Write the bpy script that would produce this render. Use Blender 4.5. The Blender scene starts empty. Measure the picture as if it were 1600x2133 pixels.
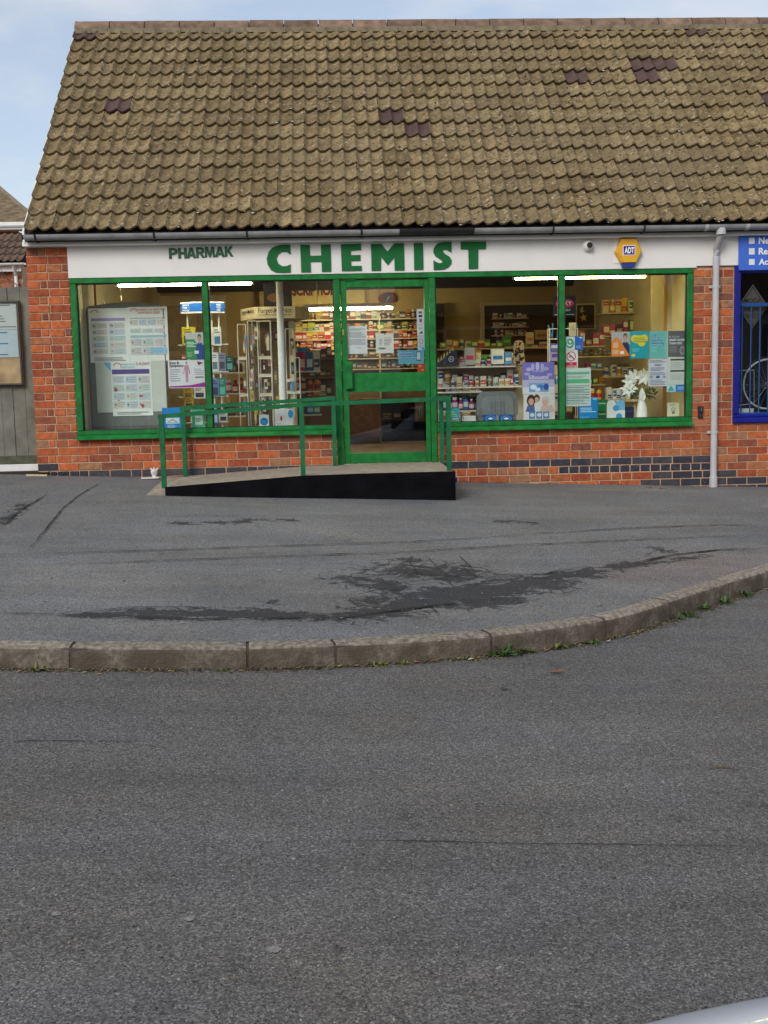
import bpy, math, random
from mathutils import Vector, Matrix, noise

random.seed(7)
SC = bpy.context.scene
COL = SC.collection

# ------------------------------------------------------------------ camera
YAW, PITCH, ROLL = math.radians(2.66), math.radians(6.52), math.radians(-1.23)
CAM = Vector((2.7414, -12.1346, 0.8157))
FPX, PCX, PCY = 2300.0, 800.0, 1066.5          # focal length in photo pixels
FWD = Vector((math.sin(YAW)*math.cos(PITCH), math.cos(YAW)*math.cos(PITCH), -math.sin(PITCH)))
_r = Vector((math.cos(YAW), -math.sin(YAW), 0)); _u = _r.cross(FWD)
RGT = math.cos(ROLL)*_r + math.sin(ROLL)*_u
UPV = -math.sin(ROLL)*_r + math.cos(ROLL)*_u
cd = bpy.data.cameras.new('camera'); co = bpy.data.objects.new('camera', cd); COL.objects.link(co)
cd.sensor_fit = 'HORIZONTAL'; cd.sensor_width = 36.0; cd.lens = 36.0*FPX/1600.0
cd.clip_start = 0.05; cd.clip_end = 3000
m = Matrix((RGT, UPV, -FWD)).transposed().to_4x4(); m.translation = CAM
co.matrix_world = m
SC.camera = co

# ------------------------------------------------------------------ sky, sun, exposure
SUN_DIR = Vector((-0.55, -1.0, 0.72)).normalized()      # towards the sun: behind the viewer's left shoulder
w = bpy.data.worlds.new('World'); SC.world = w; w.use_nodes = True
nt = w.node_tree; nt.nodes.clear()
sky = nt.nodes.new('ShaderNodeTexSky'); sky.sky_type = 'NISHITA'; sky.sun_disc = False
sky.sun_elevation = math.asin(SUN_DIR.z); sky.sun_rotation = math.atan2(SUN_DIR.x, SUN_DIR.y)
sky.air_density = 1.0; sky.dust_density = 1.0; sky.ozone_density = 1.0
tc = nt.nodes.new('ShaderNodeTexCoord')
mp = nt.nodes.new('ShaderNodeMapping'); mp.inputs['Scale'].default_value = (1.3, 1.3, 3.4)
mp.inputs['Location'].default_value = (7.3, 1.6, 0.1)
nz = nt.nodes.new('ShaderNodeTexNoise'); nz.inputs['Scale'].default_value = 2.3; nz.inputs['Detail'].default_value = 6; nz.inputs['Roughness'].default_value = 0.52
rp = nt.nodes.new('ShaderNodeValToRGB'); rp.color_ramp.elements[0].position = 0.40; rp.color_ramp.elements[1].position = 0.60
mx = nt.nodes.new('ShaderNodeMix'); mx.data_type = 'RGBA'
mul = nt.nodes.new('ShaderNodeMath'); mul.operation = 'MULTIPLY_ADD'; mul.inputs[1].default_value = 0.64; mul.inputs[2].default_value = 0.33
bg = nt.nodes.new('ShaderNodeBackground'); bg.inputs['Strength'].default_value = 0.105
ow = nt.nodes.new('ShaderNodeOutputWorld')
nt.links.new(tc.outputs['Generated'], mp.inputs['Vector']); nt.links.new(mp.outputs[0], nz.inputs['Vector'])
nt.links.new(nz.outputs['Fac'], rp.inputs[0]); nt.links.new(rp.outputs[0], mul.inputs[0])
nt.links.new(mul.outputs[0], mx.inputs[0]); nt.links.new(sky.outputs[0], mx.inputs[6])
mx.inputs[7].default_value = (5.3, 5.35, 5.5, 1)
nt.links.new(mx.outputs[2], bg.inputs['Color']); nt.links.new(bg.outputs[0], ow.inputs['Surface'])
sd = bpy.data.lights.new('sun', 'SUN'); so = bpy.data.objects.new('sun', sd); COL.objects.link(so)
sd.energy = 1.5; sd.angle = math.radians(24); sd.color = (1.0, 0.96, 0.90)
so.rotation_euler = SUN_DIR.to_track_quat('Z', 'Y').to_euler(); so.location = (-20, -30, 40)
SC.view_settings.view_transform = 'Standard'; SC.view_settings.look = 'None'
SC.view_settings.exposure = 0.55; SC.view_settings.gamma = 1.0
SC.render.engine = 'CYCLES'
SC.cycles.use_denoising = True
SC.cycles.max_bounces = 8; SC.cycles.diffuse_bounces = 4; SC.cycles.glossy_bounces = 3
SC.cycles.transparent_max_bounces = 12
SC.cycles.sample_clamp_indirect = 6.0

# ------------------------------------------------------------------ helpers
ORG = {}

def at(px, py, Y):
    """world (X, Z) where the sight line through a photo pixel meets the upright plane at depth Y"""
    d = FWD + RGT*((px-PCX)/FPX) + UPV*((PCY-py)/FPX)
    t = (Y-CAM.y)/d.y
    q = CAM + d*t
    return q.x, q.z

def ppm(Y):
    return FPX/(Y-CAM.y)

def pav(x, y):
    return -0.085 - 0.0417*x + 0.0525*min(y, 0.0)
KERB_H = 0.118
def road_z(x, y):
    return -0.085 - 0.0417*max(min(x, 25), -25) + 0.0525*max(y, -14) - KERB_H

def on_ground(px, py, dz=0.0):
    """point on the sloping ground plane (dz below the pavement) seen at a photo pixel"""
    d = FWD + RGT*((px-PCX)/FPX) + UPV*((PCY-py)/FPX)
    t = (-0.085+dz - 0.0417*CAM.x + 0.0525*CAM.y - CAM.z)/(d.z + 0.0417*d.x - 0.0525*d.y)
    return CAM + d*t

def tag(o, label=None, cat=None, group=None, kind=None):
    if label: o['label'] = label
    if cat: o['category'] = cat
    if group: o['group'] = group
    if kind: o['kind'] = kind
    return o

def thing(name, label, cat, loc, group=None):
    o = bpy.data.objects.new(name, None); COL.objects.link(o); o.location = loc
    o.empty_display_size = 0.1
    ORG[o] = Vector(loc)
    return tag(o, label, cat, group)

class MB:
    def __init__(s): s.v = []; s.f = []; s.m = []; s.mats = []
    def mi(s, mat):
        if mat not in s.mats: s.mats.append(mat)
        return s.mats.index(mat)
    def add(s, vs, fs, mat):
        b = len(s.v); s.v += [tuple(p) for p in vs]; k = s.mi(mat)
        for f in fs: s.f.append(tuple(b+i for i in f)); s.m.append(k)
        return s
    def box(s, x0, x1, y0, y1, z0, z1, mat):
        return s.add([(x0,y0,z0),(x1,y0,z0),(x1,y1,z0),(x0,y1,z0),(x0,y0,z1),(x1,y0,z1),(x1,y1,z1),(x0,y1,z1)],
              [(0,3,2,1),(4,5,6,7),(0,1,5,4),(1,2,6,5),(2,3,7,6),(3,0,4,7)], mat)
    def bbox(s, x0, x1, y0, y1, z0, z1, mat, c=0.004):
        """box whose four front (y0) edges are chamfered"""
        v = [(x0+c,y0,z0+c),(x1-c,y0,z0+c),(x1-c,y0,z1-c),(x0+c,y0,z1-c),
             (x0,y0+c,z0),(x1,y0+c,z0),(x1,y0+c,z1),(x0,y0+c,z1),
             (x0,y1,z0),(x1,y1,z0),(x1,y1,z1),(x0,y1,z1)]
        f = [(0,1,2,3)]
        for a in range(4):
            b = (a+1) % 4
            f += [(4+a,4+b,b,a), (8+a,8+b,4+b,4+a)]
        f.append((11,10,9,8))
        return s.add(v, f, mat)
    def prism(s, pts, y0, y1, mat):
        """closed outline in X,Z (counter-clockwise from the front) pushed from y0 (front) to y1"""
        n = len(pts)
        v = [(x,y0,z) for x,z in pts] + [(x,y1,z) for x,z in pts]
        f = [tuple(range(n)), tuple(range(2*n-1, n-1, -1))]
        f += [(i+n, (i+1)%n+n, (i+1)%n, i) for i in range(n)]
        return s.add(v, f, mat)
    def prism_z(s, pts, z0, z1, mat):
        n = len(pts)
        v = [(x,y,z0) for x,y in pts] + [(x,y,z1) for x,y in pts]
        f = [tuple(range(n-1,-1,-1)), tuple(range(n, 2*n))]
        f += [(i, (i+1)%n, (i+1)%n+n, i+n) for i in range(n)]
        return s.add(v, f, mat)
    def tube(s, pts, r, mat, n=8, caps=True):
        pts = [Vector(p) for p in pts]; rr = r if isinstance(r, (list, tuple)) else [r]*len(pts)
        v = []; f = []
        for i, p in enumerate(pts):
            d = (pts[min(i+1, len(pts)-1)] - pts[max(i-1, 0)]).normalized()
            a = d.cross(Vector((0,0,1)) if abs(d.z) < 0.9 else Vector((1,0,0))).normalized(); b = d.cross(a)
            for k in range(n):
                t = 2*math.pi*k/n
                v.append(p + (a*math.cos(t) + b*math.sin(t))*rr[i])
        for i in range(len(pts)-1):
            for k in range(n):
                k2 = (k+1) % n
                f.append((i*n+k, i*n+k2, (i+1)*n+k2, (i+1)*n+k))
        if caps:
            f.append(tuple(range(n-1,-1,-1))); f.append(tuple(range((len(pts)-1)*n, len(pts)*n)))
        return s.add(v, f, mat)
    def bar(s, p, q, w, mat, d=None):
        """square bar from p to q"""
        p, q = Vector(p), Vector(q); d = d or w
        a = (q-p).normalized(); u = a.cross(Vector((0,1,0)))
        u = u.normalized() if u.length > 1e-3 else Vector((1,0,0))
        n = a.cross(u).normalized()
        v = [c + u*w/2*i + n*d/2*j for c in (p, q) for i, j in ((-1,-1),(1,-1),(1,1),(-1,1))]
        return s.add(v, [(0,1,2,3),(7,6,5,4),(0,4,5,1),(1,5,6,2),(2,6,7,3),(3,7,4,0)], mat)
    def lathe(s, prof, cx, cy, cz, mat, n=14, mats=None):
        v = []
        for r, z in prof:
            for k in range(n):
                t = 2*math.pi*k/n; v.append((cx+r*math.cos(t), cy+r*math.sin(t), cz+z))
        b = len(s.v); s.v += v
        for i in range(len(prof)-1):
            k0 = s.mi(mats[i] if mats else mat)
            for k in range(n):
                k2 = (k+1) % n
                s.f.append((b+i*n+k, b+i*n+k2, b+(i+1)*n+k2, b+(i+1)*n+k)); s.m.append(k0)
        k0 = s.mi(mats[-1] if mats else mat)
        s.f.append(tuple(b+(len(prof)-1)*n+k for k in range(n))); s.m.append(k0)
        s.f.append(tuple(b+k for k in range(n-1,-1,-1))); s.m.append(s.mi(mats[0] if mats else mat))
        return s
    def mesh(s, name, org=(0,0,0), smooth=False):
        me = bpy.data.meshes.new(name); o = Vector(org)
        me.from_pydata([tuple(Vector(p)-o) for p in s.v], [], s.f)
        for mt in s.mats: me.materials.append(mt)
        me.polygons.foreach_set('material_index', s.m)
        if smooth: me.polygons.foreach_set('use_smooth', [True]*len(s.f))
        me.update()
        return me
    def build(s, name, parent=None, origin=None, smooth=False, label=None, cat=None, group=None, kind=None):
        if parent is not None:
            org = ORG[parent]; loc = (0,0,0)
        else:
            if origin is None:
                xs, ys, zs = zip(*s.v)
                origin = ((min(xs)+max(xs))/2, (min(ys)+max(ys))/2, min(zs))
            org = Vector(origin); loc = org
        o = bpy.data.objects.new(name, s.mesh(name, org, smooth)); COL.objects.link(o)
        o.location = loc; o.parent = parent; ORG[o] = Vector(org)
        if smooth:
            try:
                md = o.modifiers.new('normals', 'EDGE_SPLIT'); md.split_angle = math.radians(38)
            except Exception: pass
        return tag(o, label, cat, group, kind)

def inst(name, me, loc, parent=None, rot=None, scale=None, mats=None):
    o = bpy.data.objects.new(name, me); COL.objects.link(o)
    o.parent = parent
    o.location = Vector(loc) - (ORG[parent] if parent else Vector((0,0,0)))
    if rot: o.rotation_euler = rot
    if scale: o.scale = scale
    if mats:
        for i, mt in enumerate(mats):
            o.material_slots[i].link = 'OBJECT'; o.material_slots[i].material = mt
    ORG[o] = Vector(loc)
    return o

_capH = {}
def glyphs(s, bold=0.0):
    cu = bpy.data.curves.new('t', 'FONT'); cu.body = s; cu.size = 1.0; cu.offset = bold; cu.resolution_u = 3
    ob = bpy.data.objects.new('t', cu); me = bpy.data.meshes.new_from_object(ob)
    vs = [tuple(v.co) for v in me.vertices]; fs = [tuple(p.vertices) for p in me.polygons]
    bpy.data.objects.remove(ob); bpy.data.curves.remove(cu); bpy.data.meshes.remove(me)
    return vs, fs

def text(mb, s, x, z, y, h, mat, bold=0.0, width=None, center=False, rot=0.0, slope=0.0):
    """flat lettering facing -Y: left end x (or centre), baseline z, capital height h"""
    vs, fs = glyphs(s, bold)
    if not vs: return
    k = h/0.70
    x0 = min(v[0] for v in vs); x1 = max(v[0] for v in vs)
    kx = (width/(x1-x0)) if width else k
    c, sn = math.cos(rot), math.sin(rot)
    out = []
    for v in vs:
        a = (v[0]-x0)*kx - ((x1-x0)*kx/2 if center else 0); b = v[1]*k + a*slope
        out.append((x + a*c - b*sn, y, z + a*sn + b*c))
    mb.add(out, fs, mat)

CN = [((205,200,195),'white'),((170,165,160),'pale grey'),((110,110,112),'grey'),((40,40,44),'black'),((170,40,40),'red'),((190,110,50),'orange'),((190,170,50),'yellow'),((60,130,60),'green'),((40,80,150),'blue'),((60,150,160),'teal'),((150,40,110),'magenta'),((80,55,38),'brown'),((150,160,60),'olive'),((36,50,46),'dark green'),((195,185,150),'cream')]
def cname(c): return min(CN, key=lambda k: sum((a-b)**2 for a, b in zip(k[0], c)))[1]
ORD = ['first','second','third','fourth','fifth','sixth','seventh','eighth','ninth','tenth','eleventh','twelfth','thirteenth','fourteenth','fifteenth','sixteenth','seventeenth','eighteenth','nineteenth','twentieth','21st','22nd','23rd','24th','25th','26th','27th','28th']
# ------------------------------------------------------------------ materials
MATS = {}
def srgb(r, g, b):
    f = lambda c: (c/255/12.92) if c/255 <= 0.04045 else ((c/255+0.055)/1.055)**2.4
    return (f(r), f(g), f(b))

def mat(name, col, rough=0.6, var=0.12, scale=6.0, bump=0.0, bscale=60.0, metal=0.0, spec=0.4, coat=0.0, col2=None, detail=5.0, rnd=0.0):
    if name in MATS: return MATS[name]
    m = bpy.data.materials.new(name); m.use_nodes = True; MATS[name] = m
    n = m.node_tree.nodes; L = m.node_tree.links; p = n['Principled BSDF']
    p.inputs['Roughness'].default_value = rough; p.inputs['Metallic'].default_value = metal
    p.inputs['Specular IOR Level'].default_value = spec
    if coat: p.inputs['Coat Weight'].default_value = coat
    geo = n.new('ShaderNodeNewGeometry')
    no = n.new('ShaderNodeTexNoise'); no.inputs['Scale'].default_value = scale; no.inputs['Detail'].default_value = detail
    L.new(geo.outputs['Position'], no.inputs['Vector'])
    mixn = n.new('ShaderNodeMix'); mixn.data_type = 'RGBA'
    c2 = col2 if col2 else tuple(c*(1+var) for c in col)
    c1 = col if col2 else tuple(c*(1-var) for c in col)
    mixn.inputs[6].default_value = (*c1, 1); mixn.inputs[7].default_value = (*c2, 1)
    r = n.new('ShaderNodeValToRGB'); r.color_ramp.elements[0].position = 0.3; r.color_ramp.elements[1].position = 0.7
    L.new(no.outputs['Fac'], r.inputs[0]); L.new(r.outputs[0], mixn.inputs[0])
    out = mixn.outputs[2]
    if rnd:
        oi = n.new('ShaderNodeObjectInfo'); hs = n.new('ShaderNodeHueSaturation')
        mr = n.new('ShaderNodeMapRange'); mr.inputs[3].default_value = 1-rnd; mr.inputs[4].default_value = 1+rnd
        L.new(oi.outputs['Random'], mr.inputs[0]); L.new(mr.outputs[0], hs.inputs['Value']); L.new(out, hs.inputs['Color'])
        out = hs.outputs[0]
    L.new(out, p.inputs['Base Color'])
    if bump:
        nb = n.new('ShaderNodeTexNoise'); nb.inputs['Scale'].default_value = bscale; nb.inputs['Detail'].default_value = 4
        L.new(geo.outputs['Position'], nb.inputs['Vector'])
        bp = n.new('ShaderNodeBump'); bp.inputs['Strength'].default_value = bump; bp.inputs['Distance'].default_value = 0.01
        L.new(nb.outputs['Fac'], bp.inputs['Height']); L.new(bp.outputs[0], p.inputs['Normal'])
    return m

def ink(r, g, b, rough=0.55):
    """printed or plastic colour given as it would be named on a colour chart"""
    return mat('ink_%d_%d_%d' % (r, g, b), srgb(r, g, b), rough, 0.04, 9.0, spec=0.35)

def emit(name, col, strength):
    m = bpy.data.materials.new(name); m.use_nodes = True; n = m.node_tree.nodes
    p = n['Principled BSDF']; p.inputs['Emission Color'].default_value = (*col, 1); p.inputs['Emission Strength'].default_value = strength
    p.inputs['Base Color'].default_value = (0.8, 0.8, 0.8, 1)
    MATS[name] = m
    return m

def glass(name, tint=(0.93, 0.96, 0.95)):
    m = bpy.data.materials.new(name); m.use_nodes = True; n = m.node_tree.nodes; L = m.node_tree.links; n.clear()
    o = n.new('ShaderNodeOutputMaterial'); t = n.new('ShaderNodeBsdfTransparent'); t.inputs[0].default_value = (*tint, 1)
    g = n.new('ShaderNodeBsdfGlossy'); g.inputs['Roughness'].default_value = 0.004
    fr = n.new('ShaderNodeFresnel'); fr.inputs['IOR'].default_value = 1.4
    geo = n.new('ShaderNodeNewGeometry'); no = n.new('ShaderNodeTexNoise'); no.inputs['Scale'].default_value = 1.6; no.inputs['Detail'].default_value = 1
    io = n.new('ShaderNodeMapRange'); io.inputs[3].default_value = 1.4; io.inputs[4].default_value = 1/1.4      # same reflectance on both faces of the thin pane
    L.new(geo.outputs['Backfacing'], io.inputs[0]); L.new(io.outputs[0], fr.inputs['IOR'])
    bp = n.new('ShaderNodeBump'); bp.inputs['Strength'].default_value = 0.02; bp.inputs['Distance'].default_value = 0.02
    L.new(geo.outputs['Position'], no.inputs['Vector']); L.new(no.outputs['Fac'], bp.inputs['Height']); L.new(bp.outputs[0], g.inputs['Normal'])
    mx = n.new('ShaderNodeMixShader')
    L.new(fr.outputs[0], mx.inputs[0]); L.new(t.outputs[0], mx.inputs[1]); L.new(g.outputs[0], mx.inputs[2]); L.new(mx.outputs[0], o.inputs[0])
    MATS[name] = m
    return m

def nodes_of(m):
    return m.node_tree.nodes, m.node_tree.links, m.node_tree.nodes['Principled BSDF']

def mnode(n, op, a=None, b=None, c=None):
    q = n.new('ShaderNodeMath'); q.operation = op
    for i, v in enumerate((a, b, c)):
        if v is not None and not hasattr(v, 'node'): q.inputs[i].default_value = v
    return q

def asphalt(name, base, light, scale, patch=False, bump=0.5, stain=0.25):
    """worn tarmac: aggregate specks, broad staining and (pavement) patches of exposed dark binder"""
    m = bpy.data.materials.new(name); m.use_nodes = True; MATS[name] = m
    n, L, p = nodes_of(m)
    p.inputs['Roughness'].default_value = 0.88; p.inputs['Specular IOR Level'].default_value = 0.3
    geo = n.new('ShaderNodeNewGeometry')
    vo = n.new('ShaderNodeTexVoronoi'); vo.inputs['Scale'].default_value = scale; L.new(geo.outputs['Position'], vo.inputs['Vector'])
    sep = n.new('ShaderNodeSeparateColor'); L.new(vo.outputs['Color'], sep.inputs[0])
    r1 = n.new('ShaderNodeValToRGB'); e = r1.color_ramp.elements
    e[0].position = 0.0; e[0].color = (*[c*0.42 for c in base], 1); e[1].position = 1.0; e[1].color = (*light, 1)
    k = r1.color_ramp.elements.new(0.35); k.color = (*[c*0.85 for c in base], 1)
    k = r1.color_ramp.elements.new(0.8); k.color = (*[c*1.25 for c in base], 1)
    L.new(sep.outputs[0], r1.inputs[0])
    nf = n.new('ShaderNodeTexNoise'); nf.inputs['Scale'].default_value = scale*0.42; nf.inputs['Detail'].default_value = 6; nf.inputs['Roughness'].default_value = 0.7
    L.new(geo.outputs['Position'], nf.inputs['Vector'])
    rf = n.new('ShaderNodeMapRange'); rf.inputs[1].default_value = 0.35; rf.inputs[2].default_value = 0.65; rf.inputs[3].default_value = 0.70; rf.inputs[4].default_value = 1.26
    L.new(nf.outputs['Fac'], rf.inputs[0])
    nb = n.new('ShaderNodeTexNoise'); nb.inputs['Scale'].default_value = 0.9; nb.inputs['Detail'].default_value = 7; nb.inputs['Roughness'].default_value = 0.62
    L.new(geo.outputs['Position'], nb.inputs['Vector'])
    rb = n.new('ShaderNodeMapRange'); rb.inputs[1].default_value = 0.3; rb.inputs[2].default_value = 0.7; rb.inputs[3].default_value = 1-stain; rb.inputs[4].default_value = 1+stain
    L.new(nb.outputs['Fac'], rb.inputs[0])
    mu = n.new('ShaderNodeMath'); mu.operation = 'MULTIPLY'; L.new(rf.outputs[0], mu.inputs[0]); L.new(rb.outputs[0], mu.inputs[1])
    hs = n.new('ShaderNodeHueSaturation'); L.new(r1.outputs[0], hs.inputs['Color']); L.new(mu.outputs[0], hs.inputs['Value'])
    out = hs.outputs[0]
    # warm / cool drift
    nw = n.new('ShaderNodeTexNoise'); nw.inputs['Scale'].default_value = 1.7; nw.inputs['Detail'].default_value = 4
    L.new(geo.outputs['Position'], nw.inputs['Vector'])
    tint = n.new('ShaderNodeMix'); tint.data_type = 'RGBA'; tint.blend_type = 'MULTIPLY'; tint.inputs[0].default_value = 1
    tr = n.new('ShaderNodeValToRGB'); tr.color_ramp.elements[0].position = 0.36; tr.color_ramp.elements[0].color = (0.985, 1.0, 1.02, 1)
    tr.color_ramp.elements[1].position = 0.66; tr.color_ramp.elements[1].color = (1.03, 1.0, 0.945, 1)
    L.new(nw.outputs['Fac'], tr.inputs[0]); L.new(out, tint.inputs[6]); L.new(tr.outputs[0], tint.inputs[7]); out = tint.outputs[2]
    # streaks along the street, sparse dark spots and pale grit
    ms = n.new('ShaderNodeMapping'); ms.inputs['Scale'].default_value = (0.45, 2.6, 1); L.new(geo.outputs['Position'], ms.inputs['Vector'])
    ns = n.new('ShaderNodeTexNoise'); ns.inputs['Scale'].default_value = 1.5; ns.inputs['Detail'].default_value = 8; ns.inputs['Roughness'].default_value = 0.66; L.new(ms.outputs[0], ns.inputs['Vector'])
    rs_ = n.new('ShaderNodeMapRange'); rs_.inputs[1].default_value = 0.32; rs_.inputs[2].default_value = 0.68; rs_.inputs[3].default_value = 0.86; rs_.inputs[4].default_value = 1.12; L.new(ns.outputs['Fac'], rs_.inputs[0])
    nd = n.new('ShaderNodeTexNoise'); nd.inputs['Scale'].default_value = 4.6; nd.inputs['Detail'].default_value = 5; nd.inputs['Roughness'].default_value = 0.7; L.new(geo.outputs['Position'], nd.inputs['Vector'])
    rd_ = n.new('ShaderNodeMapRange'); rd_.inputs[1].default_value = 0.62; rd_.inputs[2].default_value = 0.74; rd_.inputs[3].default_value = 1.0; rd_.inputs[4].default_value = 0.62; L.new(nd.outputs['Fac'], rd_.inputs[0])
    vg = n.new('ShaderNodeTexVoronoi'); vg.inputs['Scale'].default_value = 30; L.new(geo.outputs['Position'], vg.inputs['Vector'])
    sg = n.new('ShaderNodeSeparateColor'); L.new(vg.outputs['Color'], sg.inputs[0])
    g1 = n.new('ShaderNodeMapRange'); g1.inputs[1].default_value = 0.16; g1.inputs[2].default_value = 0.09; g1.inputs[4].default_value = 0.9; L.new(vg.outputs['Distance'], g1.inputs[0])
    g2 = n.new('ShaderNodeMath'); g2.operation = 'GREATER_THAN'; g2.inputs[1].default_value = 0.80; L.new(sg.outputs[1], g2.inputs[0])
    g3 = n.new('ShaderNodeMath'); g3.operation = 'MULTIPLY'; L.new(g1.outputs[0], g3.inputs[0]); L.new(g2.outputs[0], g3.inputs[1])
    mm = n.new('ShaderNodeMath'); mm.operation = 'MULTIPLY'; L.new(rs_.outputs[0], mm.inputs[0]); L.new(rd_.outputs[0], mm.inputs[1])
    ma = n.new('ShaderNodeMath'); ma.operation = 'ADD'; L.new(mm.outputs[0], ma.inputs[0]); L.new(g3.outputs[0], ma.inputs[1])
    h2 = n.new('ShaderNodeHueSaturation'); L.new(out, h2.inputs['Color']); L.new(ma.outputs[0], h2.inputs['Value']); out = h2.outputs[0]
    hsrc = nf.outputs['Fac']
    if patch:
        av = n.new('ShaderNodeAttribute'); av.attribute_name = 'patch'
        n2 = n.new('ShaderNodeTexNoise'); n2.inputs['Scale'].default_value = 6.0; n2.inputs['Detail'].default_value = 9; n2.inputs['Roughness'].default_value = 0.68; n2.inputs['Distortion'].default_value = 0.6
        mpn = n.new('ShaderNodeMapping'); mpn.inputs['Scale'].default_value = (0.8, 1.0, 1)
        L.new(geo.outputs['Position'], mpn.inputs['Vector']); L.new(mpn.outputs[0], n2.inputs['Vector'])
        a1 = n.new('ShaderNodeMath'); a1.operation = 'MULTIPLY_ADD'; a1.inputs[1].default_value = 3.0; a1.inputs[2].default_value = -1.5
        L.new(n2.outputs['Fac'], a1.inputs[0])
        a2 = n.new('ShaderNodeMath'); a2.operation = 'ADD'; L.new(av.outputs['Fac'], a2.inputs[0]); L.new(a1.outputs[0], a2.inputs[1])
        rr = n.new('ShaderNodeMapRange'); rr.inputs[1].default_value = 0.45; rr.inputs[2].default_value = 0.62; L.new(a2.outputs[0], rr.inputs[0])
        # keep the noise from inventing patches far away from the worn zones
        gate = n.new('ShaderNodeMapRange'); gate.inputs[1].default_value = 0.12; gate.inputs[2].default_value = 0.3; L.new(av.outputs['Fac'], gate.inputs[0])
        gm = n.new('ShaderNodeMath'); gm.operation = 'MULTIPLY'; L.new(rr.outputs[0], gm.inputs[0]); L.new(gate.outputs[0], gm.inputs[1])
        # crazing round the worn zones
        nv = n.new('ShaderNodeTexNoise'); nv.inputs['Scale'].default_value = 5; nv.inputs['Detail'].default_value = 3; L.new(geo.outputs['Position'], nv.inputs['Vector'])
        wv = n.new('ShaderNodeVectorMath'); wv.operation = 'MULTIPLY_ADD'; wv.inputs[1].default_value = (0.35, 0.35, 0.35); L.new(nv.outputs['Color'], wv.inputs[0]); L.new(mpn.outputs[0], wv.inputs[2])
        ve = n.new('ShaderNodeTexVoronoi'); ve.feature = 'DISTANCE_TO_EDGE'; ve.inputs['Scale'].default_value = 5.0; L.new(wv.outputs[0], ve.inputs['Vector'])
        ce = n.new('ShaderNodeMapRange'); ce.inputs[1].default_value = 0.06; ce.inputs[2].default_value = 0.02; L.new(ve.outputs['Distance'], ce.inputs[0])
        cg = n.new('ShaderNodeMapRange'); cg.inputs[1].default_value = 0.10; cg.inputs[2].default_value = 0.30; L.new(av.outputs['Fac'], cg.inputs[0])
        cm = n.new('ShaderNodeMath'); cm.operation = 'MULTIPLY'; L.new(ce.outputs[0], cm.inputs[0]); L.new(cg.outputs[0], cm.inputs[1])
        mxm = n.new('ShaderNodeMath'); mxm.operation = 'MAXIMUM'; L.new(cm.outputs[0], mxm.inputs[0]); L.new(gm.outputs[0], mxm.inputs[1]); gm = mxm
        dk = n.new('ShaderNodeMix'); dk.data_type = 'RGBA'; dk.blend_type = 'MULTIPLY'
        L.new(gm.outputs[0], dk.inputs[0]); L.new(out, dk.inputs[6]); dk.inputs[7].default_value = (0.27, 0.27, 0.29, 1); out = dk.outputs[2]
        sb = n.new('ShaderNodeMath'); sb.operation = 'MULTIPLY_ADD'; sb.inputs[1].default_value = -0.9
        L.new(gm.outputs[0], sb.inputs[0]); L.new(nf.outputs['Fac'], sb.inputs[2]); hsrc = sb.outputs[0]
        ar = n.new('ShaderNodeAttribute'); ar.attribute_name = 'rosy'
        rd = n.new('ShaderNodeMix'); rd.data_type = 'RGBA'; rd.blend_type = 'MULTIPLY'
        L.new(ar.outputs['Fac'], rd.inputs[0]); L.new(out, rd.inputs[6]); rd.inputs[7].default_value = (1.16, 0.98, 0.93, 1); out = rd.outputs[2]
    L.new(out, p.inputs['Base Color'])
    b1 = n.new('ShaderNodeBump'); b1.inputs['Strength'].default_value = bump; b1.inputs['Distance'].default_value = 0.006
    L.new(hsrc, b1.inputs['Height'])
    L.new(b1.outputs[0], p.inputs['Normal'])
    return m

M_ROAD = asphalt('road_tarmac', (0.108, 0.105, 0.104), (0.22, 0.215, 0.21), 190.0, bump=0.6, stain=0.14)
M_PAVE = asphalt('pavement_tarmac', (0.148, 0.150, 0.154), (0.24, 0.24, 0.235), 190.0, patch=True, bump=0.4, stain=0.20)
M_EARTH = mat('earth', (0.10, 0.09, 0.06), 0.95, 0.3, 0.6, 0.5, 8)

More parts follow.
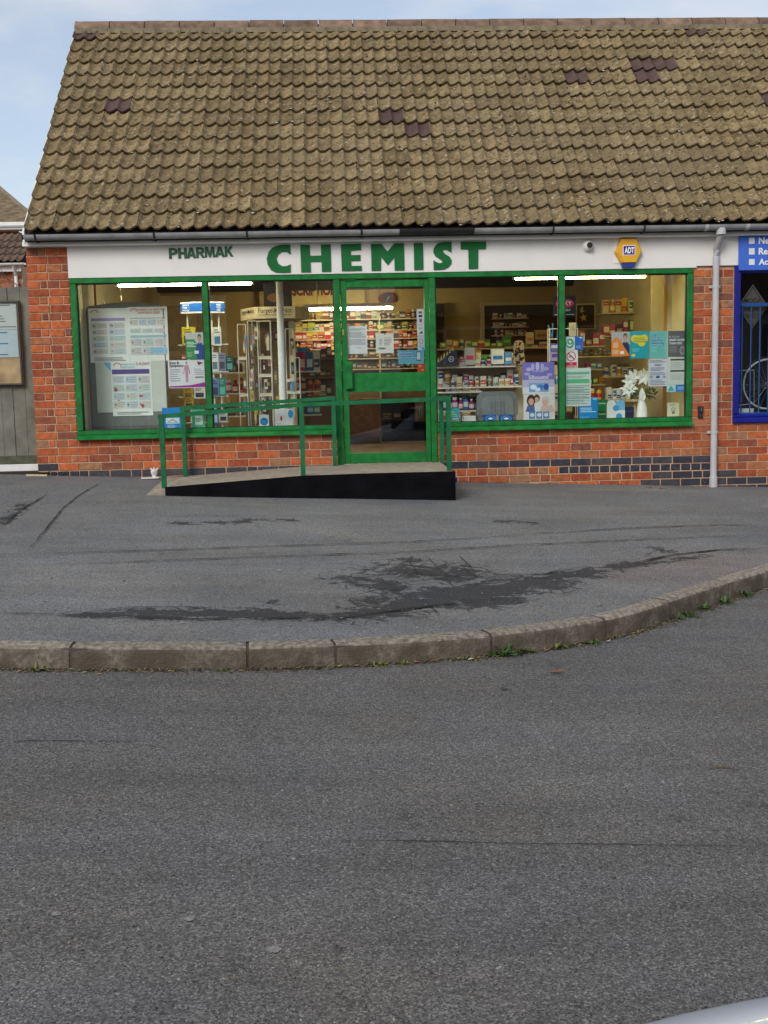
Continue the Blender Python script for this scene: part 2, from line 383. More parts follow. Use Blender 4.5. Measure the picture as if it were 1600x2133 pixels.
def brick_mat(name, stops, attr=False, bump=0.55):
    m = bpy.data.materials.new(name); m.use_nodes = True; MATS[name] = m
    n, L, p = nodes_of(m); p.inputs['Roughness'].default_value = 0.85; p.inputs['Specular IOR Level'].default_value = 0.25
    if attr:
        src = n.new('ShaderNodeAttribute'); src.attribute_name = 'rnd'; s0 = src.outputs['Fac']
    else:
        src = n.new('ShaderNodeObjectInfo'); s0 = src.outputs['Random']
    r = n.new('ShaderNodeValToRGB'); r.color_ramp.interpolation = 'CONSTANT'
    els = r.color_ramp.elements
    for i, (pos, c) in enumerate(stops):
        el = els[i] if i < 2 else els.new(pos)
        el.position = pos; el.color = (*c, 1)
    L.new(s0, r.inputs[0])
    geo = n.new('ShaderNodeNewGeometry')
    no = n.new('ShaderNodeTexNoise'); no.inputs['Scale'].default_value = 16; no.inputs['Detail'].default_value = 6; no.inputs['Roughness'].default_value = 0.65
    L.new(geo.outputs['Position'], no.inputs['Vector'])
    mr = n.new('ShaderNodeMapRange'); mr.inputs[1].default_value = 0.3; mr.inputs[2].default_value = 0.72; mr.inputs[3].default_value = 0.66; mr.inputs[4].default_value = 1.36
    L.new(no.outputs['Fac'], mr.inputs[0])
    hs = n.new('ShaderNodeHueSaturation'); L.new(r.outputs[0], hs.inputs['Color']); L.new(mr.outputs[0], hs.inputs['Value'])
    # pale bloom and soot in blotches with their own shape
    nb = n.new('ShaderNodeTexNoise'); nb.inputs['Scale'].default_value = 34; nb.inputs['Detail'].default_value = 3
    L.new(geo.outputs['Position'], nb.inputs['Vector'])
    rb = n.new('ShaderNodeMapRange'); rb.inputs[1].default_value = 0.62; rb.inputs[2].default_value = 0.78; rb.inputs[4].default_value = 0.35
    L.new(nb.outputs['Fac'], rb.inputs[0])
    mxx = n.new('ShaderNodeMix'); mxx.data_type = 'RGBA'; L.new(rb.outputs[0], mxx.inputs[0]); L.new(hs.outputs[0], mxx.inputs[6]); mxx.inputs[7].default_value = (0.30, 0.22, 0.16, 1)
    L.new(mxx.outputs[2], p.inputs['Base Color'])
    b1 = n.new('ShaderNodeBump'); b1.inputs['Strength'].default_value = bump; b1.inputs['Distance'].default_value = 0.006
    n3 = n.new('ShaderNodeTexNoise'); n3.inputs['Scale'].default_value = 70; n3.inputs['Detail'].default_value = 5
    L.new(geo.outputs['Position'], n3.inputs['Vector']); L.new(n3.outputs['Fac'], b1.inputs['Height']); L.new(b1.outputs[0], p.inputs['Normal'])
    return m

RED = [(0.0, (0.37, 0.090, 0.035)), (0.14, (0.29, 0.068, 0.030)), (0.28, (0.42, 0.112, 0.042)), (0.42, (0.32, 0.098, 0.042)),
       (0.54, (0.24, 0.072, 0.038)), (0.64, (0.45, 0.122, 0.042)), (0.74, (0.35, 0.130, 0.062)), (0.86, (0.29, 0.145, 0.078)), (0.94, (0.20, 0.075, 0.048))]
BLUE = [(0.0, (0.040, 0.040, 0.052)), (0.3, (0.055, 0.052, 0.062)), (0.6, (0.034, 0.036, 0.050)), (0.8, (0.075, 0.062, 0.062))]
M_BRICK = brick_mat('red_brick', RED); M_BRICK_S = brick_mat('red_brick_joined', RED, True)
M_BLUE = brick_mat('blue_brick', BLUE, bump=0.3)
M_MORTAR = mat('mortar', (0.50, 0.315, 0.205), 0.95, 0.2, 14, 0.6, 90)

def tile_mat(name, attr):
    m = bpy.data.materials.new(name); m.use_nodes = True; MATS[name] = m
    n, L, p = nodes_of(m); p.inputs['Roughness'].default_value = 0.92; p.inputs['Specular IOR Level'].default_value = 0.2
    geo = n.new('ShaderNodeNewGeometry')
    if attr:
        src = n.new('ShaderNodeAttribute'); src.attribute_name = 'rnd'; s0 = src.outputs['Fac']
    else:
        src = n.new('ShaderNodeObjectInfo'); s0 = src.outputs['Random']
    r = n.new('ShaderNodeValToRGB'); e = r.color_ramp.elements
    e[0].color = (0.160, 0.116, 0.056, 1); e[1].color = (0.270, 0.200, 0.104, 1)
    k = e.new(0.5); k.color = (0.215, 0.158, 0.078, 1)
    L.new(s0, r.inputs[0])
    n1 = n.new('ShaderNodeTexNoise'); n1.inputs['Scale'].default_value = 10; n1.inputs['Detail'].default_value = 7; n1.inputs['Roughness'].default_value = 0.7
    L.new(geo.outputs['Position'], n1.inputs['Vector'])
    mr = n.new('ShaderNodeMapRange'); mr.inputs[1].default_value = 0.3; mr.inputs[2].default_value = 0.7; mr.inputs[3].default_value = 0.42; mr.inputs[4].default_value = 1.5
    L.new(n1.outputs['Fac'], mr.inputs[0])
    hs = n.new('ShaderNodeHueSaturation'); L.new(r.outputs[0], hs.inputs['Color']); L.new(mr.outputs[0], hs.inputs['Value'])
    # broad drift: greyer weathering across the slope
    n4 = n.new('ShaderNodeTexNoise'); n4.inputs['Scale'].default_value = 0.7; n4.inputs['Detail'].default_value = 3
    L.new(geo.outputs['Position'], n4.inputs['Vector'])
    m4 = n.new('ShaderNodeMapRange'); m4.inputs[1].default_value = 0.35; m4.inputs[2].default_value = 0.65; m4.inputs[4].default_value = 0.5
    L.new(n4.outputs['Fac'], m4.inputs[0])
    mx4 = n.new('ShaderNodeMix'); mx4.data_type = 'RGBA'; L.new(m4.outputs[0], mx4.inputs[0]); L.new(hs.outputs[0], mx4.inputs[6]); mx4.inputs[7].default_value = (0.19, 0.15, 0.088, 1)
    # lichen: pale small blotches
    v = n.new('ShaderNodeTexNoise'); v.inputs['Scale'].default_value = 21; v.inputs['Detail'].default_value = 3; v.inputs['Distortion'].default_value = 0.8
    L.new(geo.outputs['Position'], v.inputs['Vector'])
    rl = n.new('ShaderNodeMapRange'); rl.inputs[1].default_value = 0.625; rl.inputs[2].default_value = 0.68; rl.inputs[4].default_value = 0.8
    L.new(v.outputs['Fac'], rl.inputs[0])
    mx1 = n.new('ShaderNodeMix'); mx1.data_type = 'RGBA'; L.new(rl.outputs[0], mx1.inputs[0]); L.new(mx4.outputs[2], mx1.inputs[6]); mx1.inputs[7].default_value = (0.42, 0.38, 0.28, 1)
    # dark moss flecks
    v2 = n.new('ShaderNodeTexNoise'); v2.inputs['Scale'].default_value = 27; v2.inputs['Detail'].default_value = 4
    off = n.new('ShaderNodeVectorMath'); off.operation = 'ADD'; off.inputs[1].default_value = (7.3, 2.1, 5.5)
    L.new(geo.outputs['Position'], off.inputs[0]); L.new(off.outputs[0], v2.inputs['Vector'])
    rm = n.new('ShaderNodeMapRange'); rm.inputs[1].default_value = 0.59; rm.inputs[2].default_value = 0.64; rm.inputs[4].default_value = 0.85
    L.new(v2.outputs['Fac'], rm.inputs[0])
    mx2 = n.new('ShaderNodeMix'); mx2.data_type = 'RGBA'; L.new(rm.outputs[0], mx2.inputs[0]); L.new(mx1.outputs[2], mx2.inputs[6]); mx2.inputs[7].default_value = (0.055, 0.044, 0.026, 1)
    L.new(mx2.outputs[2], p.inputs['Base Color'])
    b1 = n.new('ShaderNodeBump'); b1.inputs['Strength'].default_value = 0.9; b1.inputs['Distance'].default_value = 0.016
    n3 = n.new('ShaderNodeTexNoise'); n3.inputs['Scale'].default_value = 45; n3.inputs['Detail'].default_value = 5
    L.new(geo.outputs['Position'], n3.inputs['Vector']); L.new(n3.outputs['Fac'], b1.inputs['Height']); L.new(b1.outputs[0], p.inputs['Normal'])
    return m
M_TILE = tile_mat('concrete_roof_tile', False); M_TILE_S = tile_mat('concrete_roof_tile_joined', True)
M_TILE_RED = mat('new_roof_tile', (0.080, 0.046, 0.037), 0.8, 0.25, 12, 0.4, 60, rnd=0.15)
M_RIDGE = mat('ridge_tile_clay', (0.18, 0.118, 0.082), 0.9, 0.4, 9, 0.6, 50, rnd=0.25)
M_FELT = mat('roof_felt', (0.03, 0.027, 0.023), 0.9)
M_WHITE = mat('white_panel', (0.70, 0.68, 0.65), 0.55, 0.05, 2.5, 0.08, 20)
M_UPVC = mat('white_paint', (0.75, 0.74, 0.71), 0.45, 0.06, 3)
M_GREEN = mat('green_frame_paint', (0.010, 0.145, 0.030), 0.45, 0.30, 11, 0.12, 45, spec=0.22, detail=8)
M_GREEN2 = mat('green_rail_paint', (0.010, 0.120, 0.045), 0.45, 0.25, 9, 0.15, 60, spec=0.22)
M_LETTER = mat('green_letter', (0.008, 0.125, 0.032), 0.55, 0.1, 6, spec=0.2)
M_GUTTER = mat('grey_gutter_plastic', (0.26, 0.26, 0.27), 0.5, 0.2, 7, 0.1, 30)
M_PIPE = mat('grey_downpipe_plastic', (0.44, 0.44, 0.45), 0.45, 0.1, 5)
M_BLACK = mat('black_plastic', (0.018, 0.018, 0.02), 0.5)
M_BLACKP = mat('black_bitumen_paint', (0.0045, 0.0045, 0.006), 0.8, 0.5, 5, 0.25, 30, spec=0.05)
M_CONC = mat('ramp_concrete', (0.30, 0.26, 0.205), 0.9, 0.25, 14, 0.6, 60)
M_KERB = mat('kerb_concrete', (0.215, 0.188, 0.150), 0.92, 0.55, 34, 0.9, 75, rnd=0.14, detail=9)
def kerb_shade_grime(m):
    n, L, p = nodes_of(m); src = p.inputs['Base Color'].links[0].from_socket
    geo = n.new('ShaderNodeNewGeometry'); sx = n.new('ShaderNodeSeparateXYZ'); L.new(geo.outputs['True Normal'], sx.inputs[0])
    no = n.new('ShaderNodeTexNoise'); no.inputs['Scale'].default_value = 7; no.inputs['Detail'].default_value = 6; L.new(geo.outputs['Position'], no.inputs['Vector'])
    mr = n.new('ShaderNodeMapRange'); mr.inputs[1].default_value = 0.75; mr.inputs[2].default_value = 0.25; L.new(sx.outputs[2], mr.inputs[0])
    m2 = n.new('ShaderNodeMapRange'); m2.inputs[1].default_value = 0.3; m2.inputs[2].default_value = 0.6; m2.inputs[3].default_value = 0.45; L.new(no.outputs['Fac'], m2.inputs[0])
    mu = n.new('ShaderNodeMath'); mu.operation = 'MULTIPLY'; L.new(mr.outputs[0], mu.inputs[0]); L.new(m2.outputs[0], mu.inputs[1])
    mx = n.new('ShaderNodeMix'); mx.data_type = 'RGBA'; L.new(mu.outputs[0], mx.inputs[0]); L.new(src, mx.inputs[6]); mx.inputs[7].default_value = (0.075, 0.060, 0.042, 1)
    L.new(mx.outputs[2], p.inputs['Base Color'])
kerb_shade_grime(M_KERB)      # upright sides darkened in colour: painted shade mottled with splash dirt and algae
M_CREAM = mat('cream_wall', (0.52, 0.45, 0.29), 0.7, 0.06, 3)
M_TAN = mat('tan_back_wall', (0.42, 0.30, 0.12), 0.75, 0.06, 2)
M_CEIL = mat('ceiling_paint', (0.44, 0.34, 0.18), 0.8)
M_FLOOR = mat('shop_floor_vinyl', (0.26, 0.17, 0.095), 0.5, 0.2, 4)
M_WOOD = mat('counter_wood', (0.24, 0.095, 0.040), 0.5, 0.3, 5)
M_SHELFW = mat('white_shelf', (0.72, 0.69, 0.62), 0.45)
M_SHELFB = mat('cream_shelf', (0.55, 0.46, 0.30), 0.5)
M_GREYB = mat('grey_board', (0.17, 0.175, 0.165), 0.75, 0.08, 4)
M_WIRE = mat('white_wire', (0.72, 0.68, 0.60), 0.4)
M_GLASS = glass('window_glass'); M_GLASSD = glass('door_glass', (0.86, 0.89, 0.88))
M_FENCE = mat('weathered_fence', (0.155, 0.150, 0.122), 0.9, 0.28, 5, 0.4, 30, rnd=0.12)
M_BLUEP = mat('blue_paint', (0.006, 0.010, 0.20), 0.35, 0.15, 6)
M_BLUEBAR = mat('bright_blue_bar', (0.012, 0.085, 0.34), 0.4, 0.1, 6)
M_CHROME = mat('silver_metal', (0.62, 0.62, 0.64), 0.25, 0.05, 6, metal=0.9)
M_TYRE = mat('tyre_rubber', (0.02, 0.02, 0.02), 0.8)

# ------------------------------------------------------------------ ground
def build_ground():
    mb = MB()      # far ground sheet
    mb.add([(-400,-400,-1.75),(400,-400,-1.75),(400,400,-1.75),(-400,400,-1.75)], [(0,1,2,3)], M_EARTH)
    mb.build('ground', origin=(0,0,-1.75), kind='structure')
    # raised plot that carries the buildings
    mb = MB()
    xs = [-60,-25,-12,-6,12,25,60]; ys = [0.02, 4, 12, 30, 60]
    v = [(x, y, -0.095 - 0.0417*max(min(x,25),-25)) for y in ys for x in xs]; nx = len(xs)
    f = [(j*nx+i, j*nx+i+1, (j+1)*nx+i+1, (j+1)*nx+i) for j in range(len(ys)-1) for i in range(nx-1)]
    mb.add(v, f, M_EARTH); mb.build('terrain', origin=(0,10,0), kind='structure')
    # road
    mb = MB()
    xs = [-120,-60,-25,-12,-6,0,6,12,25,60,120]; ys = [-34,-24,-18,-14,-10,-7,-4,-2]
    v = [(x, y, road_z(x, y)) for y in ys for x in xs]; nx = len(xs)
    f = [(j*nx+i, j*nx+i+1, (j+1)*nx+i+1, (j+1)*nx+i) for j in range(len(ys)-1) for i in range(nx-1)]
    mb.add(v, f, M_ROAD); mb.build('road', origin=(0,-10,-0.8), kind='structure')

# kerb line: front top edge, from the photograph, taken onto the sloping ground
KP = [(-30,-6.35),(-12,-6.40),(-4,-6.44),(1.015,-6.500),(1.371,-6.504),(2.277,-6.477),(2.738,-6.419),(3.599,-6.196),(4.330,-5.843),(4.852,-5.390),(5.428,-4.835),(5.823,-4.480),(6.6,-3.75),(7.6,-3.1),(9.0,-2.6),(14,-2.3),(40,-2.2)]
def kerb_path():
    out = []
    for i in range(len(KP)-1):
        p0 = Vector(KP[max(i-1,0)]); p1 = Vector(KP[i]); p2 = Vector(KP[i+1]); p3 = Vector(KP[min(i+2,len(KP)-1)])
        n = 1 if (p2-p1).length > 4 else 8
        for k in range(n):
            t = k/n
            if n == 1: out.append(p1.copy()); continue
            # non-uniform-safe hermite
            m1 = (p2-p0)*( (p2-p1).length/((p2-p1).length+(p1-p0).length+1e-6)); m2 = (p3-p1)*((p2-p1).length/((p3-p2).length+(p2-p1).length+1e-6))
            h = (2*t**3-3*t**2+1)*p1 + (t**3-2*t**2+t)*m1 + (-2*t**3+3*t**2)*p2 + (t**3-t**2)*m2
            out.append(h)
    out.append(Vector(KP[-1]))
    return out
KPATH = kerb_path()
KS = [0.0]
for i in range(1, len(KPATH)): KS.append(KS[-1] + (KPATH[i]-KPATH[i-1]).length)
def kpt(s):
    i = 0
    while i < len(KS)-2 and KS[i+1] < s: i += 1
    t = (s-KS[i])/(KS[i+1]-KS[i]); return KPATH[i].lerp(KPATH[i+1], t)
def kdir(s):
    return (kpt(s+0.03)-kpt(s-0.03)).normalized()
def ks_at_x(x):
    i = 0
    while i < len(KPATH)-2 and KPATH[i+1].x < x: i += 1
    t = (x-KPATH[i].x)/(KPATH[i+1].x-KPATH[i].x); return KS[i] + t*(KS[i+1]-KS[i])

PATCHES = [  # worn zones as (px,py,px,py,radius m, strength): lines of exposed binder across the pavement
 (150,1280,330,1276,0.05,0.72),(300,1277,560,1278,0.08,0.92),(540,1280,760,1284,0.06,0.86),(740,1282,900,1258,0.10,0.85),(800,1262,1010,1240,0.16,0.88),
 (880,1245,1130,1215,0.15,0.90),(840,1185,950,1200,0.22,0.66),(735,1205,870,1235,0.14,0.66),(930,1180,1060,1212,0.12,0.62),(1100,1215,1240,1190,0.10,0.85),(1200,1200,1330,1172,0.07,0.8),(1300,1178,1470,1158,0.035,0.72),
 (370,1088,500,1088,0.06,0.72),(520,1082,610,1083,0.05,0.66),(560,1252,562,1254,0.05,0.7),(1360,1140,1400,1150,0.05,0.55),
 (20,1075,60,1045,0.05,0.6),(0,1090,40,1062,0.05,0.62),(850,1165,900,1180,0.08,0.62),(1040,1086,1110,1089,0.04,0.66)]

def build_pavement():
    import bisect
    segs = []
    for a, b, c, d, r, s in PATCHES:
        p = on_ground(a, b); q = on_ground(c, d); segs.append((Vector((p.x, p.y)), Vector((q.x, q.y)), r, s))
    rosy = [(on_ground(1500,1180), 0.55), (on_ground(1330,1195), 0.30)]
    # columns along the kerb, rows from kerb to wall
    ss = [KS[0], ks_at_x(-12), ks_at_x(-6)] + [ks_at_x(-3 + 0.045*i) for i in range(int(14.0/0.045))] + [ks_at_x(14), KS[-1]]
    nr = 110
    v = []; pa = []; ro = []
    for s in ss:
        p = kpt(s); d = kdir(s); nrm = Vector((-d.y, d.x))
        b = p + nrm*0.118
        top = Vector((b.x + (0.0), 0.03))
        # far end of each column: straight back to the wall line
        for j in range(nr+1):
            t = (j/nr); x = b.x; y = b.y + (0.03-b.y)*t
            z = pav(x, y) + 0.0
            w_ = 0.0
            if -3 < x < 11:
                z += 0.005*noise.noise((x*0.9, y*0.9, 3)) - 0.004
            q = Vector((x, y)); best = 0
            for A, B, r, st in segs:
                ab = B-A; l2 = ab.length_squared; u = max(0, min(1, (q-A).dot(ab)/l2)) if l2 > 0 else 0
                dist = (q-(A+ab*u)).length
                k = st*math.exp(-(dist/(r*1.6))**2)
                if k > best: best = k
            v.append((x, y, z)); pa.append(best)
            ro.append(min(0.8, sum(math.exp(-((q-Vector((c.x, c.y))).length/rr)**2) for c, rr in rosy)))
    n1 = nr+1
    f = [(i*n1+j, (i+1)*n1+j, (i+1)*n1+j+1, i*n1+j+1) for i in range(len(ss)-1) for j in range(nr)]
    mb = MB(); mb.add(v, f, M_PAVE)
    o = mb.build('pavement', origin=(2, -3, -0.3), smooth=False, kind='structure')
    me = o.data; me.polygons.foreach_set('use_smooth', [True]*len(me.polygons))
    a = me.attributes.new('patch', 'FLOAT', 'POINT'); a.data.foreach_set('value', pa)
    a = me.attributes.new('rosy', 'FLOAT', 'POINT'); a.data.foreach_set('value', ro)
    return o

M_CRACK = mat('crack_dark_filler', (0.016, 0.016, 0.016), 0.95, 0.4, 30)  # dark fill tone of the cracks
def crack(pxs, width, parent, dz=0.0, jit=0.012, name='crack'):
    """thin irregular strip of dirt-filled joint lying on the ground"""
    pts = []
    P = [on_ground(a, b, dz) for a, b in pxs]
    for i in range(len(P)-1):
        n = max(2, int((P[i+1]-P[i]).length/0.05))
        for k in range(n): pts.append(P[i].lerp(P[i+1], k/n))
    pts.append(P[-1])
    v = []; L = len(pts)
    for i, p in enumerate(pts):
        d = (pts[min(i+1,L-1)]-pts[max(i-1,0)]); d.z = 0; d.normalize(); nn = Vector((-d.y, d.x, 0))
        off = noise.noise((p.x*3.1, p.y*3.1, 1.7))*jit*2 + (random.random()-0.5)*jit*0.7
        ww = width*(0.25 + 1.1*abs(noise.noise((p.x*6, p.y*6, 9)))+0.35*random.random())*min(1, 0.2+4*min(i, L-1-i)/L)
        c = p + nn*off
        base = (lambda x, y: (pav(x, y)+0.0065)) if dz == 0 else (lambda x, y: road_z(x, y)+0.004)
        for s in (-1, 1):
            q = c + nn*ww*s/2; v.append((q.x, q.y, base(q.x, q.y)))
    f = [(2*i, 2*i+2, 2*i+3, 2*i+1) for i in range(L-1)]
    mb = MB(); mb.add(v, f, M_CRACK)
    return mb.build(name, parent)

def build_kerb():
    root = MB()
    # concrete bed under the stones carries the group
    v = []; f = []
    s0, s1 = ks_at_x(-20), ks_at_x(16); N = 140
    for i in range(N+1):
        s = s0 + (s1-s0)*i/N; p = kpt(s); d = kdir(s); nn = Vector((-d.y, d.x)); q = p + nn*0.118
        for c in (p+nn*0.012, q): v += [(c.x, c.y, pav(c.x, c.y)-0.30), (c.x, c.y, pav(c.x, c.y)-0.012)]
    for i in range(N):
        a = 4*i; b = a+4
        f += [(a, b, b+1, a+1), (a+1, b+1, b+3, a+3), (a+3, b+3, b+2, a+2)]
    root.add(v, f, mat('kerb_bedding', (0.07,0.06,0.045), 0.95))
    k = root.build('kerb', origin=(2, -6.4, -0.6), kind='structure')
    prof = [(0.012,-0.26),(0.006,-0.02+0.0),(0.0,-0.035),(0.004,-0.018),(0.014,-0.006),(0.028,-0.001),(0.118,0.002),(0.118,-0.2)]
    prof = [(-0.004,-0.26),(0.000,-0.10),(0.002,-0.032),(0.007,-0.014),(0.018,-0.003),(0.034,0.002),(0.120,0.004),(0.120,-0.2)]
    joints = [ks_at_x(x) for x in (-3.2,-2.29,-1.38,-0.46,0.45,1.371,2.277,2.738,3.599,4.330,4.852,5.428,6.05,6.7,7.4,8.2,9.0)]
    for i in range(len(joints)-1):
        a, b = joints[i]+0.008, joints[i+1]-0.008
        n = 7; v = []; f = []
        dzz = random.uniform(-0.004, 0.004); skew = random.uniform(-0.004, 0.004)
        for j in range(n+1):
            s = a+(b-a)*j/n; p = kpt(s); d = kdir(s); nn = Vector((-d.y, d.x))
            e = 0.006 if j in (0, n) else 0.0
            for u, h in prof:
                c = p + nn*(u + e*(1 if h > -0.15 and u < 0.1 else 0) + skew*(j/n-0.5)*2)
                c0 = p + nn*0.06
                v.append((c.x, c.y, pav(c0.x, c0.y) + h + dzz - (e*0.7 if h > -0.05 else 0) + 0.0018*noise.noise((c.x*9, c.y*9, h*9))))
        m_ = len(prof)
        for j in range(n):
            for q in range(m_-1): f.append((j*m_+q, (j+1)*m_+q, (j+1)*m_+q+1, j*m_+q+1))
        f.append(tuple(range(m_-1, -1, -1))); f.append(tuple(range(n*m_, n*m_+m_)))
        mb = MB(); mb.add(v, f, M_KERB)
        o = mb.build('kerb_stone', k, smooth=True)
    return k

build_ground()
PAVEMENT = build_pavement()
KERB = build_kerb()
ROAD = bpy.data.objects['road']
for pts, wd in [
    ([(0,1156),(120,1153),(300,1148),(520,1140),(800,1131),(1000,1122),(1140,1110)], 0.016),
    ([(60,1178),(300,1170),(560,1160),(800,1153),(1010,1140),(1250,1128),(1600,1114)], 0.016),
    ([(1120,1112),(1300,1102),(1500,1094),(1600,1097)], 0.018),
    ([(55,1150),(90,1110),(130,1060),(165,1032),(215,1003)], 0.024),
    ([(0,1102),(45,1062),(100,1030)], 0.03),
    ([(0,1279),(150,1282)], 0.014),([(150,1282),(420,1290),(700,1288),(1000,1252),(1060,1244)], 0.02),
    ([(150,1280),(260,1268),(380,1265),(450,1268)], 0.016),
    ([(1320,1172),(1400,1158),(1500,1146),(1600,1142)], 0.024),([(1330,1130),(1370,1145),(1420,1162)], 0.014),([(1340,1160),(1385,1140)], 0.012),
    ([(1030,1085),(1075,1086),(1110,1090)], 0.02),([(1110,1092),(1155,1103)], 0.012),
    ([(700,1204),(760,1200),(850,1195),(960,1200),(1100,1205),(1200,1200)], 0.014),([(955,1158),(990,1190)], 0.012),([(890,1160),(935,1205)], 0.016),
    ([(720,1215),(790,1228),(860,1232)], 0.016),([(850,1165),(870,1195),(960,1215)], 0.014),([(1000,1198),(1130,1197),(1230,1180)], 0.014),
    ([(1030,1204),(1100,1214)], 0.012),([(960,1178),(985,1198),(1040,1212)], 0.012)]:
    lvl = abs(pts[-1][1]-pts[0][1]) < 0.12*abs(pts[-1][0]-pts[0][0]); crack(pts, wd*(1.4 if lvl else 0.8), PAVEMENT, jit=0.010 if lvl else 0.006)
crack([(640,1754),(800,1752),(1000,1756),(1300,1759),(1600,1763)], 0.006, ROAD, -KERB_H, 0.006)
crack([(0,1545),(180,1545),(330,1546)], 0.008, ROAD, -KERB_H, 0.004)

# ------------------------------------------------------------------ shop building
BLD = thing('shop_building', 'single storey red brick chemist shop with brown tiled roof and green shopfront', 'shop', (3.4, 3.0, -0.2))
X_L, X_R = -0.445, 12.0
CH = 0.0849; ZT = 2.348
def wall_mesh():
    mb = MB(); y0 = 0.0055; y1 = 0.23
    mb.box(X_L, 0.0, y0, y1, -0.6, 2.348, M_MORTAR)               # left pier
    mb.box(0.0, 2.835, y0, y1-0.05, -0.6, 0.303, M_MORTAR)        # below left window
    mb.box(3.90, 6.75, y0, y1-0.05, -0.6, 0.303, M_MORTAR)        # below right window
    mb.box(6.75, 7.215, y0, y1, -0.6, 2.35, M_MORTAR)             # pier between the shops
    mb.box(7.215, X_R, y0, y1-0.05, -0.7, 0.33, M_MORTAR)
    mb.box(10.2, X_R, y0, y1, 0.33, 2.35, M_MORTAR)
    mb.box(0.0, 2.835, 0.05, y1, 2.035, 2.42, M_MORTAR); mb.box(2.835, 10.2, 0.05, y1, 2.05, 2.42, M_MORTAR)
    mb.box(2.835, 3.90, y0+0.02, y1, -0.6, -0.062, M_MORTAR)
    # gable and rear walls
    mb.box(X_L, X_L+0.22, y1, 6.3, -0.6, 2.35, M_BRICK_S)
    mb.prism([(0,0)], 0, 0, M_BRICK_S) if False else None
    mb.box(X_L, X_R, 6.3, 6.5, -0.6, 2.70, M_BRICK_S)
    mb.box(X_R-0.2, X_R, y1, 6.3, -0.6, 2.35, M_BRICK_S)
    return mb.build('wall', BLD)
WALL = wall_mesh()
# gable triangles
mb = MB()
for x0 in (X_L, X_R-0.2):
    v = [(x, y, z) for x in (x0, x0+0.2) for y, z in ((0.0,2.42),(6.3,2.42),(3.05,5.25))]
    mb.add(v, [(0,2,1),(3,4,5),(0,1,4,3),(1,2,5,4),(2,0,3,5)], M_BRICK_S)
mb.build('gable', BLD)

def brick_mesh(L, H, seed):
    rr = random.Random(seed); mb = MB(); c = 0.006
    j = lambda a: a + rr.uniform(-0.0025, 0.0025)
    x, z = L/2, H/2; y0, y1 = -0.004, 0.03
    v = [(j(-x+c),y0,j(-z+c)),(j(x-c),y0,j(-z+c)),(j(x-c),y0,j(z-c)),(j(-x+c),y0,j(z-c)),
         (j(-x),y0+c,j(-z)),(j(x),y0+c,j(-z)),(j(x),y0+c,j(z)),(j(-x),y0+c,j(z)),(-x,y1,-z),(x,y1,-z),(x,y1,z),(-x,y1,z)]
    f = [(0,1,2,3)]
    for a in range(4):
        b = (a+1) % 4; f += [(4+a,4+b,b,a),(8+a,8+b,4+b,4+a)]
    mb.add(v, f, M_BRICK); return mb.mesh('brick')
BM = [brick_mesh(1.0, 1.0, s) for s in range(5)]
BR = []     # (x0,x1,z0,z1,blue)
def lay(x0, x1, k, pattern, start=0.0, blue=None):
    """one course: bricks of the pattern lengths from x0 to x1"""
    zt = ZT - k*CH; zb = zt - CH
    x = x0 - start; i = 0; J = 0.0135
    while x < x1 - 0.02:
        L = pattern[i % len(pattern)]; a, b = max(x, x0), min(x+L, x1)
        if b - a > 0.035:
            BR.append((a+(J/2 if a > x0+1e-4 else 0.0), b-J/2, zb+J/2, zt-J/2, bool(blue and blue(a, b, k))))
        x += L; i += 1
S_, H_, Q_ = 0.229, 0.1145, 0.066
for k in range(0, 30):
    lay(X_L, 0.0, k, [0.2225, 0.2225] if k % 2 else ([H_, H_*0.8, S_*0.7, H_] if k % 4 else [0.13, 0.075, 0.13, 0.11]), 0, blue=lambda a, b, k: (k == 27 and a < -0.3) or k >= 28)
for k in range(24, 31):
    st = (0.0 if k % 2 else S_/2) + (0.02*k % 0.03)
    lay(0.0, 2.825, k, [S_] if k not in (25, 28) else [S_, S_, S_, H_, S_, S_], st, blue=lambda a, b, k: k >= 28)
for k in range(24, 34):
    st = (0.02 if k % 2 else S_/2)
    pat = [S_]
    if k == 29: pat = [H_]
    if k == 30: pat = [S_, H_, H_, S_, S_]
    def blu(a, b, k):
        if k == 28: return a > 3.9
        if k == 29: return a > 5.2
        if k == 30: return a > 6.3 or a < 4.1
        if k == 31: return a > 6.1
        return k >= 32 and a > 5.9
    lay(3.905, 6.755 if k < 24 else 6.99, k, pat, st, blue=blu)
for k in range(4, 24):
    lay(6.757, 7.205, k, [0.232, 0.22] if k % 2 else [0.125, 0.075, 0.13, 0.12], 0)
for k in range(24, 34):
    lay(6.99, 8.0, k, [S_], 0.06 if k % 2 else 0.06+S_/2, blue=lambda a, b, k: (k == 30 and a < 7.25) or k >= 31)
cand = []
for b in BR:
    cx = (b[0]+b[1])/2
    if b[3] < pav(cx, 0)-0.0: continue
    cand.append(b)
vis = [b for b in cand if b[0] < 7.66]
vis.sort(key=lambda b: -(b[1]-b[0]))
parts, rest = vis[:300], vis[300:] + [b for b in cand if b[0] >= 7.66]
for b in parts:
    o = inst('brick', random.choice(BM), ((b[0]+b[1])/2, random.uniform(-0.002, 0.0025), (b[2]+b[3])/2), WALL, scale=(b[1]-b[0], 1, b[3]-b[2]),
             mats=[M_BLUE if b[4] else M_BRICK])
mb = MB(); rn = []
for b in rest:
    mb.bbox(b[0], b[1], -0.004, 0.03, b[2], b[3], M_BLUE if b[4] else M_BRICK_S, 0.006); rn += [random.random()]*12
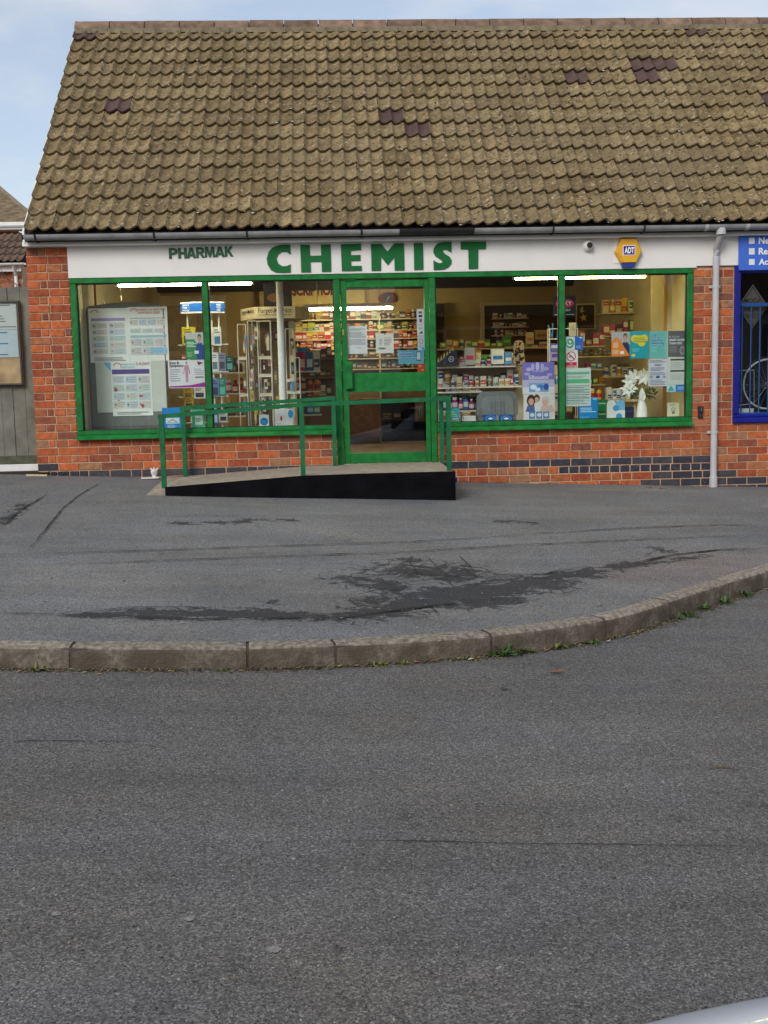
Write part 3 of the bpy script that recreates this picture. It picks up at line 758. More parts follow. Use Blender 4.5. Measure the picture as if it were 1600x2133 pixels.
for k in range(24, 34):        # beyond the picture's right edge
    zt = ZT-k*CH; x = 8.0 + (S_/2 if k % 2 else 0)
    while x < X_R-0.3:
        mb.bbox(x+0.006, x+S_-0.006, -0.004, 0.03, zt-CH+0.006, zt-0.006, M_BRICK_S, 0.006); rn += [random.random()]*12; x += S_
o = mb.build('brick', WALL, kind='stuff')
a = o.data.attributes.new('rnd', 'FLOAT', 'POINT'); a.data.foreach_set('value', rn)

# ---- roof
EY, EZ = -0.22, 2.482
RY, RZ = 2.86, 5.475
SL = math.atan2(RZ-EZ, RY-EY); SLEN = math.hypot(RZ-EZ, RY-EY)
TW = 0.291; NROW = 15; GAUGE = (SLEN-0.06)/NROW
UX = Vector((0, math.cos(SL), math.sin(SL))); NX = Vector((0, -math.sin(SL), math.cos(SL)))
XV = -0.385
mb = MB()      # boarded roof under the tiles, both slopes
v = []
for x in (XV+0.02, X_R+0.1):
    for y, z in ((EY+0.03, EZ-0.03), (RY, RZ-0.05), (2*RY-EY, EZ-0.03), (2*RY-EY, EZ-0.12), (RY, RZ-0.16), (EY+0.03, EZ-0.10)): v.append((x, y, z))
mb.add(v, [(0,6,7,1),(1,7,8,2),(2,8,9,3),(3,9,10,4),(4,10,11,5),(5,11,6,0),(0,1,2,3,4,5),(11,10,9,8,7,6)], M_FELT)
ROOF = mb.build('roof', BLD)
def wave(t):
    t = t % 1.0
    K = [(0,1.0),(0.06,0.92),(0.16,0.30),(0.30,0.03),(0.50,0.06),(0.76,0.50),(0.92,0.92),(1.0,1.0)]
    for (a, ha), (b, hb) in zip(K[:-1], K[1:]):
        if a <= t <= b: return 0.041*(ha+(hb-ha)*(t-a)/(b-a)) - 0.012
    return 0.03
TS = [0.0, 0.06, 0.16, 0.30, 0.50, 0.76, 0.92]
def tile_geo(w=TW, seed=0):
    rr = random.Random(seed)
    L = GAUGE + 0.05; th = 0.019
    us = [(wv+t)/2 for wv in (0, 1) for t in TS] + [1.0]
    v = []
    for u in us:
        zz = wave(u*2); e = rr.uniform(-0.002, 0.002)
        v += [(u*w, e, zz+th+0.007), (u*w, L, zz+0.002), (u*w, e+0.003, zz+0.004)]
    f = []
    for i in range(len(us)-1):
        a = 3*i; b = a+3
        f += [(a, b, b+1, a+1), (a+2, b+2, b, a)]
    n = len(us)-1
    f += [(3*n+2, 3*n+1, 3*n), (0, 1, 2)]
    return v, f
TMESH = []
for s in range(4):
    v, f = tile_geo(seed=s); q = MB(); q.add(v, f, M_TILE); me = q.mesh('roof_tile'); me.polygons.foreach_set('use_smooth', [True]*len(f))
    me.set_sharp_from_angle(angle=math.radians(50)) if hasattr(me, 'set_sharp_from_angle') else None
    TMESH.append(me)
RED_T = {}
def tile_at(px, py):
    """row and column of the tile seen at a photo pixel"""
    d = FWD + RGT*((px-PCX)/FPX) + UPV*((PCY-py)/FPX)
    o = Vector((0, EY, EZ)); t = (o-CAM).dot(NX)/d.dot(NX); q = CAM+d*t
    return int(((q-o).dot(UX))//GAUGE), int((q.x-XV)//TW)
for p in ((185,78),(253,224),(815,248),(870,274),(1193,168),(1336,135),(1376,134),(1340,160),(1439,70),(1598,208)): RED_T[tile_at(*p)] = 1
rows = []
for r in range(NROW):
    for c in range(int((X_R+0.1-XV)/TW)+1): rows.append((r, c))
def tile_pose(r, c):
    jx = random.uniform(-0.003, 0.003); ju = random.uniform(-0.007, 0.007); sag = -0.012*math.sin(math.pi*min(1, max(0, (c*TW)/8.0)))*math.sin(math.pi*r/NROW)
    p = Vector((XV + c*TW + jx, EY, EZ)) + UX*(r*GAUGE+ju) + NX*(0.012+sag+random.uniform(-0.003, 0.003))
    return p, (SL - 0.046 + random.uniform(-0.012, 0.012), random.uniform(-0.010, 0.010), random.uniform(-0.007, 0.007))
inview = lambda r, c: XV + c*TW < 7.45 + 1.25*r/NROW
chosen = [rc for rc in rows if inview(*rc)]
chosen = set(sorted(chosen)[:300]) 
mb = MB(); rn = []
from mathutils import Euler
for rc in rows:
    p, rot = tile_pose(*rc); red = rc in RED_T
    if rc in chosen:
        o = inst('roof_tile', random.choice(TMESH), p, ROOF, rot=rot, mats=[M_TILE_RED if red else M_TILE])
    else:
        v, f = tile_geo(seed=random.randrange(4)); R3 = Euler(rot).to_matrix()
        mb.add([tuple(R3 @ Vector(q) + p) for q in v], f, M_TILE_RED if red else M_TILE_S); rn += [random.random()]*len(v)
o = mb.build('roof_tile', ROOF, kind='stuff')
o.data.polygons.foreach_set('use_smooth', [True]*len(o.data.polygons))
if hasattr(o.data, 'set_sharp_from_angle'): o.data.set_sharp_from_angle(angle=math.radians(50))
a = o.data.attributes.new('rnd', 'FLOAT', 'POINT'); a.data.foreach_set('value', rn)
# moss tufts lodged at the tile laps
mb = MB(); rs = random.Random(21); M_MOSS = mat('roof_moss', (0.045,0.038,0.018), 0.95, 0.5, 60, 0.6, 90); M_MOSSP = mat('roof_lichen', (0.36,0.34,0.27), 0.95, 0.3, 60)
for i in range(1500):
    x = rs.uniform(XV+0.05, 8.8); r = rs.randrange(NROW)
    if noise.noise((x*0.8, r*0.45, 2.0)) + 0.25*rs.random() < 0.12: continue
    c = Vector((x, EY, EZ)) + UX*(r*GAUGE+(rs.uniform(-0.02,0.02) if rs.random() < 0.6 else rs.uniform(0.03,GAUGE-0.02)))
    u = ((x-XV)/TW*2) % 1.0; c += NX*(0.012+wave(u)+0.012); rad = rs.uniform(0.006,0.017); pale = rs.random() < 0.30
    ring = [c+Vector((1,0,0))*rad*math.cos(2*math.pi*k/6)*rs.uniform(0.6,1.6)+UX*rad*math.sin(2*math.pi*k/6)*rs.uniform(0.5,1.2) for k in range(6)]
    mb.add(ring+[c+NX*rad*(0.25 if pale else 0.8)], [(k, (k+1)%6, 6) for k in range(6)], M_MOSSP if pale else M_MOSS)
mb.build('moss', ROOF, kind='stuff')
# rear slope tiles as one ribbed sheet
mb = MB(); v = []; f = []
for i, x in enumerate((XV, X_R+0.1)):
    for r in range(NROW+1):
        p = Vector((x, RY, RZ)) + Vector((0, math.cos(SL), -math.sin(SL)))*(r*GAUGE); v += [(p.x, p.y, p.z+0.03), (p.x, p.y, p.z)]
n_ = 2*(NROW+1)
for r in range(n_-1): f.append((r, n_+r, n_+r+1, r+1))
mb.add(v, f, M_TILE_S); mb.build('rear_slope', ROOF)
# ridge tiles
prof = [(-0.13,-0.085),(-0.115,-0.02),(-0.075,0.035),(-0.02,0.06),(0.03,0.058),(0.08,0.03),(0.115,-0.02),(0.13,-0.085)]
rx = XV-0.005; k = 0
while rx < X_R:
    L = 0.445; v = []; f = []
    for x in (0.0, 0.03, L-0.012):
        e = 0.004 if x == 0.0 else 0
        for y, z in prof: v.append((rx+x, RY+y*(1+e*2), RZ+z+0.015+e+random.uniform(-0.003, 0.003)))
    m_ = len(prof)
    for j in range(2):
        for q in range(m_-1): f.append((j*m_+q, (j+1)*m_+q, (j+1)*m_+q+1, j*m_+q+1))
    f += [tuple(range(m_)), tuple(range(3*m_-1, 2*m_-1, -1))]
    q = MB(); q.add(v, f, M_RIDGE); q.build('ridge_tile', ROOF, smooth=True); rx += L; k += 1
# pointing under the ridge, bargeboard and verge mortar
mb = MB()
for i in range(120):
    x = XV + i*(X_R-XV)/120; x2 = XV + (i+1)*(X_R-XV)/120; h = random.uniform(0.0, 0.02)
    mb.box(x, x2, RY-0.150-h, RY-0.02, RZ-0.105-h, RZ-0.055, mat('ridge_mortar', (0.20,0.165,0.11), 0.95, 0.3, 12))
mb.build('ridge_pointing', ROOF)
mb = MB(); P0 = Vector((0, EY-0.02, EZ-0.02)); P1 = Vector((0, RY, RZ-0.04))
v = []
for x in (XV-0.022, XV-0.002):
    for q in (P0, P1):
        v += [(x, q.y, q.z+0.030), (x, q.y, q.z-0.12)]
mb.add(v, [(0,2,3,1),(4,5,7,6),(0,4,6,2),(1,3,7,5),(0,1,5,4),(2,6,7,3)], M_UPVC)
mb.build('bargeboard', ROOF)

# ---- eaves: soffit, fascia, gutter, downpipe
mb = MB(); mb.box(X_L-0.0, X_R, -0.125, 0.02, 2.352, 2.392, M_UPVC)
mb.box(X_L-0.0, X_R, -0.118, -0.10, 2.394, 2.45, M_BLACK)
mb.build('soffit', BLD)
def half_pipe(mb, x0, x1, cy, cz, r, mat_, n=10, t=0.004):
    v = []; f = []
    for x in (x0, x1):
        for rr in (r, r-t):
            for k in range(n+1):
                a = math.pi + math.pi*k/n; v.append((x, cy+rr*math.cos(a), cz+rr*math.sin(a)))
    m_ = n+1
    for k in range(n):
        f += [(k, k+1, 2*m_+k+1, 2*m_+k), (m_+k+1, m_+k, 3*m_+k, 3*m_+k+1)]
        f += [(k, m_+k, m_+k+1, k+1), (2*m_+k, 2*m_+k+1, 3*m_+k+1, 3*m_+k)]
    f += [(0, 2*m_, 3*m_, m_), (n, m_+n, 3*m_+n, 2*m_+n)]
    mb.add(v, f, mat_)
mb = MB(); GY, GZ, GR = -0.205, 2.452, 0.056
half_pipe(mb, -0.40, 3.52, GY, GZ, GR, M_GUTTER); half_pipe(mb, 4.32, X_R, GY, GZ, GR, M_GUTTER)
mb.prism([(-0.404+0.004, GZ), (-0.404, GZ)], 0, 0, M_GUTTER) if False else None
GUT = mb.build('gutter', BLD, smooth=True)
q = MB(); half_pipe(q, 3.53, 4.31, GY, GZ+0.002, GR+0.002, M_BLACK); q.build('black_gutter_length', GUT, smooth=True)
q = MB(); half_pipe(q, -0.412, -0.398, GY, GZ, GR+0.004, M_BLACK, t=0.05); q.build('end_cap', GUT, smooth=True)
for px in (75, 322, 515, 753, 1151, 1340):
    x, _ = at(px, 490, GY); q = MB()
    pts = [(x, GY-GR*math.cos(a)*1.09, GZ-GR*math.sin(a)*1.09) for a in [math.pi*k/8 for k in range(0, 9)]]
    for a, b in zip(pts[:-1], pts[1:]): q.bar(a, b, 0.006, M_BLACK, 0.022) if False else q.tube([a, b], 0.010, M_BLACK, 5)
    q.box(x-0.012, x+0.012, GY+GR-0.01, -0.10, GZ-0.07, GZ-0.045, M_BLACK)
    q.build('gutter_bracket', GUT)
for px in (1470, 1555):
    x, _ = at(px, 478, GY); q = MB(); half_pipe(q, x-0.02, x+0.02, GY, GZ, GR+0.006, M_PIPE); q.build('gutter_union', GUT, smooth=True)
xd = at(1493, 600, -0.09)[0]
mb = MB(); z0 = pav(xd, 0)+0.012
mb.tube([(xd, GY, GZ-0.03), (xd, GY, GZ-0.10)], 0.052, M_PIPE, 14)
mb.tube([(xd, GY, GZ-0.09), (xd, -0.15, 2.30), (xd+0.0, -0.075, 2.22), (xd, -0.062, 2.14), (xd, -0.060, z0+0.1)], 0.036, M_PIPE, 14)
DP = mb.build('downpipe', BLD, smooth=True)
for z in (1.815, 0.225):
    q = MB(); q.tube([(xd, -0.060, z-0.016), (xd, -0.060, z+0.016)], 0.0405, M_PIPE, 14); q.box(xd-0.062, xd+0.062, -0.030, 0.0, z-0.014, z+0.014, M_PIPE); q.build('pipe_clip', DP)
q = MB(); q.tube([(xd, -0.062, z0-0.02), (xd, -0.062, z0+0.10)], 0.045, M_PIPE, 14); q.build('pipe_shoe', DP, smooth=True)

# ---- fascia panel and lettering
PX1 = at(1541, 520, -0.03)[0]
mb = MB(); mb.box(-0.004, 6.78, -0.028, 0.05, 2.026, 2.351, M_WHITE); mb.box(6.78, PX1, -0.026, 0.05, 2.045, 2.351, M_WHITE)
FAS = mb.build('sign_panel', BLD)
def gl(zx, zy, left):        # measured off the enlargements of the sign
    px = (320 if left else 680) + zx/4.444; py = 490 + zy/4.444
    return at(px, py, -0.028)
LET = {
 'C': (1, [(1265,90),(1200,90),(1150,96),(1100,115),(1065,155),(1048,215),(1055,270),(1085,320),(1130,344),(1200,347),(1270,343),(1268,268),(1235,285),(1195,288),(1155,265),(1138,220),(1150,180),(1185,155),(1230,152),(1268,180)]),
 'H': (1, [(1357,90),(1367,343),(1456,342),(1452,247),(1555,245),(1558,338),(1644,336),(1638,86),(1548,88),(1552,188),(1448,190),(1445,90)]),
 'E': (0, [(133,85),(143,332),(328,328),(325,283),(230,285),(228,238),(315,235),(315,182),(227,185),(225,143),(320,137),(320,80)]),
 'M': (0, [(412,82),(418,329),(505,327),(505,200),(567,277),(628,205),(632,326),(722,325),(717,75),(628,77),(565,150),(505,80)]),
 'I': (0, [(808,75),(812,321),(897,318),(893,73)]),
 'S': (0, [(1157,65),(1120,64),(1070,65),(1025,80),(995,115),(988,155),(1005,190),(1040,215),(1070,235),(1072,252),(1050,260),(1020,250),(990,232),(993,320),(1040,320),(1090,315),(1130,295),(1155,265),(1158,230),(1140,200),(1100,175),(1078,155),(1080,137),(1105,132),(1130,145),(1157,160)]),
 'T': (0, [(1242,63),(1243,130),(1313,132),(1317,312),(1403,310),(1405,130),(1477,128),(1477,60)])}
for ch, (left, pts) in LET.items():
    P = [gl(a, b, left) for a, b in pts]
    q = MB(); q.prism(P, -0.040, -0.0275, M_LETTER); o = q.build('letter', FAS); o['label'] = 'green letter %s' % ch
PG = {'P': [[(0,0),(.30,0),(.30,.36),(.62,.36),(.9,.46),(1,.68),(.9,.9),(.62,1),(0,1)], [(.30,.58),(.30,.80),(.55,.80),(.68,.69),(.55,.58)]],
 'H': [[(0,0),(.32,0),(.32,.38),(.68,.38),(.68,0),(1,0),(1,1),(.68,1),(.68,.62),(.32,.62),(.32,1),(0,1)]],
 'A': [[(0,0),(.28,0),(.34,.18),(.66,.18),(.72,0),(1,0),(.66,1),(.34,1)], [(.41,.40),(.5,.72),(.59,.40)]],
 'R': [[(0,0),(.28,0),(.28,.36),(.42,.36),(.68,0),(1,0),(.72,.40),(.92,.52),(.97,.70),(.88,.9),(.62,1),(0,1)], [(.28,.58),(.28,.80),(.52,.80),(.65,.69),(.52,.58)]],
 'M': [[(0,0),(.22,0),(.24,.55),(.42,0),(.58,0),(.76,.55),(.78,0),(1,0),(.92,1),(.66,1),(.5,.48),(.34,1),(.08,1)]],
 'K': [[(0,0),(.30,0),(.30,.30),(.38,.40),(.66,0),(1,0),(.60,.58),(.96,1),(.62,1),(.30,.60),(.30,1),(0,1)]]}
M_DKL = mat('dark_green_letter', (0.012,0.085,0.035), 0.5)
xs = [(352.5,370,539,516.5),(371.5,389,538.5,516),(389,408,538,515.5),(409,426,537,515),(426.5,447.5,536,514),(448,468,535.5,513.5),(468.5,485.5,534.5,513)]
for ch, (pa, pb, p0, p1) in zip('PHARMAK', xs):
    x0, z0 = at(pa, p0, -0.028); x1, z1 = at(pb, p1, -0.028); q = MB(); g = PG[ch]
    if len(g) == 1: pts = g[0]
    else:       # bridge the counter into the outline so one face holds the hole
        out, hole = g; i = min(range(len(out)), key=lambda i: (out[i][0]-hole[0][0])**2+(out[i][1]-hole[0][1])**2)
        pts = out[:i+1] + [hole[0]] + hole[1:][::1] + [hole[0]] + out[i:]
    v = [(x0+(x1-x0)*a, -0.034, z0+(z1-z0)*b) for a, b in pts]
    from mathutils.geometry import tessellate_polygon
    if len(g) == 1: tris = tessellate_polygon([[Vector((p[0], p[2], 0)) for p in v]])
    else:
        v = [(x0+(x1-x0)*a, -0.034, z0+(z1-z0)*b) for lp in g for a, b in lp]
        tris = tessellate_polygon([[Vector((x0+(x1-x0)*a, z0+(z1-z0)*b, 0)) for a, b in lp] for lp in g])
    q.add(v, [tuple(t) for t in tris], M_DKL); o = q.build('letter', FAS); o['label'] = 'small dark green letter %s' % ch
    md = o.modifiers.new('depth', 'SOLIDIFY'); md.thickness = 0.006; md.offset = 0

# ---- shopfront
def fx(px, py=750): return at(px, py, 0.0)[0]
FR = MB()
XM1, XD0, XD1, XM2 = 1.433, 2.850, 3.868, 5.300
W_ = 6.75
SHOPF = None
fr = MB(); fr.bbox(0.0, W_, -0.022, 0.075, 1.967, 2.024, M_GREEN, 0.006)
SHOPF = fr.build('shopfront_frame', BLD)
def bar_(x0, x1, y0, y1, z0, z1, nm='frame_bar', m=None):
    q = MB(); q.bbox(x0, x1, y0, y1, z0, z1, m or M_GREEN, 0.006); return q.build(nm, SHOPF)
bar_(0.0, 0.066, -0.020, 0.07, 0.400, 1.966, 'stile'); bar_(W_-0.062, W_, -0.020, 0.07, 0.400, 1.966, 'stile')
bar_(XM1-0.030, XM1+0.030, -0.019, 0.07, 0.400, 1.966, 'mullion'); bar_(XM2-0.030, XM2+0.030, -0.019, 0.07, 0.400, 1.966, 'mullion')
bar_(XD0-0.040, XD0+0.030, -0.021, 0.075, -0.05, 1.966, 'door_post'); bar_(XD1-0.022, XD1+0.042, -0.021, 0.075, -0.05, 1.966, 'door_post')
for a, b in ((0.0, XD0-0.041), (XD1+0.043, W_)):
    bar_(a, b, -0.018, 0.07, 0.352, 0.399, 'bottom_rail')
    q = MB(); q.add([(a,-0.075,0.318),(b,-0.075,0.318),(b,-0.019,0.352),(a,-0.019,0.352),(a,-0.075,0.303),(b,-0.075,0.303),(b,0.07,0.303),(a,0.07,0.303),(b,0.07,0.351),(a,0.07,0.351)],
        [(0,1,2,3),(4,5,1,0),(7,6,5,4),(3,2,8,9),(6,7,9,8),(0,3,9,7,4),(1,5,6,8,2)], M_GREEN); q.build('sill', SHOPF)
# dark rebate beads and panes
for a, b in ((0.066, XM1-0.030), (XM1+0.030, XD0-0.040), (XD1+0.042, XM2-0.030), (XM2+0.030, W_-0.062)):
    q = MB(); t = 0.012
    for x0, x1, z0_, z1_ in ((a, a+t, 0.40, 1.966), (b-t, b, 0.40, 1.966), (a+t, b-t, 1.958, 1.966), (a+t, b-t, 0.40, 0.408)):
        q.box(x0, x1, 0.012, 0.045, z0_, z1_, M_BLACK)
    q.build('glazing_bead', SHOPF)
    q = MB(); q.box(a+0.001, b-0.001, 0.028, 0.034, 0.400, 1.965, M_GLASS); q.build('pane', SHOPF)
# door
DOORX0, DOORX1 = XD0+0.034, XD1-0.026
dz0, dz1 = -0.028, 1.955
q = MB(); gx0, gx1 = at(724,700,0.0)[0], at(885,700,0.0)[0]
ga, gb = at(800, 776.5, 0.0)[1], at(800, 598, 0.0)[1]; gc, gd = at(808, 943, 0.0)[1], at(808, 816, 0.0)[1]
for x0, x1, z0_, z1_ in ((DOORX0, gx0, dz0, dz1), (gx1, DOORX1, dz0, dz1), (gx0, gx1, gb, dz1), (gx0, gx1, gd, ga), (gx0, gx1, dz0, gc)):
    q.bbox(x0, x1, 0.004, 0.05, z0_, z1_, M_GREEN, 0.004)
DOOR = q.build('door', BLD)
q = MB(); q.box(gx0-0.004, gx1+0.004, 0.026, 0.032, ga-0.004, gb+0.004, M_GLASSD); q.build('pane', DOOR)
q = MB(); q.box(gx0-0.004, gx1+0.004, 0.026, 0.032, gc-0.004, gd+0.004, M_GLASSD); q.build('pane', DOOR)
x0, z1_ = at(719, 754, -0.03); x1, z0_ = at(736, 811, -0.03)
q = MB(); q.bbox(x0, x1, -0.045, 0.006, z0_, z1_, M_GREEN, 0.012); q.build('handle', DOOR)
for py in (692, 884):
    x, z = at(715, py, 0.0); q = MB(); q.bbox(x-0.007, x+0.007, -0.006, 0.01, z-0.03, z+0.03, ink(170,150,90), 0.004); q.build('hinge_plate', DOOR)
q = MB(); q.bbox(XD0-0.03, XD1+0.03, -0.012, 0.09, -0.062, -0.034, mat('aluminium_threshold', (0.55,0.55,0.54), 0.4, metal=0.6), 0.004); q.build('threshold', BLD)
x, z = at(722, 583, 0.0)
q = MB(); q.bbox(x-0.02, x+0.09, -0.012, 0.0, 1.950, 1.962, M_GREEN, 0.003); q.build('door_stop', DOOR)

# ---- interior shell
q = MB(); q.box(X_L+0.22, 6.94, 0.18, 6.3, -0.10, -0.045, M_FLOOR); q.build('floor', BLD)
q = MB(); q.box(-0.05, 6.94, 0.12, 6.3, 2.66, 2.72, M_CEIL); q.box(-0.05, 6.94, 0.12, 0.18, 2.425, 2.66, M_CEIL); q.build('ceiling', BLD)
q = MB(); q.box(0.02, 6.94, 6.22, 6.29, -0.045, 2.66, M_TAN); q.build('back_wall', BLD)
q = MB(); q.box(-0.05, 0.035, 0.24, 6.22, -0.045, 2.66, M_CREAM); q.box(-0.05, 0.035, 0.08, 0.24, -0.045, 2.36, M_CREAM); q.build('side_wall', BLD)
q = MB(); q.box(6.735, 6.93, 0.24, 6.22, -0.045, 2.66, M_CREAM); q.box(6.735, 6.93, 0.08, 0.24, -0.045, 2.36, M_CREAM); q.build('side_wall', BLD)
for a, b in ((0.036, 2.80), (3.91, 6.73)):
    q = MB(); q.box(a, b, 0.072, 0.62, 0.345, 0.385, M_SHELFW); q.build('window_board', BLD)
    q = MB(); q.box(a, b, 0.20, 0.23, -0.045, 0.345, M_CREAM); q.build('inner_lining', BLD)

# ------------------------------------------------------------------ ramp and handrail
RYN = -1.33
RAMP = thing('access_ramp', 'concrete wheelchair ramp with black painted side leading up to the green door', 'ramp', (2.5, -0.7, -0.3))
top = [(0.93,-0.20),(1.10,-0.150),(1.14,-0.122),(2.47,-0.045),(3.20,-0.038),(3.94,-0.040)]
mb = MB(); v = []
for x, z in top:
    zf = z if x > 1.0 else pav(x, RYN)+0.004
    zb = z+0.004 if x > 1.0 else pav(x, -0.02)+0.004
    v += [(x, RYN+0.012, zf), (x, -0.012, max(zb, pav(x, -0.01)+0.003)), (x, RYN+0.012, -0.5), (x, -0.012, -0.5)]
f = []
for i in range(len(top)-1):
    a = 4*i; b = a+4; f += [(a, b, b+1, a+1), (a+2, b+2, b, a)]
n_ = 4*(len(top)-1); f += [(n_, n_+2, n_+3, n_+1)]
mb.add(v, f, M_CONC); mb.build('deck', RAMP)
mb = MB(); P = [(3.955,-0.5),(3.955,-0.036),(3.20,-0.034),(2.47,-0.041),(1.14,-0.118),(1.115,-0.118),(1.115,-0.5)]
mb.prism(P[::-1], RYN-0.012, RYN+0.012, M_BLACKP); mb.box(3.942, 3.957, RYN+0.0125, -0.14, -0.5, -0.044, M_BLACKP); mb.build('side_board', RAMP)

RAIL = thing('handrail', 'green square steel handrail along both sides of the black sided ramp', 'railing', (2.5, -0.7, -0.1))
def post(px, py0, py1, Y, zb=None):
    x0, z0_ = at(px, py0, Y); x1, z1_ = at(px, py1, Y); x = x0
    q = MB(); z0_ = zb if zb is not None else z0_
    q.box(x-0.023, x+0.023, Y-0.023, Y+0.023, z0_, z1_, M_GREEN2); q.build('post', RAIL)
    return x, z1_
YN, YF = RYN+0.05, -0.12
n1 = post(342.5, 1017, 870, YN); n2 = post(632, 992, 846, YN); n3 = post(936, 980, 834, YN)
f1 = post(387, 998, 852.5, YF); f2 = post(698, 973, 833, YF)
f3x, _ = at(921, 965, YF); q = MB(); q.box(f3x-0.023, f3x+0.023, YF-0.023, YF+0.023, -0.04, at(921,834,YF)[1], M_GREEN2); q.build('post', RAIL)
def rail(p, q_): 
    q = MB(); q.bar(p, q_, 0.040, M_GREEN2); q.build('rail', RAIL)
rail((n1[0]-0.03, YN, n1[1]+0.012), (n2[0], YN, n2[1]+0.014)); rail((n2[0], YN, n2[1]+0.014), (n3[0]+0.023, YN, n3[1]+0.018))
rail((f1[0]-0.03, YF, f1[1]+0.012), (f2[0]+0.02, YF, f2[1]+0.020))
q = MB(); q.box(n3[0]-0.022, n3[0]+0.022, YN+0.024, YF, n3[1]-0.004, n3[1]+0.040, M_GREEN2); q.build('rail', RAIL)

# ------------------------------------------------------------------ fixtures on the white panel and pier
x, z = at(1225, 512, -0.05)
cam_ = thing('security_camera', 'white dome security camera on the white sign panel', 'camera', (x, -0.03, z-0.06))
q = MB()
def dome(q, cx, cz, y0, r, depth, m_, n=18, k=6):
    v = []; f = []
    for j in range(k+1):
        a = math.pi/2*j/k; rr = r*math.cos(a)
        for i in range(n):
            t = 2*math.pi*i/n; v.append((cx+rr*math.cos(t), y0-depth*math.sin(a), cz+rr*math.sin(t)))
    for j in range(k):
        for i in range(n): f.append((j*n+i, j*n+(i+1)%n, (j+1)*n+(i+1)%n, (j+1)*n+i))
    q.add(v, f, m_)
q.prism([(x+0.062*math.cos(2*math.pi*i/20), z+0.062*math.sin(2*math.pi*i/20)) for i in range(20)], -0.050, -0.027, M_UPVC); q.build('base', cam_)
q = MB(); dome(q, x, z, -0.045, 0.058, 0.060, M_UPVC); q.build('dome', cam_, smooth=True)
q = MB(); q.prism([(x+0.006+0.031*math.cos(2*math.pi*i/18), z+0.002+0.031*math.sin(2*math.pi*i/18)) for i in range(18)], -0.112, -0.09, mat('dark_lens', (0.03,0.028,0.026), 0.12)); q.build('lens', cam_)
q = MB(); q.tube([(x, -0.032, z+0.06), (x-0.005, -0.032, z+0.115)], 0.005, M_UPVC, 6); q.build('cable', cam_)
x, z = at(1310, 525, -0.09)
AL = thing('alarm_box', 'yellow hexagonal burglar alarm box with blue foot on the white panel', 'alarm', (x, -0.06, z-0.16))
HX = [(-0.145,0.0),(-0.082,-0.115),(0.082,-0.115),(0.145,0.01),(0.082,0.145),(-0.082,0.145)]
q = MB(); hp = [(x+a, z+b) for a, b in HX]; n_ = 6
ins = [(x+a*0.93, z+b*0.93) for a, b in HX]
v = [(a, -0.030, b) for a, b in hp] + [(a, -0.085, b) for a, b in hp] + [(a, -0.098, b) for a, b in ins]
f = [(i, i+6, (i+1)%6+6, (i+1)%6) for i in range(6)] + [(i+6, i+12, (i+1)%6+12, (i+1)%6+6) for i in range(6)] + [(12,13,14,15,16,17)]
f = [t[::-1] for t in f[:-1]] + [f[-1]]
q.add(v, f, mat('alarm_yellow', (0.68, 0.36, 0.02), 0.4, 0.06, 5)); q.build('case', AL)
q = MB(); q.prism([(x-0.080,z-0.118),(x-0.062,z-0.160),(x+0.062,z-0.160),(x+0.080,z-0.118)], -0.086, -0.03, mat('alarm_blue', (0.015,0.045,0.25), 0.3)); q.build('strobe_lens', AL)
q = MB(); q.box(x-0.068, x+0.068, -0.1005, -0.097, z-0.035, z+0.072, ink(235,225,225)); q.box(x-0.060, x+0.060, -0.1025, -0.1003, z-0.028, z+0.064, ink(52,36,120)); q.build('badge', AL)
q = MB(); text(q, 'ADT', x+0.003, z-0.012, -0.1040, 0.060, ink(240,240,245), 0.03, 0.105, True); q.build('lettering', AL)
for i in range(6):
    q = MB(); a = i*0.017; q.bar((x-0.130+a*0.62, -0.0935, z-0.012-a), (x-0.112+a*0.62, -0.0985, z-0.012-a), 0.005, ink(130,70,10)); q.build('vent_slot', AL)
q = MB(); q.box(x-0.15, x-0.06, -0.034, -0.027, z+0.02, z+0.165, M_UPVC); q.box(x-0.15, x-0.09, -0.034, -0.027, z-0.11, z-0.06, M_UPVC); q.build('back_plate', AL)
x, z = at(1460, 858, -0.03)
KS_ = thing('key_safe', 'small black box fixed on the brick pier beside the downpipe', 'key safe', (x, -0.03, z-0.09))
q = MB(); q.bbox(x-0.026, x+0.026, -0.045, 0.0, z-0.010, z+0.062, M_BLACK, 0.008); q.build('cover', KS_)
q = MB(); q.bbox(x-0.024, x+0.024, -0.038, 0.0, z-0.066, z-0.012, ink(40,42,46), 0.006); q.build('case', KS_)
q = MB(); q.box(x-0.004, x+0.004, -0.0475, -0.044, z+0.010, z+0.048, M_CHROME); q.build('latch', KS_)
# cable drooping along the top of the panel
mb = MB(); pts = []
for i in range(60):
    px = 150 + i*24; x, z = at(px, 503-0.0135*(px-150), -0.035); pts.append((x, -0.036, z + 0.004*math.sin(i*0.9) + (0.010*math.sin((px-560)/60) if 700 < px < 1000 else 0)))
mb.tube(pts, 0.004, mat('cable_grey', (0.30,0.28,0.26), 0.6), 5); mb.build('cable', BLD)

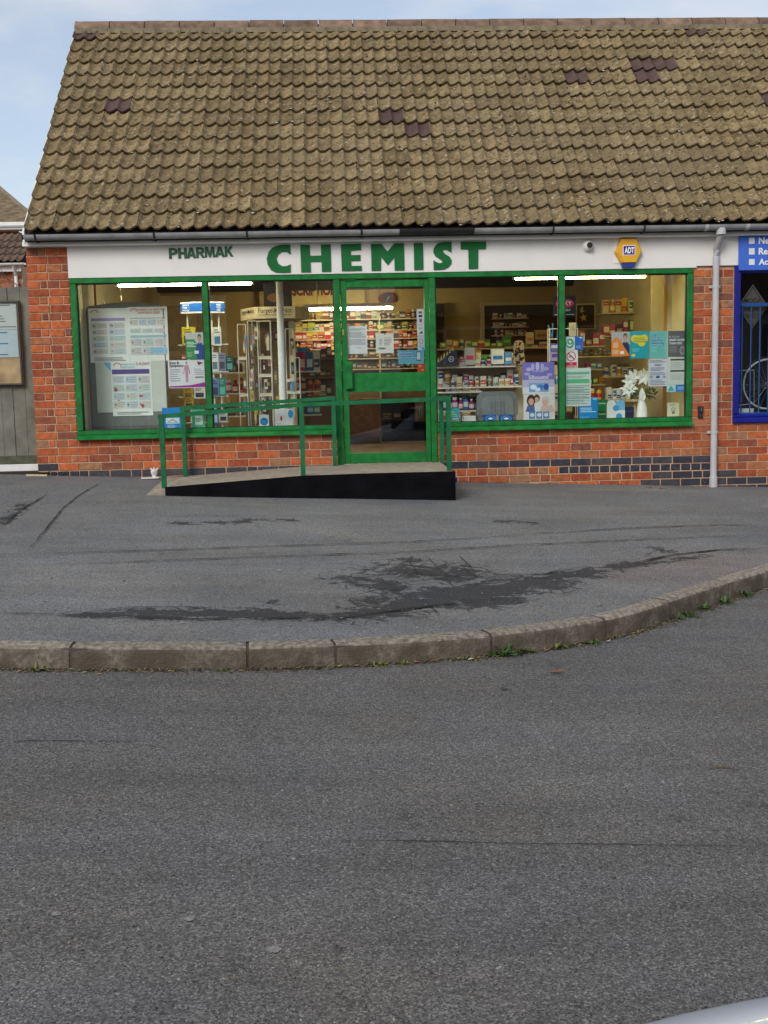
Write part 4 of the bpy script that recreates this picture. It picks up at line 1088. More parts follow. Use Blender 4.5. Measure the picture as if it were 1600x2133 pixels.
# ------------------------------------------------------------------ posters and cards
def sheet(name, label, r, Y, base, prints=(), texts=(), cat='poster', group=None, thick=0.0016, stand=None):
    px0, py0, px1, py1 = r; mx, my = (px0+px1)/2, (py0+py1)/2
    x0 = at(px0, my, Y)[0]; x1 = at(px1, my, Y)[0]; z0 = at(mx, py1, Y)[1]; z1 = at(mx, py0, Y)[1]
    W, H = x1-x0, z1-z0
    mb = MB(); mb.box(x0, x1, Y, Y+thick, z0, z1, ink(*base)); o = mb.build(name, origin=((x0+x1)/2, Y, z0), label=label, cat=cat, group=group)
    if prints:
        q = MB()
        for k, p in enumerate(prints):
            y = Y - 0.0006 - 0.00012*k
            if p[0] == 'e':
                _, u, v, ru, rv, c = p
                q.add([(x0+W*(u+ru*math.cos(2*math.pi*i/18)), y, z1-H*(v-rv*math.sin(2*math.pi*i/18))) for i in range(18)], [tuple(range(18))], ink(*c))
            elif p[0] == 'p':
                pts = p[1]; q.add([(x0+W*u, y, z1-H*v) for u, v in pts], [tuple(range(len(pts)))], ink(*p[2]))
            elif p[0] == 'L':      # block of print: lines of small type as thin bars
                _, u0, v0, u1, v1, n, c = p
                for i in range(n):
                    vv = v0 + (v1-v0)*(i+0.25)/n; hh = (v1-v0)/n*0.42; ue = u1 - (u1-u0)*random.choice((0, 0, 0.1, 0.25))
                    q.add([(x0+W*u0, y, z1-H*(vv+hh)), (x0+W*ue, y, z1-H*(vv+hh)), (x0+W*ue, y, z1-H*vv), (x0+W*u0, y, z1-H*vv)], [(0,1,2,3)], ink(*c))
            else:
                u0, v0, u1, v1, c = p
                q.add([(x0+W*u0, y, z1-H*v1), (x0+W*u1, y, z1-H*v1), (x0+W*u1, y, z1-H*v0), (x0+W*u0, y, z1-H*v0)], [(0,1,2,3)], ink(*c))
        q.build('printed_design', o)
    if texts:
        q = MB()
        for t in texts:
            u, v, h, s, c = t[:5]; kw = t[5] if len(t) > 5 else {}
            kw = dict(kw); wf = kw.pop('w', None)
            text(q, s, x0+W*u, z1-H*v, Y-0.0042, h*H, ink(*c), bold=kw.pop('b', 0.012), width=(wf*W if wf else None), **kw)
        q.build('lettering', o)
    if stand:
        q = MB(); q.bar(((x0+x1)/2, Y+0.004, z0+H*0.6), ((x0+x1)/2, Y+stand, z0), 0.02, ink(210,205,195), 0.003); q.build('strut', o)
    return o
GY_ = 0.0405
PALE = (228,229,224); TXT = (120,122,126); DK = (50,52,56)
def face(u, v, s, shirt, hair=(40,30,26), skin=(196,150,124)):
    return [('p', [(u-0.20*s,1.0),(u-0.22*s,v+0.34*s),(u-0.08*s,v+0.20*s),(u+0.10*s,v+0.20*s),(u+0.24*s,v+0.34*s),(u+0.24*s,1.0)], shirt),
            ('e', u, v-0.02*s, 0.105*s, 0.135*s, hair), ('e', u, v+0.03*s, 0.085*s, 0.115*s, skin), ('p', [(u-0.03*s,v+0.13*s),(u+0.04*s,v+0.13*s),(u+0.04*s,v+0.24*s),(u-0.03*s,v+0.24*s)], skin)]

# grey notice board and its posters in the left window
x0, zt = at(178, 637, 0.40); x1, zb = at(352, 896, 0.40)
NB = thing('notice_board', 'large grey felt display board with rounded top at the left of the window', 'board', ((x0+x1)/2, 0.42, 0.386))
pts = [(x0,0.386),(x1,0.386)]; 
for i in range(7): a = math.pi/2*i/6; pts.append((x1-0.05+0.05*math.cos(a), zt-0.05+0.05*math.sin(a)))
for i in range(9): u = i/8; pts.append((x1-0.06-(x1-x0-0.12)*u, zt+0.03*math.sin(math.pi*u)))
for i in range(7): a = math.pi/2+math.pi/2*i/6; pts.append((x0+0.05+0.05*math.cos(a), zt-0.05+0.05*math.sin(a)))
q = MB(); q.prism(pts, 0.41, 0.435, M_GREYB); q.build('felt_panel', NB)
q = MB(); q.box(x0, x1, 0.398, 0.44, 0.386, 0.43, mat('dark_trim', (0.09,0.095,0.10), 0.6)); q.build('bottom_trim', NB)
for xx in (x0, x1-0.012):
    q = MB(); q.box(xx, xx+0.012, 0.404, 0.438, 0.43, zt-0.05, mat('board_edge', (0.10,0.10,0.10), 0.5)); q.build('edge_strip', NB)
sheet('backing_sheet', 'plain pale paper sheet with blue corner behind the five a day poster', (201,752,346,858), 0.4065, (200,204,196), [('p',[(0.10,0),(0.22,0),(0.22,0.2)],(110,170,205))],
      [(0.33,0.92,0.05,'WE ARE',(40,80,90),dict(b=0.03, rot=math.pi/2))], cat='paper')
cell = [(190,206,210),(206,200,204),(196,210,204),(212,208,198),(190,200,214)]
def grid(u0, v0, u1, v1, nx, ny):
    out = []
    for i in range(nx):
        for j in range(ny):
            a = u0+(u1-u0)*i/nx; b = v0+(v1-v0)*j/ny; c = (u1-u0)/nx*0.92; d = (v1-v0)/ny*0.86
            out.append((a, b, a+c, b+d, random.choice(cell))); out.append(('L', a+c*0.35, b+d*0.1, a+c*0.95, b+d*0.9, 3, (168,170,172)))
            out.append(('e', a+c*0.18, b+d*0.5, c*0.10, d*0.24, random.choice([(196,160,164),(140,146,150),(150,180,190),(205,176,174),(150,150,150),(176,164,140)])))
    return out
rb = [('e', 0.16, 0.07, 0.10, 0.045, (205,130,130)), ('e', 0.16, 0.078, 0.075, 0.034, (230,222,216)), (0.05,0.085,0.27,0.125,PALE)]
sheet('health_poster', 'white healthy eating poster with lilac band, left of the upper pair on the grey board', (186,642,268,755), 0.4045, PALE, rb + [(0.06,0.18,0.93,0.235,(168,150,190))] + grid(0.06,0.27,0.95,0.86,2,5) + [('L',0.1,0.9,0.9,0.98,3,(150,150,150))])
sheet('portion_poster', 'white poster headed what is a healthy portion size with red lettering on the grey board', (268,639,350,752), 0.4042, PALE, rb + [(0.04,0.2,0.96,0.215,(150,158,160))] + grid(0.04,0.23,0.96,0.36,4,1) + grid(0.04,0.40,0.96,0.49,3,1) + [(0.04,0.52,0.96,0.56,(150,190,205))] + grid(0.04,0.58,0.96,0.90,3,2) + [(0.55,0.75,0.96,0.86,(140,185,215))],
      [(0.27,0.07,0.036,'WHAT IS A HEALTHY',(190,80,70),dict(w=0.68)),(0.27,0.125,0.036,'PORTION SIZE?',(190,80,70),dict(w=0.55))])
sheet('five_a_day_poster', 'white poster headed 5 a day with dark purple band low on the grey board', (233,752,317,866), 0.4025, (226,229,227), rb + [(0.02,0.15,0.95,0.235,(88,74,140))] + grid(0.03,0.27,0.97,0.88,3,4) + [('e',0.1,0.52,0.045,0.03,(170,70,84)),('e',0.72,0.64,0.06,0.02,(190,80,96)),('e',0.75,0.82,0.04,0.035,(180,70,80)),('L',0.1,0.92,0.9,0.98,2,(150,150,150))],
      [(0.23,0.075,0.036,'WHAT IS A',(150,190,180),dict(w=0.36)),(0.63,0.075,0.05,'5 A DAY',(180,90,90),dict(w=0.34)),(0.23,0.13,0.036,'PORTION?',(150,190,200),dict(w=0.36))])
# on the glass, left window
sheet('symptoms_poster', 'white signs and symptoms poster with body outline and magenta foot on the glass', (350.5,750,428,808), GY_, (218,216,220),
      [('p',[(0,0.98),(0,0.93),(0.6,0.90),(1,0.80),(1,0.98)],(160,40,150)),('e',0.50,0.10,0.025,0.045,(150,120,135)),('p',[(0.45,0.17),(0.55,0.17),(0.60,0.50),(0.57,0.50),(0.54,0.30),(0.54,0.50),(0.53,0.80),(0.505,0.80),(0.50,0.55),(0.495,0.80),(0.47,0.80),(0.46,0.50),(0.46,0.30),(0.42,0.50),(0.40,0.50)],(186,140,160)),
       ('L',0.05,0.30,0.32,0.78,6,(160,160,165)),('L',0.70,0.30,0.95,0.55,4,(170,165,170)),(0.72,0.60,0.95,0.64,(90,85,95)),('p',[(0.78,0.05),(0.95,0.10),(0.82,0.2)],(120,50,70))],
      [(0.04,0.13,0.085,'Signs &',(50,46,56),dict(b=0.02)),(0.04,0.23,0.085,'Symptoms',(50,46,56),dict(b=0.02))])
sheet('nurse_poster', 'green and blue pharmacist poster on the glass beside the left mullion', (387,692.5,427,748), GY_, (190,190,186), [('p',[(0,0.25),(0.45,0.25),(0.8,0.75),(0.8,1),(0,1)],(60,140,80))] + face(0.72,0.2,0.9,(45,70,150)) + [('L',0.06,0.34,0.55,0.55,4,(225,235,225)),(0.44,0.68,0.66,0.80,(225,228,230)),('L',0.06,0.72,0.36,0.92,4,(150,200,160))])
sheet('blue_card_poster', 'bright blue poster with white coat hanger panel low in the left window', (338,849,380,896.5), GY_, (30,130,200), [(0.18,0.45,0.85,0.70,(214,222,226)),('p',[(0.5,0.50),(0.80,0.66),(0.2,0.66)],(130,140,150)),('p',[(0.5,0.55),(0.70,0.645),(0.3,0.645)],(214,222,226)),('L',0.25,0.74,0.7,0.95,4,(190,220,240))])
sheet('green_card_poster', 'mint green poster with white note low in the left window', (399.5,853,427,895), GY_, (80,180,140), [(0.25,0.30,0.82,0.75,(215,226,218)),('L',0.32,0.42,0.75,0.62,3,(100,110,110))])
sheet('circle_leaflet', 'white leaflet with a blue disc standing on the window board', (540,864,560.5,892.5), 0.12, (214,222,228), [('e',0.5,0.5,0.40,0.29,(30,130,190)),('L',0.28,0.40,0.72,0.62,4,(90,170,215)),('L',0.2,0.9,0.8,0.97,2,(150,160,170))], cat='leaflet', stand=0.06)
LB = sheet('leaflet_box', 'white leaflet box with red dot and blue disc at the foot of the white pole', (572.5,852,611,892.5), 0.16, (205,206,204), [('e',0.35,0.48,0.06,0.13,(190,30,60)),('e',0.86,0.25,0.14,0.22,(50,140,200)),('L',0.1,0.7,0.35,0.95,2,(170,172,174))], cat='box', thick=0.08)
# door
sheet('door_notice', 'tall white typed notice on the upper door glass', (724.5,679.5,765,737), GY_, (236,236,240), [('L',0.12,0.08,0.9,0.16,2,(100,100,106)),('L',0.08,0.20,0.95,0.42,6,(140,140,148)),('L',0.08,0.46,0.92,0.68,6,(140,140,148)),('L',0.38,0.77,0.7,0.80,1,(90,90,96))], cat='notice')
sheet('open_notice', 'white opening hours card with the word open hanging in the door', (783,694.5,820,735.5), GY_, (236,233,224), [('L',0.2,0.26,0.36,0.62,5,(150,148,140)),('L',0.46,0.26,0.9,0.62,5,(140,138,130)),('L',0.46,0.19,0.82,0.22,1,(90,110,90)),('e',0.5,0.02,0.05,0.05,(150,120,90))],
      [(0.14,0.80,0.085,'OPEN',(40,38,36),dict(b=0.03,w=0.40))], cat='notice')
sheet('card_payment_strip', 'narrow white strip of payment card logos at the edge of the door glass', (868.5,643.5,883.5,699), GY_, (222,224,226), [(0.25,0.09,0.75,0.17,(180,60,70)),(0.25,0.22,0.75,0.31,(40,60,140)),(0.35,0.37,0.70,0.50,(160,60,140)),('p',[(0.3,0.90),(0.75,0.82),(0.8,0.92),(0.3,0.93)],(40,60,140)),('L',0.25,0.70,0.8,0.76,2,(60,80,160))],
      [(0.22,0.61,0.035,'VISA',(40,50,110),dict(w=0.5))], cat='sticker')
sheet('pale_sticker', 'pale blue sticker with orange ring below the payment strip on the door', (870,699.5,884.5,729), GY_, (186,204,220), [('e',0.5,0.38,0.30,0.18,(210,150,80)),('e',0.5,0.38,0.18,0.11,(190,206,220)),('L',0.2,0.68,0.8,0.80,2,(90,140,190)),('e',0.75,0.9,0.15,0.08,(30,120,190))], cat='sticker')
sheet('prescription_poster', 'turquoise landscape poster with blue text on the door glass', (830,729.5,883.5,758), GY_, (96,170,190), [(0.06,0.08,0.62,0.22,(70,130,185)),(0.06,0.27,0.66,0.42,(70,130,185)),(0.06,0.47,0.78,0.60,(70,130,185)),(0.70,0.10,0.88,0.78,(50,70,90)),(0.72,0.16,0.86,0.70,(190,205,210))],
      [(0.07,0.20,0.10,'Not all parents',(200,225,240),dict(w=0.5)),(0.07,0.39,0.10,'entitle you to',(200,225,240),dict(w=0.54)),(0.07,0.58,0.10,'free prescriptions',(200,225,240),dict(w=0.66))])
sheet('red_sticker', 'small orange red sticker low in the corner of the upper door glass', (869.5,757.5,885,774.5), GY_, (206,70,40), [('L',0.15,0.15,0.6,0.45,3,(230,180,160)),('e',0.7,0.78,0.2,0.1,(235,150,110))], cat='sticker')
# right windows
SIL = sheet('lilac_poster', 'lilac flower poster with white script lettering in the right window', (1088.5,754.5,1155,820.5), 0.125, (122,112,190), [(0,0.55,1,1,(186,178,212)),(0,0.78,1,1,(216,212,222)),('e',0.47,0.13,0.06,0.14,(190,180,220)),('e',0.32,0.15,0.055,0.12,(180,168,214)),('e',0.62,0.15,0.055,0.12,(180,168,214)),('e',0.20,0.22,0.09,0.06,(186,176,216)),('e',0.74,0.21,0.09,0.06,(172,160,210)),('e',0.14,0.36,0.09,0.05,(176,164,212)),('e',0.84,0.40,0.09,0.05,(170,160,208)),(0.2,0.65,0.82,0.94,(120,160,205)),('e',0.34,0.78,0.10,0.08,(215,228,240)),('e',0.56,0.78,0.10,0.08,(70,120,190)),('e',0.74,0.78,0.08,0.10,(40,80,160)),(0.40,0.80,0.55,0.92,(210,220,235))],
      [(0.5,0.53,0.125,'Silhouette',(232,232,240),dict(center=True,w=0.62,b=0.01)),(0.5,0.31,0.05,'DISCOVER',(200,196,226),dict(center=True,w=0.34))], thick=0.004, stand=0.10)
sheet('family_poster', 'white poster with two children and a grandmother standing below the lilac poster', (1091,821.5,1156,879), 0.118, (216,212,210), [('e',0.24,0.22,0.14,0.22,(60,40,34)),('e',0.24,0.26,0.085,0.13,(206,160,140)),('p',[(0.06,0.62),(0.12,0.40),(0.34,0.40),(0.38,0.62)],(80,100,150)),('e',0.42,0.14,0.10,0.14,(70,46,38)),('e',0.42,0.19,0.065,0.10,(206,160,140)),('p',[(0.36,0.60),(0.34,0.32),(0.5,0.32),(0.54,0.60)],(222,220,222)),('e',0.70,0.22,0.13,0.16,(196,192,188)),('e',0.69,0.30,0.09,0.13,(210,164,146)),('p',[(0.50,0.66),(0.58,0.42),(0.90,0.40),(0.98,0.60),(0.9,0.66)],(205,178,172)),
       (0.17,0.62,0.36,0.88,(90,130,175)),(0.40,0.62,0.59,0.88,(90,130,175)),(0.62,0.62,0.82,0.88,(90,130,175)),('e',0.27,0.74,0.07,0.07,(205,215,228)),('e',0.50,0.74,0.07,0.07,(205,215,228)),('e',0.72,0.74,0.07,0.07,(205,215,228)),('e',0.85,0.95,0.07,0.05,(60,90,150))], thick=0.004, stand=0.10)
sheet('teal_leaflet', 'small teal and yellow leaflet at the lower left of the right window', (940.5,850.5,957,883.5), 0.11, (30,160,170), [(0,0.78,1,1,(205,180,60)),(0.1,0.62,0.9,0.70,(190,220,215))],[(0.1,0.28,0.1,'Buy',(225,210,80),dict(w=0.4)),(0.1,0.42,0.1,'baby',(225,215,90),dict(w=0.6)),(0.1,0.54,0.085,'vitamin',(200,226,220),dict(w=0.75))], cat='leaflet', stand=0.05)
q_ = sheet('pharmacy_sticker', 'white sticker with green pharmacy cross emblem beside the right mullion', (1178,701,1197.5,729), GY_, (200,214,210), [('e',0.47,0.5,0.42,0.36,(30,120,90)),('e',0.45,0.47,0.34,0.28,(190,214,200)),('e',0.5,0.40,0.30,0.20,(40,140,90)),(0.44,0.27,0.56,0.50,(225,235,228)),(0.34,0.34,0.66,0.43,(225,235,228))], cat='sticker')
sheet('blue_side_sticker', 'plain mid blue sticker beside the green pharmacy cross', (1198,700.5,1215,729), GY_, (30,100,180), [('L',0.1,0.66,0.7,0.88,4,(150,190,230)),(0.5,0.06,0.9,0.14,(180,210,235))], cat='sticker')
sheet('no_smoking_sign', 'white and red no smoking sign with struck cigarette symbol on the glass', (1177.5,730,1203.5,766), GY_, (220,216,218), [('e',0.48,0.34,0.38,0.29,(190,40,60)),('e',0.48,0.34,0.31,0.235,(220,216,218)),(0.28,0.34,0.62,0.40,(60,60,66)),('p',[(0.20,0.17),(0.26,0.12),(0.76,0.50),(0.70,0.55)],(190,40,60)),(0.04,0.68,0.92,0.97,(196,30,60))],
      [(0.48,0.80,0.075,'No',(235,225,228),dict(center=True)),(0.48,0.93,0.085,'smoking',(235,225,228),dict(center=True,w=0.75))], cat='sign')
sheet('price_list', 'tall white list with green bands on the glass below the no smoking sign', (1177.5,766.5,1231,846), GY_, (196,210,204), [(0.06,0.10,0.94,0.17,(110,176,140)),(0.06,0.29,0.94,0.40,(90,176,130))] + [('L',0.06,0.20,0.9,0.27,2,(130,150,144)),('L',0.06,0.44,0.94,0.96,11,(128,150,146)),(0.04,0.495,0.96,0.503,(50,70,70)),(0.04,0.575,0.96,0.582,(50,70,70)),(0.04,0.62,0.96,0.628,(50,70,70)),(0.04,0.70,0.96,0.708,(50,70,70)),(0.04,0.775,0.96,0.783,(50,70,70)),(0.04,0.845,0.96,0.853,(50,70,70))], cat='notice')
sheet('blue_window_poster', 'bright blue poster half hidden behind the green banded list', (1206,827.5,1245,877), GY_+0.004, (20,130,195), [(0.75,0.05,0.95,0.10,(170,210,235)),('L',0.08,0.42,0.9,0.65,3,(190,225,240)),('L',0.1,0.80,0.7,0.92,3,(120,190,225))])
sheet('orange_poster', 'orange and grey poster of a person in navy, leftmost of the row of four', (1274,691,1312.5,741.5), GY_, (172,170,168), face(0.74,0.22,1.0,(36,50,92)) + [('p',[(0,0.42),(0.25,0.20),(0.42,0.30),(0.95,0.95),(0.95,1),(0,1)],(220,130,50)),('L',0.08,0.44,0.45,0.66,5,(240,215,190)),('L',0.05,0.74,0.4,0.92,4,(240,205,170)),(0.46,0.80,0.68,0.92,(225,225,225))])
sheet('cloud_poster', 'teal poster with a yellow thought cloud, second of the row of four', (1313,690,1351.5,746.5), GY_, (20,155,165), [('e',0.5,0.30,0.46,0.15,(220,200,60)),('e',0.25,0.26,0.22,0.13,(220,200,60)),('e',0.75,0.24,0.2,0.12,(220,200,60)),('e',0.62,0.44,0.2,0.12,(220,200,60)),('e',0.17,0.88,0.11,0.05,(220,200,60)),('L',0.18,0.22,0.85,0.42,3,(120,150,70)),('L',0.08,0.62,0.5,0.76,4,(110,200,205))])
sheet('benefits_poster', 'pale turquoise poster with blue highlighted text, third of the row of four', (1353,690,1390,746.5), GY_, (104,180,172), [(0.08,0.13,0.46,0.20,(50,110,170)),(0.08,0.24,0.92,0.30,(50,110,170)),(0.08,0.34,0.70,0.41,(50,110,170)),(0.08,0.44,0.80,0.51,(50,110,170)),('L',0.08,0.58,0.4,0.78,4,(140,200,196))],
      [(0.10,0.19,0.05,'Not all',(210,232,240),dict(w=0.34)),(0.10,0.29,0.05,'benefits entitle',(210,232,240),dict(w=0.78)),(0.10,0.40,0.05,'you to free',(210,232,240),dict(w=0.56)),(0.10,0.50,0.05,'prescriptions',(210,232,240),dict(w=0.66))])
sheet('heart_poster', 'dark grey poster asking is your heart older than you, rightmost of the row of four', (1392,689,1430,743), GY_, (88,90,92), [('L',0.08,0.58,0.5,0.84,5,(130,132,134)),('e',0.78,0.76,0.15,0.17,(150,152,154)),('e',0.78,0.76,0.11,0.13,(88,90,92)),(0.66,0.66,0.9,0.86,(140,142,144)),(0.69,0.69,0.87,0.83,(100,102,104))],
      [(0.06,0.26,0.065,'IS YOUR',(205,206,206),dict(w=0.55,b=0.0)),(0.06,0.39,0.08,'HEART OLDER',(226,226,226),dict(w=0.84,b=0.03)),(0.06,0.52,0.08,'THAN YOU?',(226,226,226),dict(w=0.68,b=0.03))])
sheet('event_notice', 'white printed notice with small pictures below the turquoise poster', (1351,748,1390,804.5), GY_, (196,200,210), [('L',0.06,0.04,0.94,0.13,2,(60,62,72)),('L',0.32,0.17,0.68,0.26,2,(60,62,72)),('L',0.1,0.30,0.86,0.44,3,(100,102,116)),('L',0.08,0.48,0.92,0.60,3,(120,120,132)),('e',0.5,0.66,0.12,0.05,(60,90,150)),('e',0.15,0.66,0.10,0.05,(180,140,140)),('e',0.85,0.66,0.10,0.05,(180,140,140)),('L',0.1,0.75,0.9,0.96,4,(130,132,144))], cat='notice')
sheet('pale_notice', 'pale grey notice with black bars below the dark grey poster', (1391,744,1430,801), GY_, (196,202,192), [(0.14,0.06,0.88,0.12,(50,52,50)),('L',0.14,0.17,0.86,0.42,6,(165,170,162)),(0.14,0.47,0.88,0.53,(50,52,50)),('L',0.14,0.60,0.86,0.84,6,(170,175,168))], cat='notice')
sheet('family_card', 'small blue and white card below the pale grey notice', (1389,801.5,1430,816), GY_, (40,120,190), [(0,0,0.45,1,(170,205,205)),('p',[(0.05,0.9),(0.2,0.1),(0.4,0.8)],(60,150,150)),('L',0.55,0.25,0.95,0.75,2,(170,205,235))], cat='card')
sheet('dispenser_card', 'small cream card with a face printed on it propped in the right corner', (1390,838.5,1415,870.5), 0.20, (206,204,176), [('e',0.5,0.44,0.17,0.13,(90,84,76)),('e',0.5,0.44,0.13,0.10,(190,186,160)),('e',0.52,0.66,0.14,0.09,(120,112,100)),('L',0.2,0.12,0.85,0.2,1,(90,86,80)),('L',0.3,0.88,0.9,0.94,1,(130,126,116))], cat='card', stand=0.08)
# hosiery sign
x, z = at(1176, 638, 0.30)
HS = sheet('hosiery_sign', 'black hosiery sign with pink oval and white lettering behind the right mullion', (1152.5,617,1200,660), 0.30, (26,24,28), [('e',0.5,0.35,0.40,0.23,(205,40,90)),('L',0.06,0.86,0.92,0.92,1,(190,186,186))],
      [(0.5,0.44,0.20,'SILKY',(236,226,230),dict(center=True,w=0.62)),(0.5,0.73,0.11,'HOSIERY',(210,206,206),dict(center=True,w=0.54))], cat='sign', thick=0.006)

# ------------------------------------------------------------------ interior fittings
def tube_light(label, pa, pb, Y, strength, col, rad=0.019):
    (xa, za), (xb, zb) = at(*pa, Y), at(*pb, Y); za = zb = (za+zb)/2
    t = thing('fluorescent_light', label, 'light', ((xa+xb)/2, Y, za))
    q = MB(); q.tube([(xa+0.012, Y, za), (xb-0.012, Y, zb)], rad, emit('tube_'+label[:18], col, strength), 10); q.build('tube', t)
    q = MB(); q.box(xa-0.02, xb+0.02, Y-0.03, Y+0.03, za+0.024, za+0.075, M_UPVC); q.build('batten', t)
    for xx in (xa, xb):
        q = MB(); q.box(xx-0.014, xx+0.014, Y-0.015, Y+0.015, za-0.016, za+0.026, M_UPVC); q.build('end_cap', t)
    q = MB()
    for xx in (xa+0.2, xb-0.2): q.tube([(xx, Y, za+0.075), (xx, Y, 2.661)], 0.005, M_UPVC, 6)
    q.build('hanger', t)
WARM = (1.0, 0.83, 0.52)
tube_light('lit white fluorescent tube across the top of the left window', (244,594), (526,589.5), 0.55, 42.0, (1.0, 0.86, 0.54))
tube_light('lit yellow fluorescent tube across the top of the right window', (1071,580), (1346,574.5), 0.55, 44.0, (1.0, 0.78, 0.26))
tube_light('lit fluorescent tube hanging in front of the shelves behind the door', (634,645), (819,641), 4.9, 80.0, WARM)

# stock -----------------------------------------------------------------
def carton_mesh(k):
    q = MB(); A, B = ink(200,200,200), ink(60,60,60)
    q.bbox(-0.5, 0.5, 0.0, 1.0, 0.0, 1.0, A, 0.02)
    z0, z1, x0, x1 = [(0.18,0.62,-0.44,0.44),(0.55,0.9,-0.5,0.5),(0.1,0.4,-0.42,0.42),(0.3,0.85,-0.30,0.46)][k]
    q.box(x0+0.0, x1-0.0, -0.012, 0.004, z0, z1, B)
    q.box(-0.36, 0.2, -0.016, 0.004, z0+(z1-z0)*0.35, z0+(z1-z0)*0.55, ink(225,225,225))
    return q.mesh('carton')
CART = [carton_mesh(k) for k in range(4)]
def bottle_mesh(k):
    q = MB(); A, B, C = ink(200,200,200), ink(90,90,90), ink(235,235,235)
    prof = [[(0.44,0),(0.5,0.02),(0.5,0.14),(0.505,0.15),(0.505,0.50),(0.5,0.51),(0.5,0.62),(0.36,0.74),(0.2,0.79),(0.2,0.83),(0.24,0.835),(0.24,0.98),(0.2,1.0)],
            [(0.40,0),(0.5,0.03),(0.5,0.2),(0.505,0.21),(0.505,0.6),(0.5,0.61),(0.48,0.74),(0.44,0.78),(0.42,0.785),(0.42,0.79),(0.43,0.795),(0.43,0.98),(0.38,1.0)]][k]
    ms = [A,A,A,B,A,A,A,A,A,C,C,C,C]
    v = len(q.v); q.lathe(prof, 0, 0, 0, A, 10, ms); me = q.mesh('bottle', smooth=True); return me
BOTT = [bottle_mesh(k) for k in range(2)]
# make sure slot order is body, print, top for both kinds
PAL = {'med': [((190,190,180),(60,110,70)),((170,150,60),(70,70,60)),((60,120,60),(200,200,120)),((190,180,150),(140,40,40)),((120,60,40),(200,190,170)),((60,60,70),(170,160,150)),((180,120,50),(70,40,30)),((150,160,60),(60,80,60))],
       'red': [((170,40,40),(220,210,200)),((190,110,50),(120,30,30)),((120,30,40),(210,190,170)),((200,180,60),(150,40,40)),((170,70,90),(220,220,220)),((70,50,60),(180,150,140))],
       'white': [((205,205,200),(60,90,150)),((200,196,190),(190,50,70)),((190,200,205),(40,60,110)),((205,200,180),(170,120,60)),((180,186,190),(80,80,90)),((205,190,190),(160,40,90))],
       'blue': [((40,110,170),(205,215,225)),((30,60,120),(190,200,215)),((60,150,160),(215,220,215)),((190,200,210),(40,80,150)),((150,40,110),(220,200,215))],
       'dark': [((44,40,40),(120,110,100)),((60,44,36),(150,120,80)),((36,50,46),(110,130,120)),((80,60,40),(170,150,110)),((50,50,66),(140,130,140))],
       'bright': [((200,170,40),(180,40,40)),((190,60,50),(220,200,120)),((90,150,60),(220,220,150)),((205,190,150),(170,60,60)),((190,120,40),(220,210,170)),((210,200,190),(60,120,60))]}
def stock(px0, px1, py, Y, hp, wp, pal, label, group, kinds='cccb', z=None, depth=0.08, gap=0.25, skip=0.0):
    """a row of packs standing at photo row py, hp/wp their height and width range in photo pixels"""
    s = 1/ppm(Y); px = px0
    xa, za = at(px0, py, Y); xb, zb = at(px1, py, Y); zz = (za+zb)/2 if z is None else z
    x = xa; cnt = 0
    while x < xb:
        wd = random.uniform(*wp)*s; ht = random.uniform(*hp)*s
        if x + wd > xb + 0.3*wd: break
        if random.random() >= skip:
            a, b = random.choice(PAL[pal]); k = random.choice(kinds); cnt += 1
            if k == 'c':
                o = inst('carton', random.choice(CART), (x+wd/2, Y+random.uniform(0,0.02), zz), scale=(wd, depth, ht), rot=(0,0,random.uniform(-0.08,0.08)), mats=[ink(*a), ink(*b), ink(215,212,205)])
                tag(o, '%s %s from left: %s' % (cname(a), ORD[cnt-1], label[0]), 'carton', group)
            else:
                d = min(wd, ht*0.55)
                o = inst('bottle', random.choice(BOTT), (x+wd/2, Y+d/2+random.uniform(0,0.02), zz), scale=(d, d, ht), mats=[ink(*a), ink(*b), random.choice([ink(215,212,205), ink(*b), ink(40,40,44)])])
                tag(o, '%s %s from left: %s' % (cname(a), ORD[cnt-1], label[1]), 'bottle', group)
        x += wd*(1.0 + random.random()*gap)
    return zz

def shelf_unit(name, label, boards, Y, depth, matl, uprights=(), back=None, board_t=0.018, cat='shelf'):
    """boards: (px0, px1, py) of each front edge"""
    xs = [at(b[0], b[2], Y)[0] for b in boards] + [at(b[1], b[2], Y)[0] for b in boards]
    zs = [(at(b[0], b[2], Y)[1]+at(b[1], b[2], Y)[1])/2 for b in boards]
    zb = min(zs); u = thing(name, label, cat, ((min(xs)+max(xs))/2, Y+depth/2, -0.045))
    for b, z in zip(boards, zs):
        x0 = at(b[0], b[2], Y)[0]; x1 = at(b[1], b[2], Y)[0]
        q = MB(); q.box(x0, x1, Y, Y+depth, z-board_t, z-0.001, matl); q.build('shelf_board', u)
    for px in uprights:
        x = at(px, boards[0][2], Y)[0]; q = MB(); q.box(x-0.012, x+0.012, Y+0.012, Y+depth-0.001, -0.045, max(zs)+0.10, matl); q.build('upright', u)
    if back:
        q = MB(); q.box(min(xs), max(xs), Y+depth, Y+depth+0.015, -0.045, max(zs)+back[0], back[1]); q.build('back_panel', u)
    return u

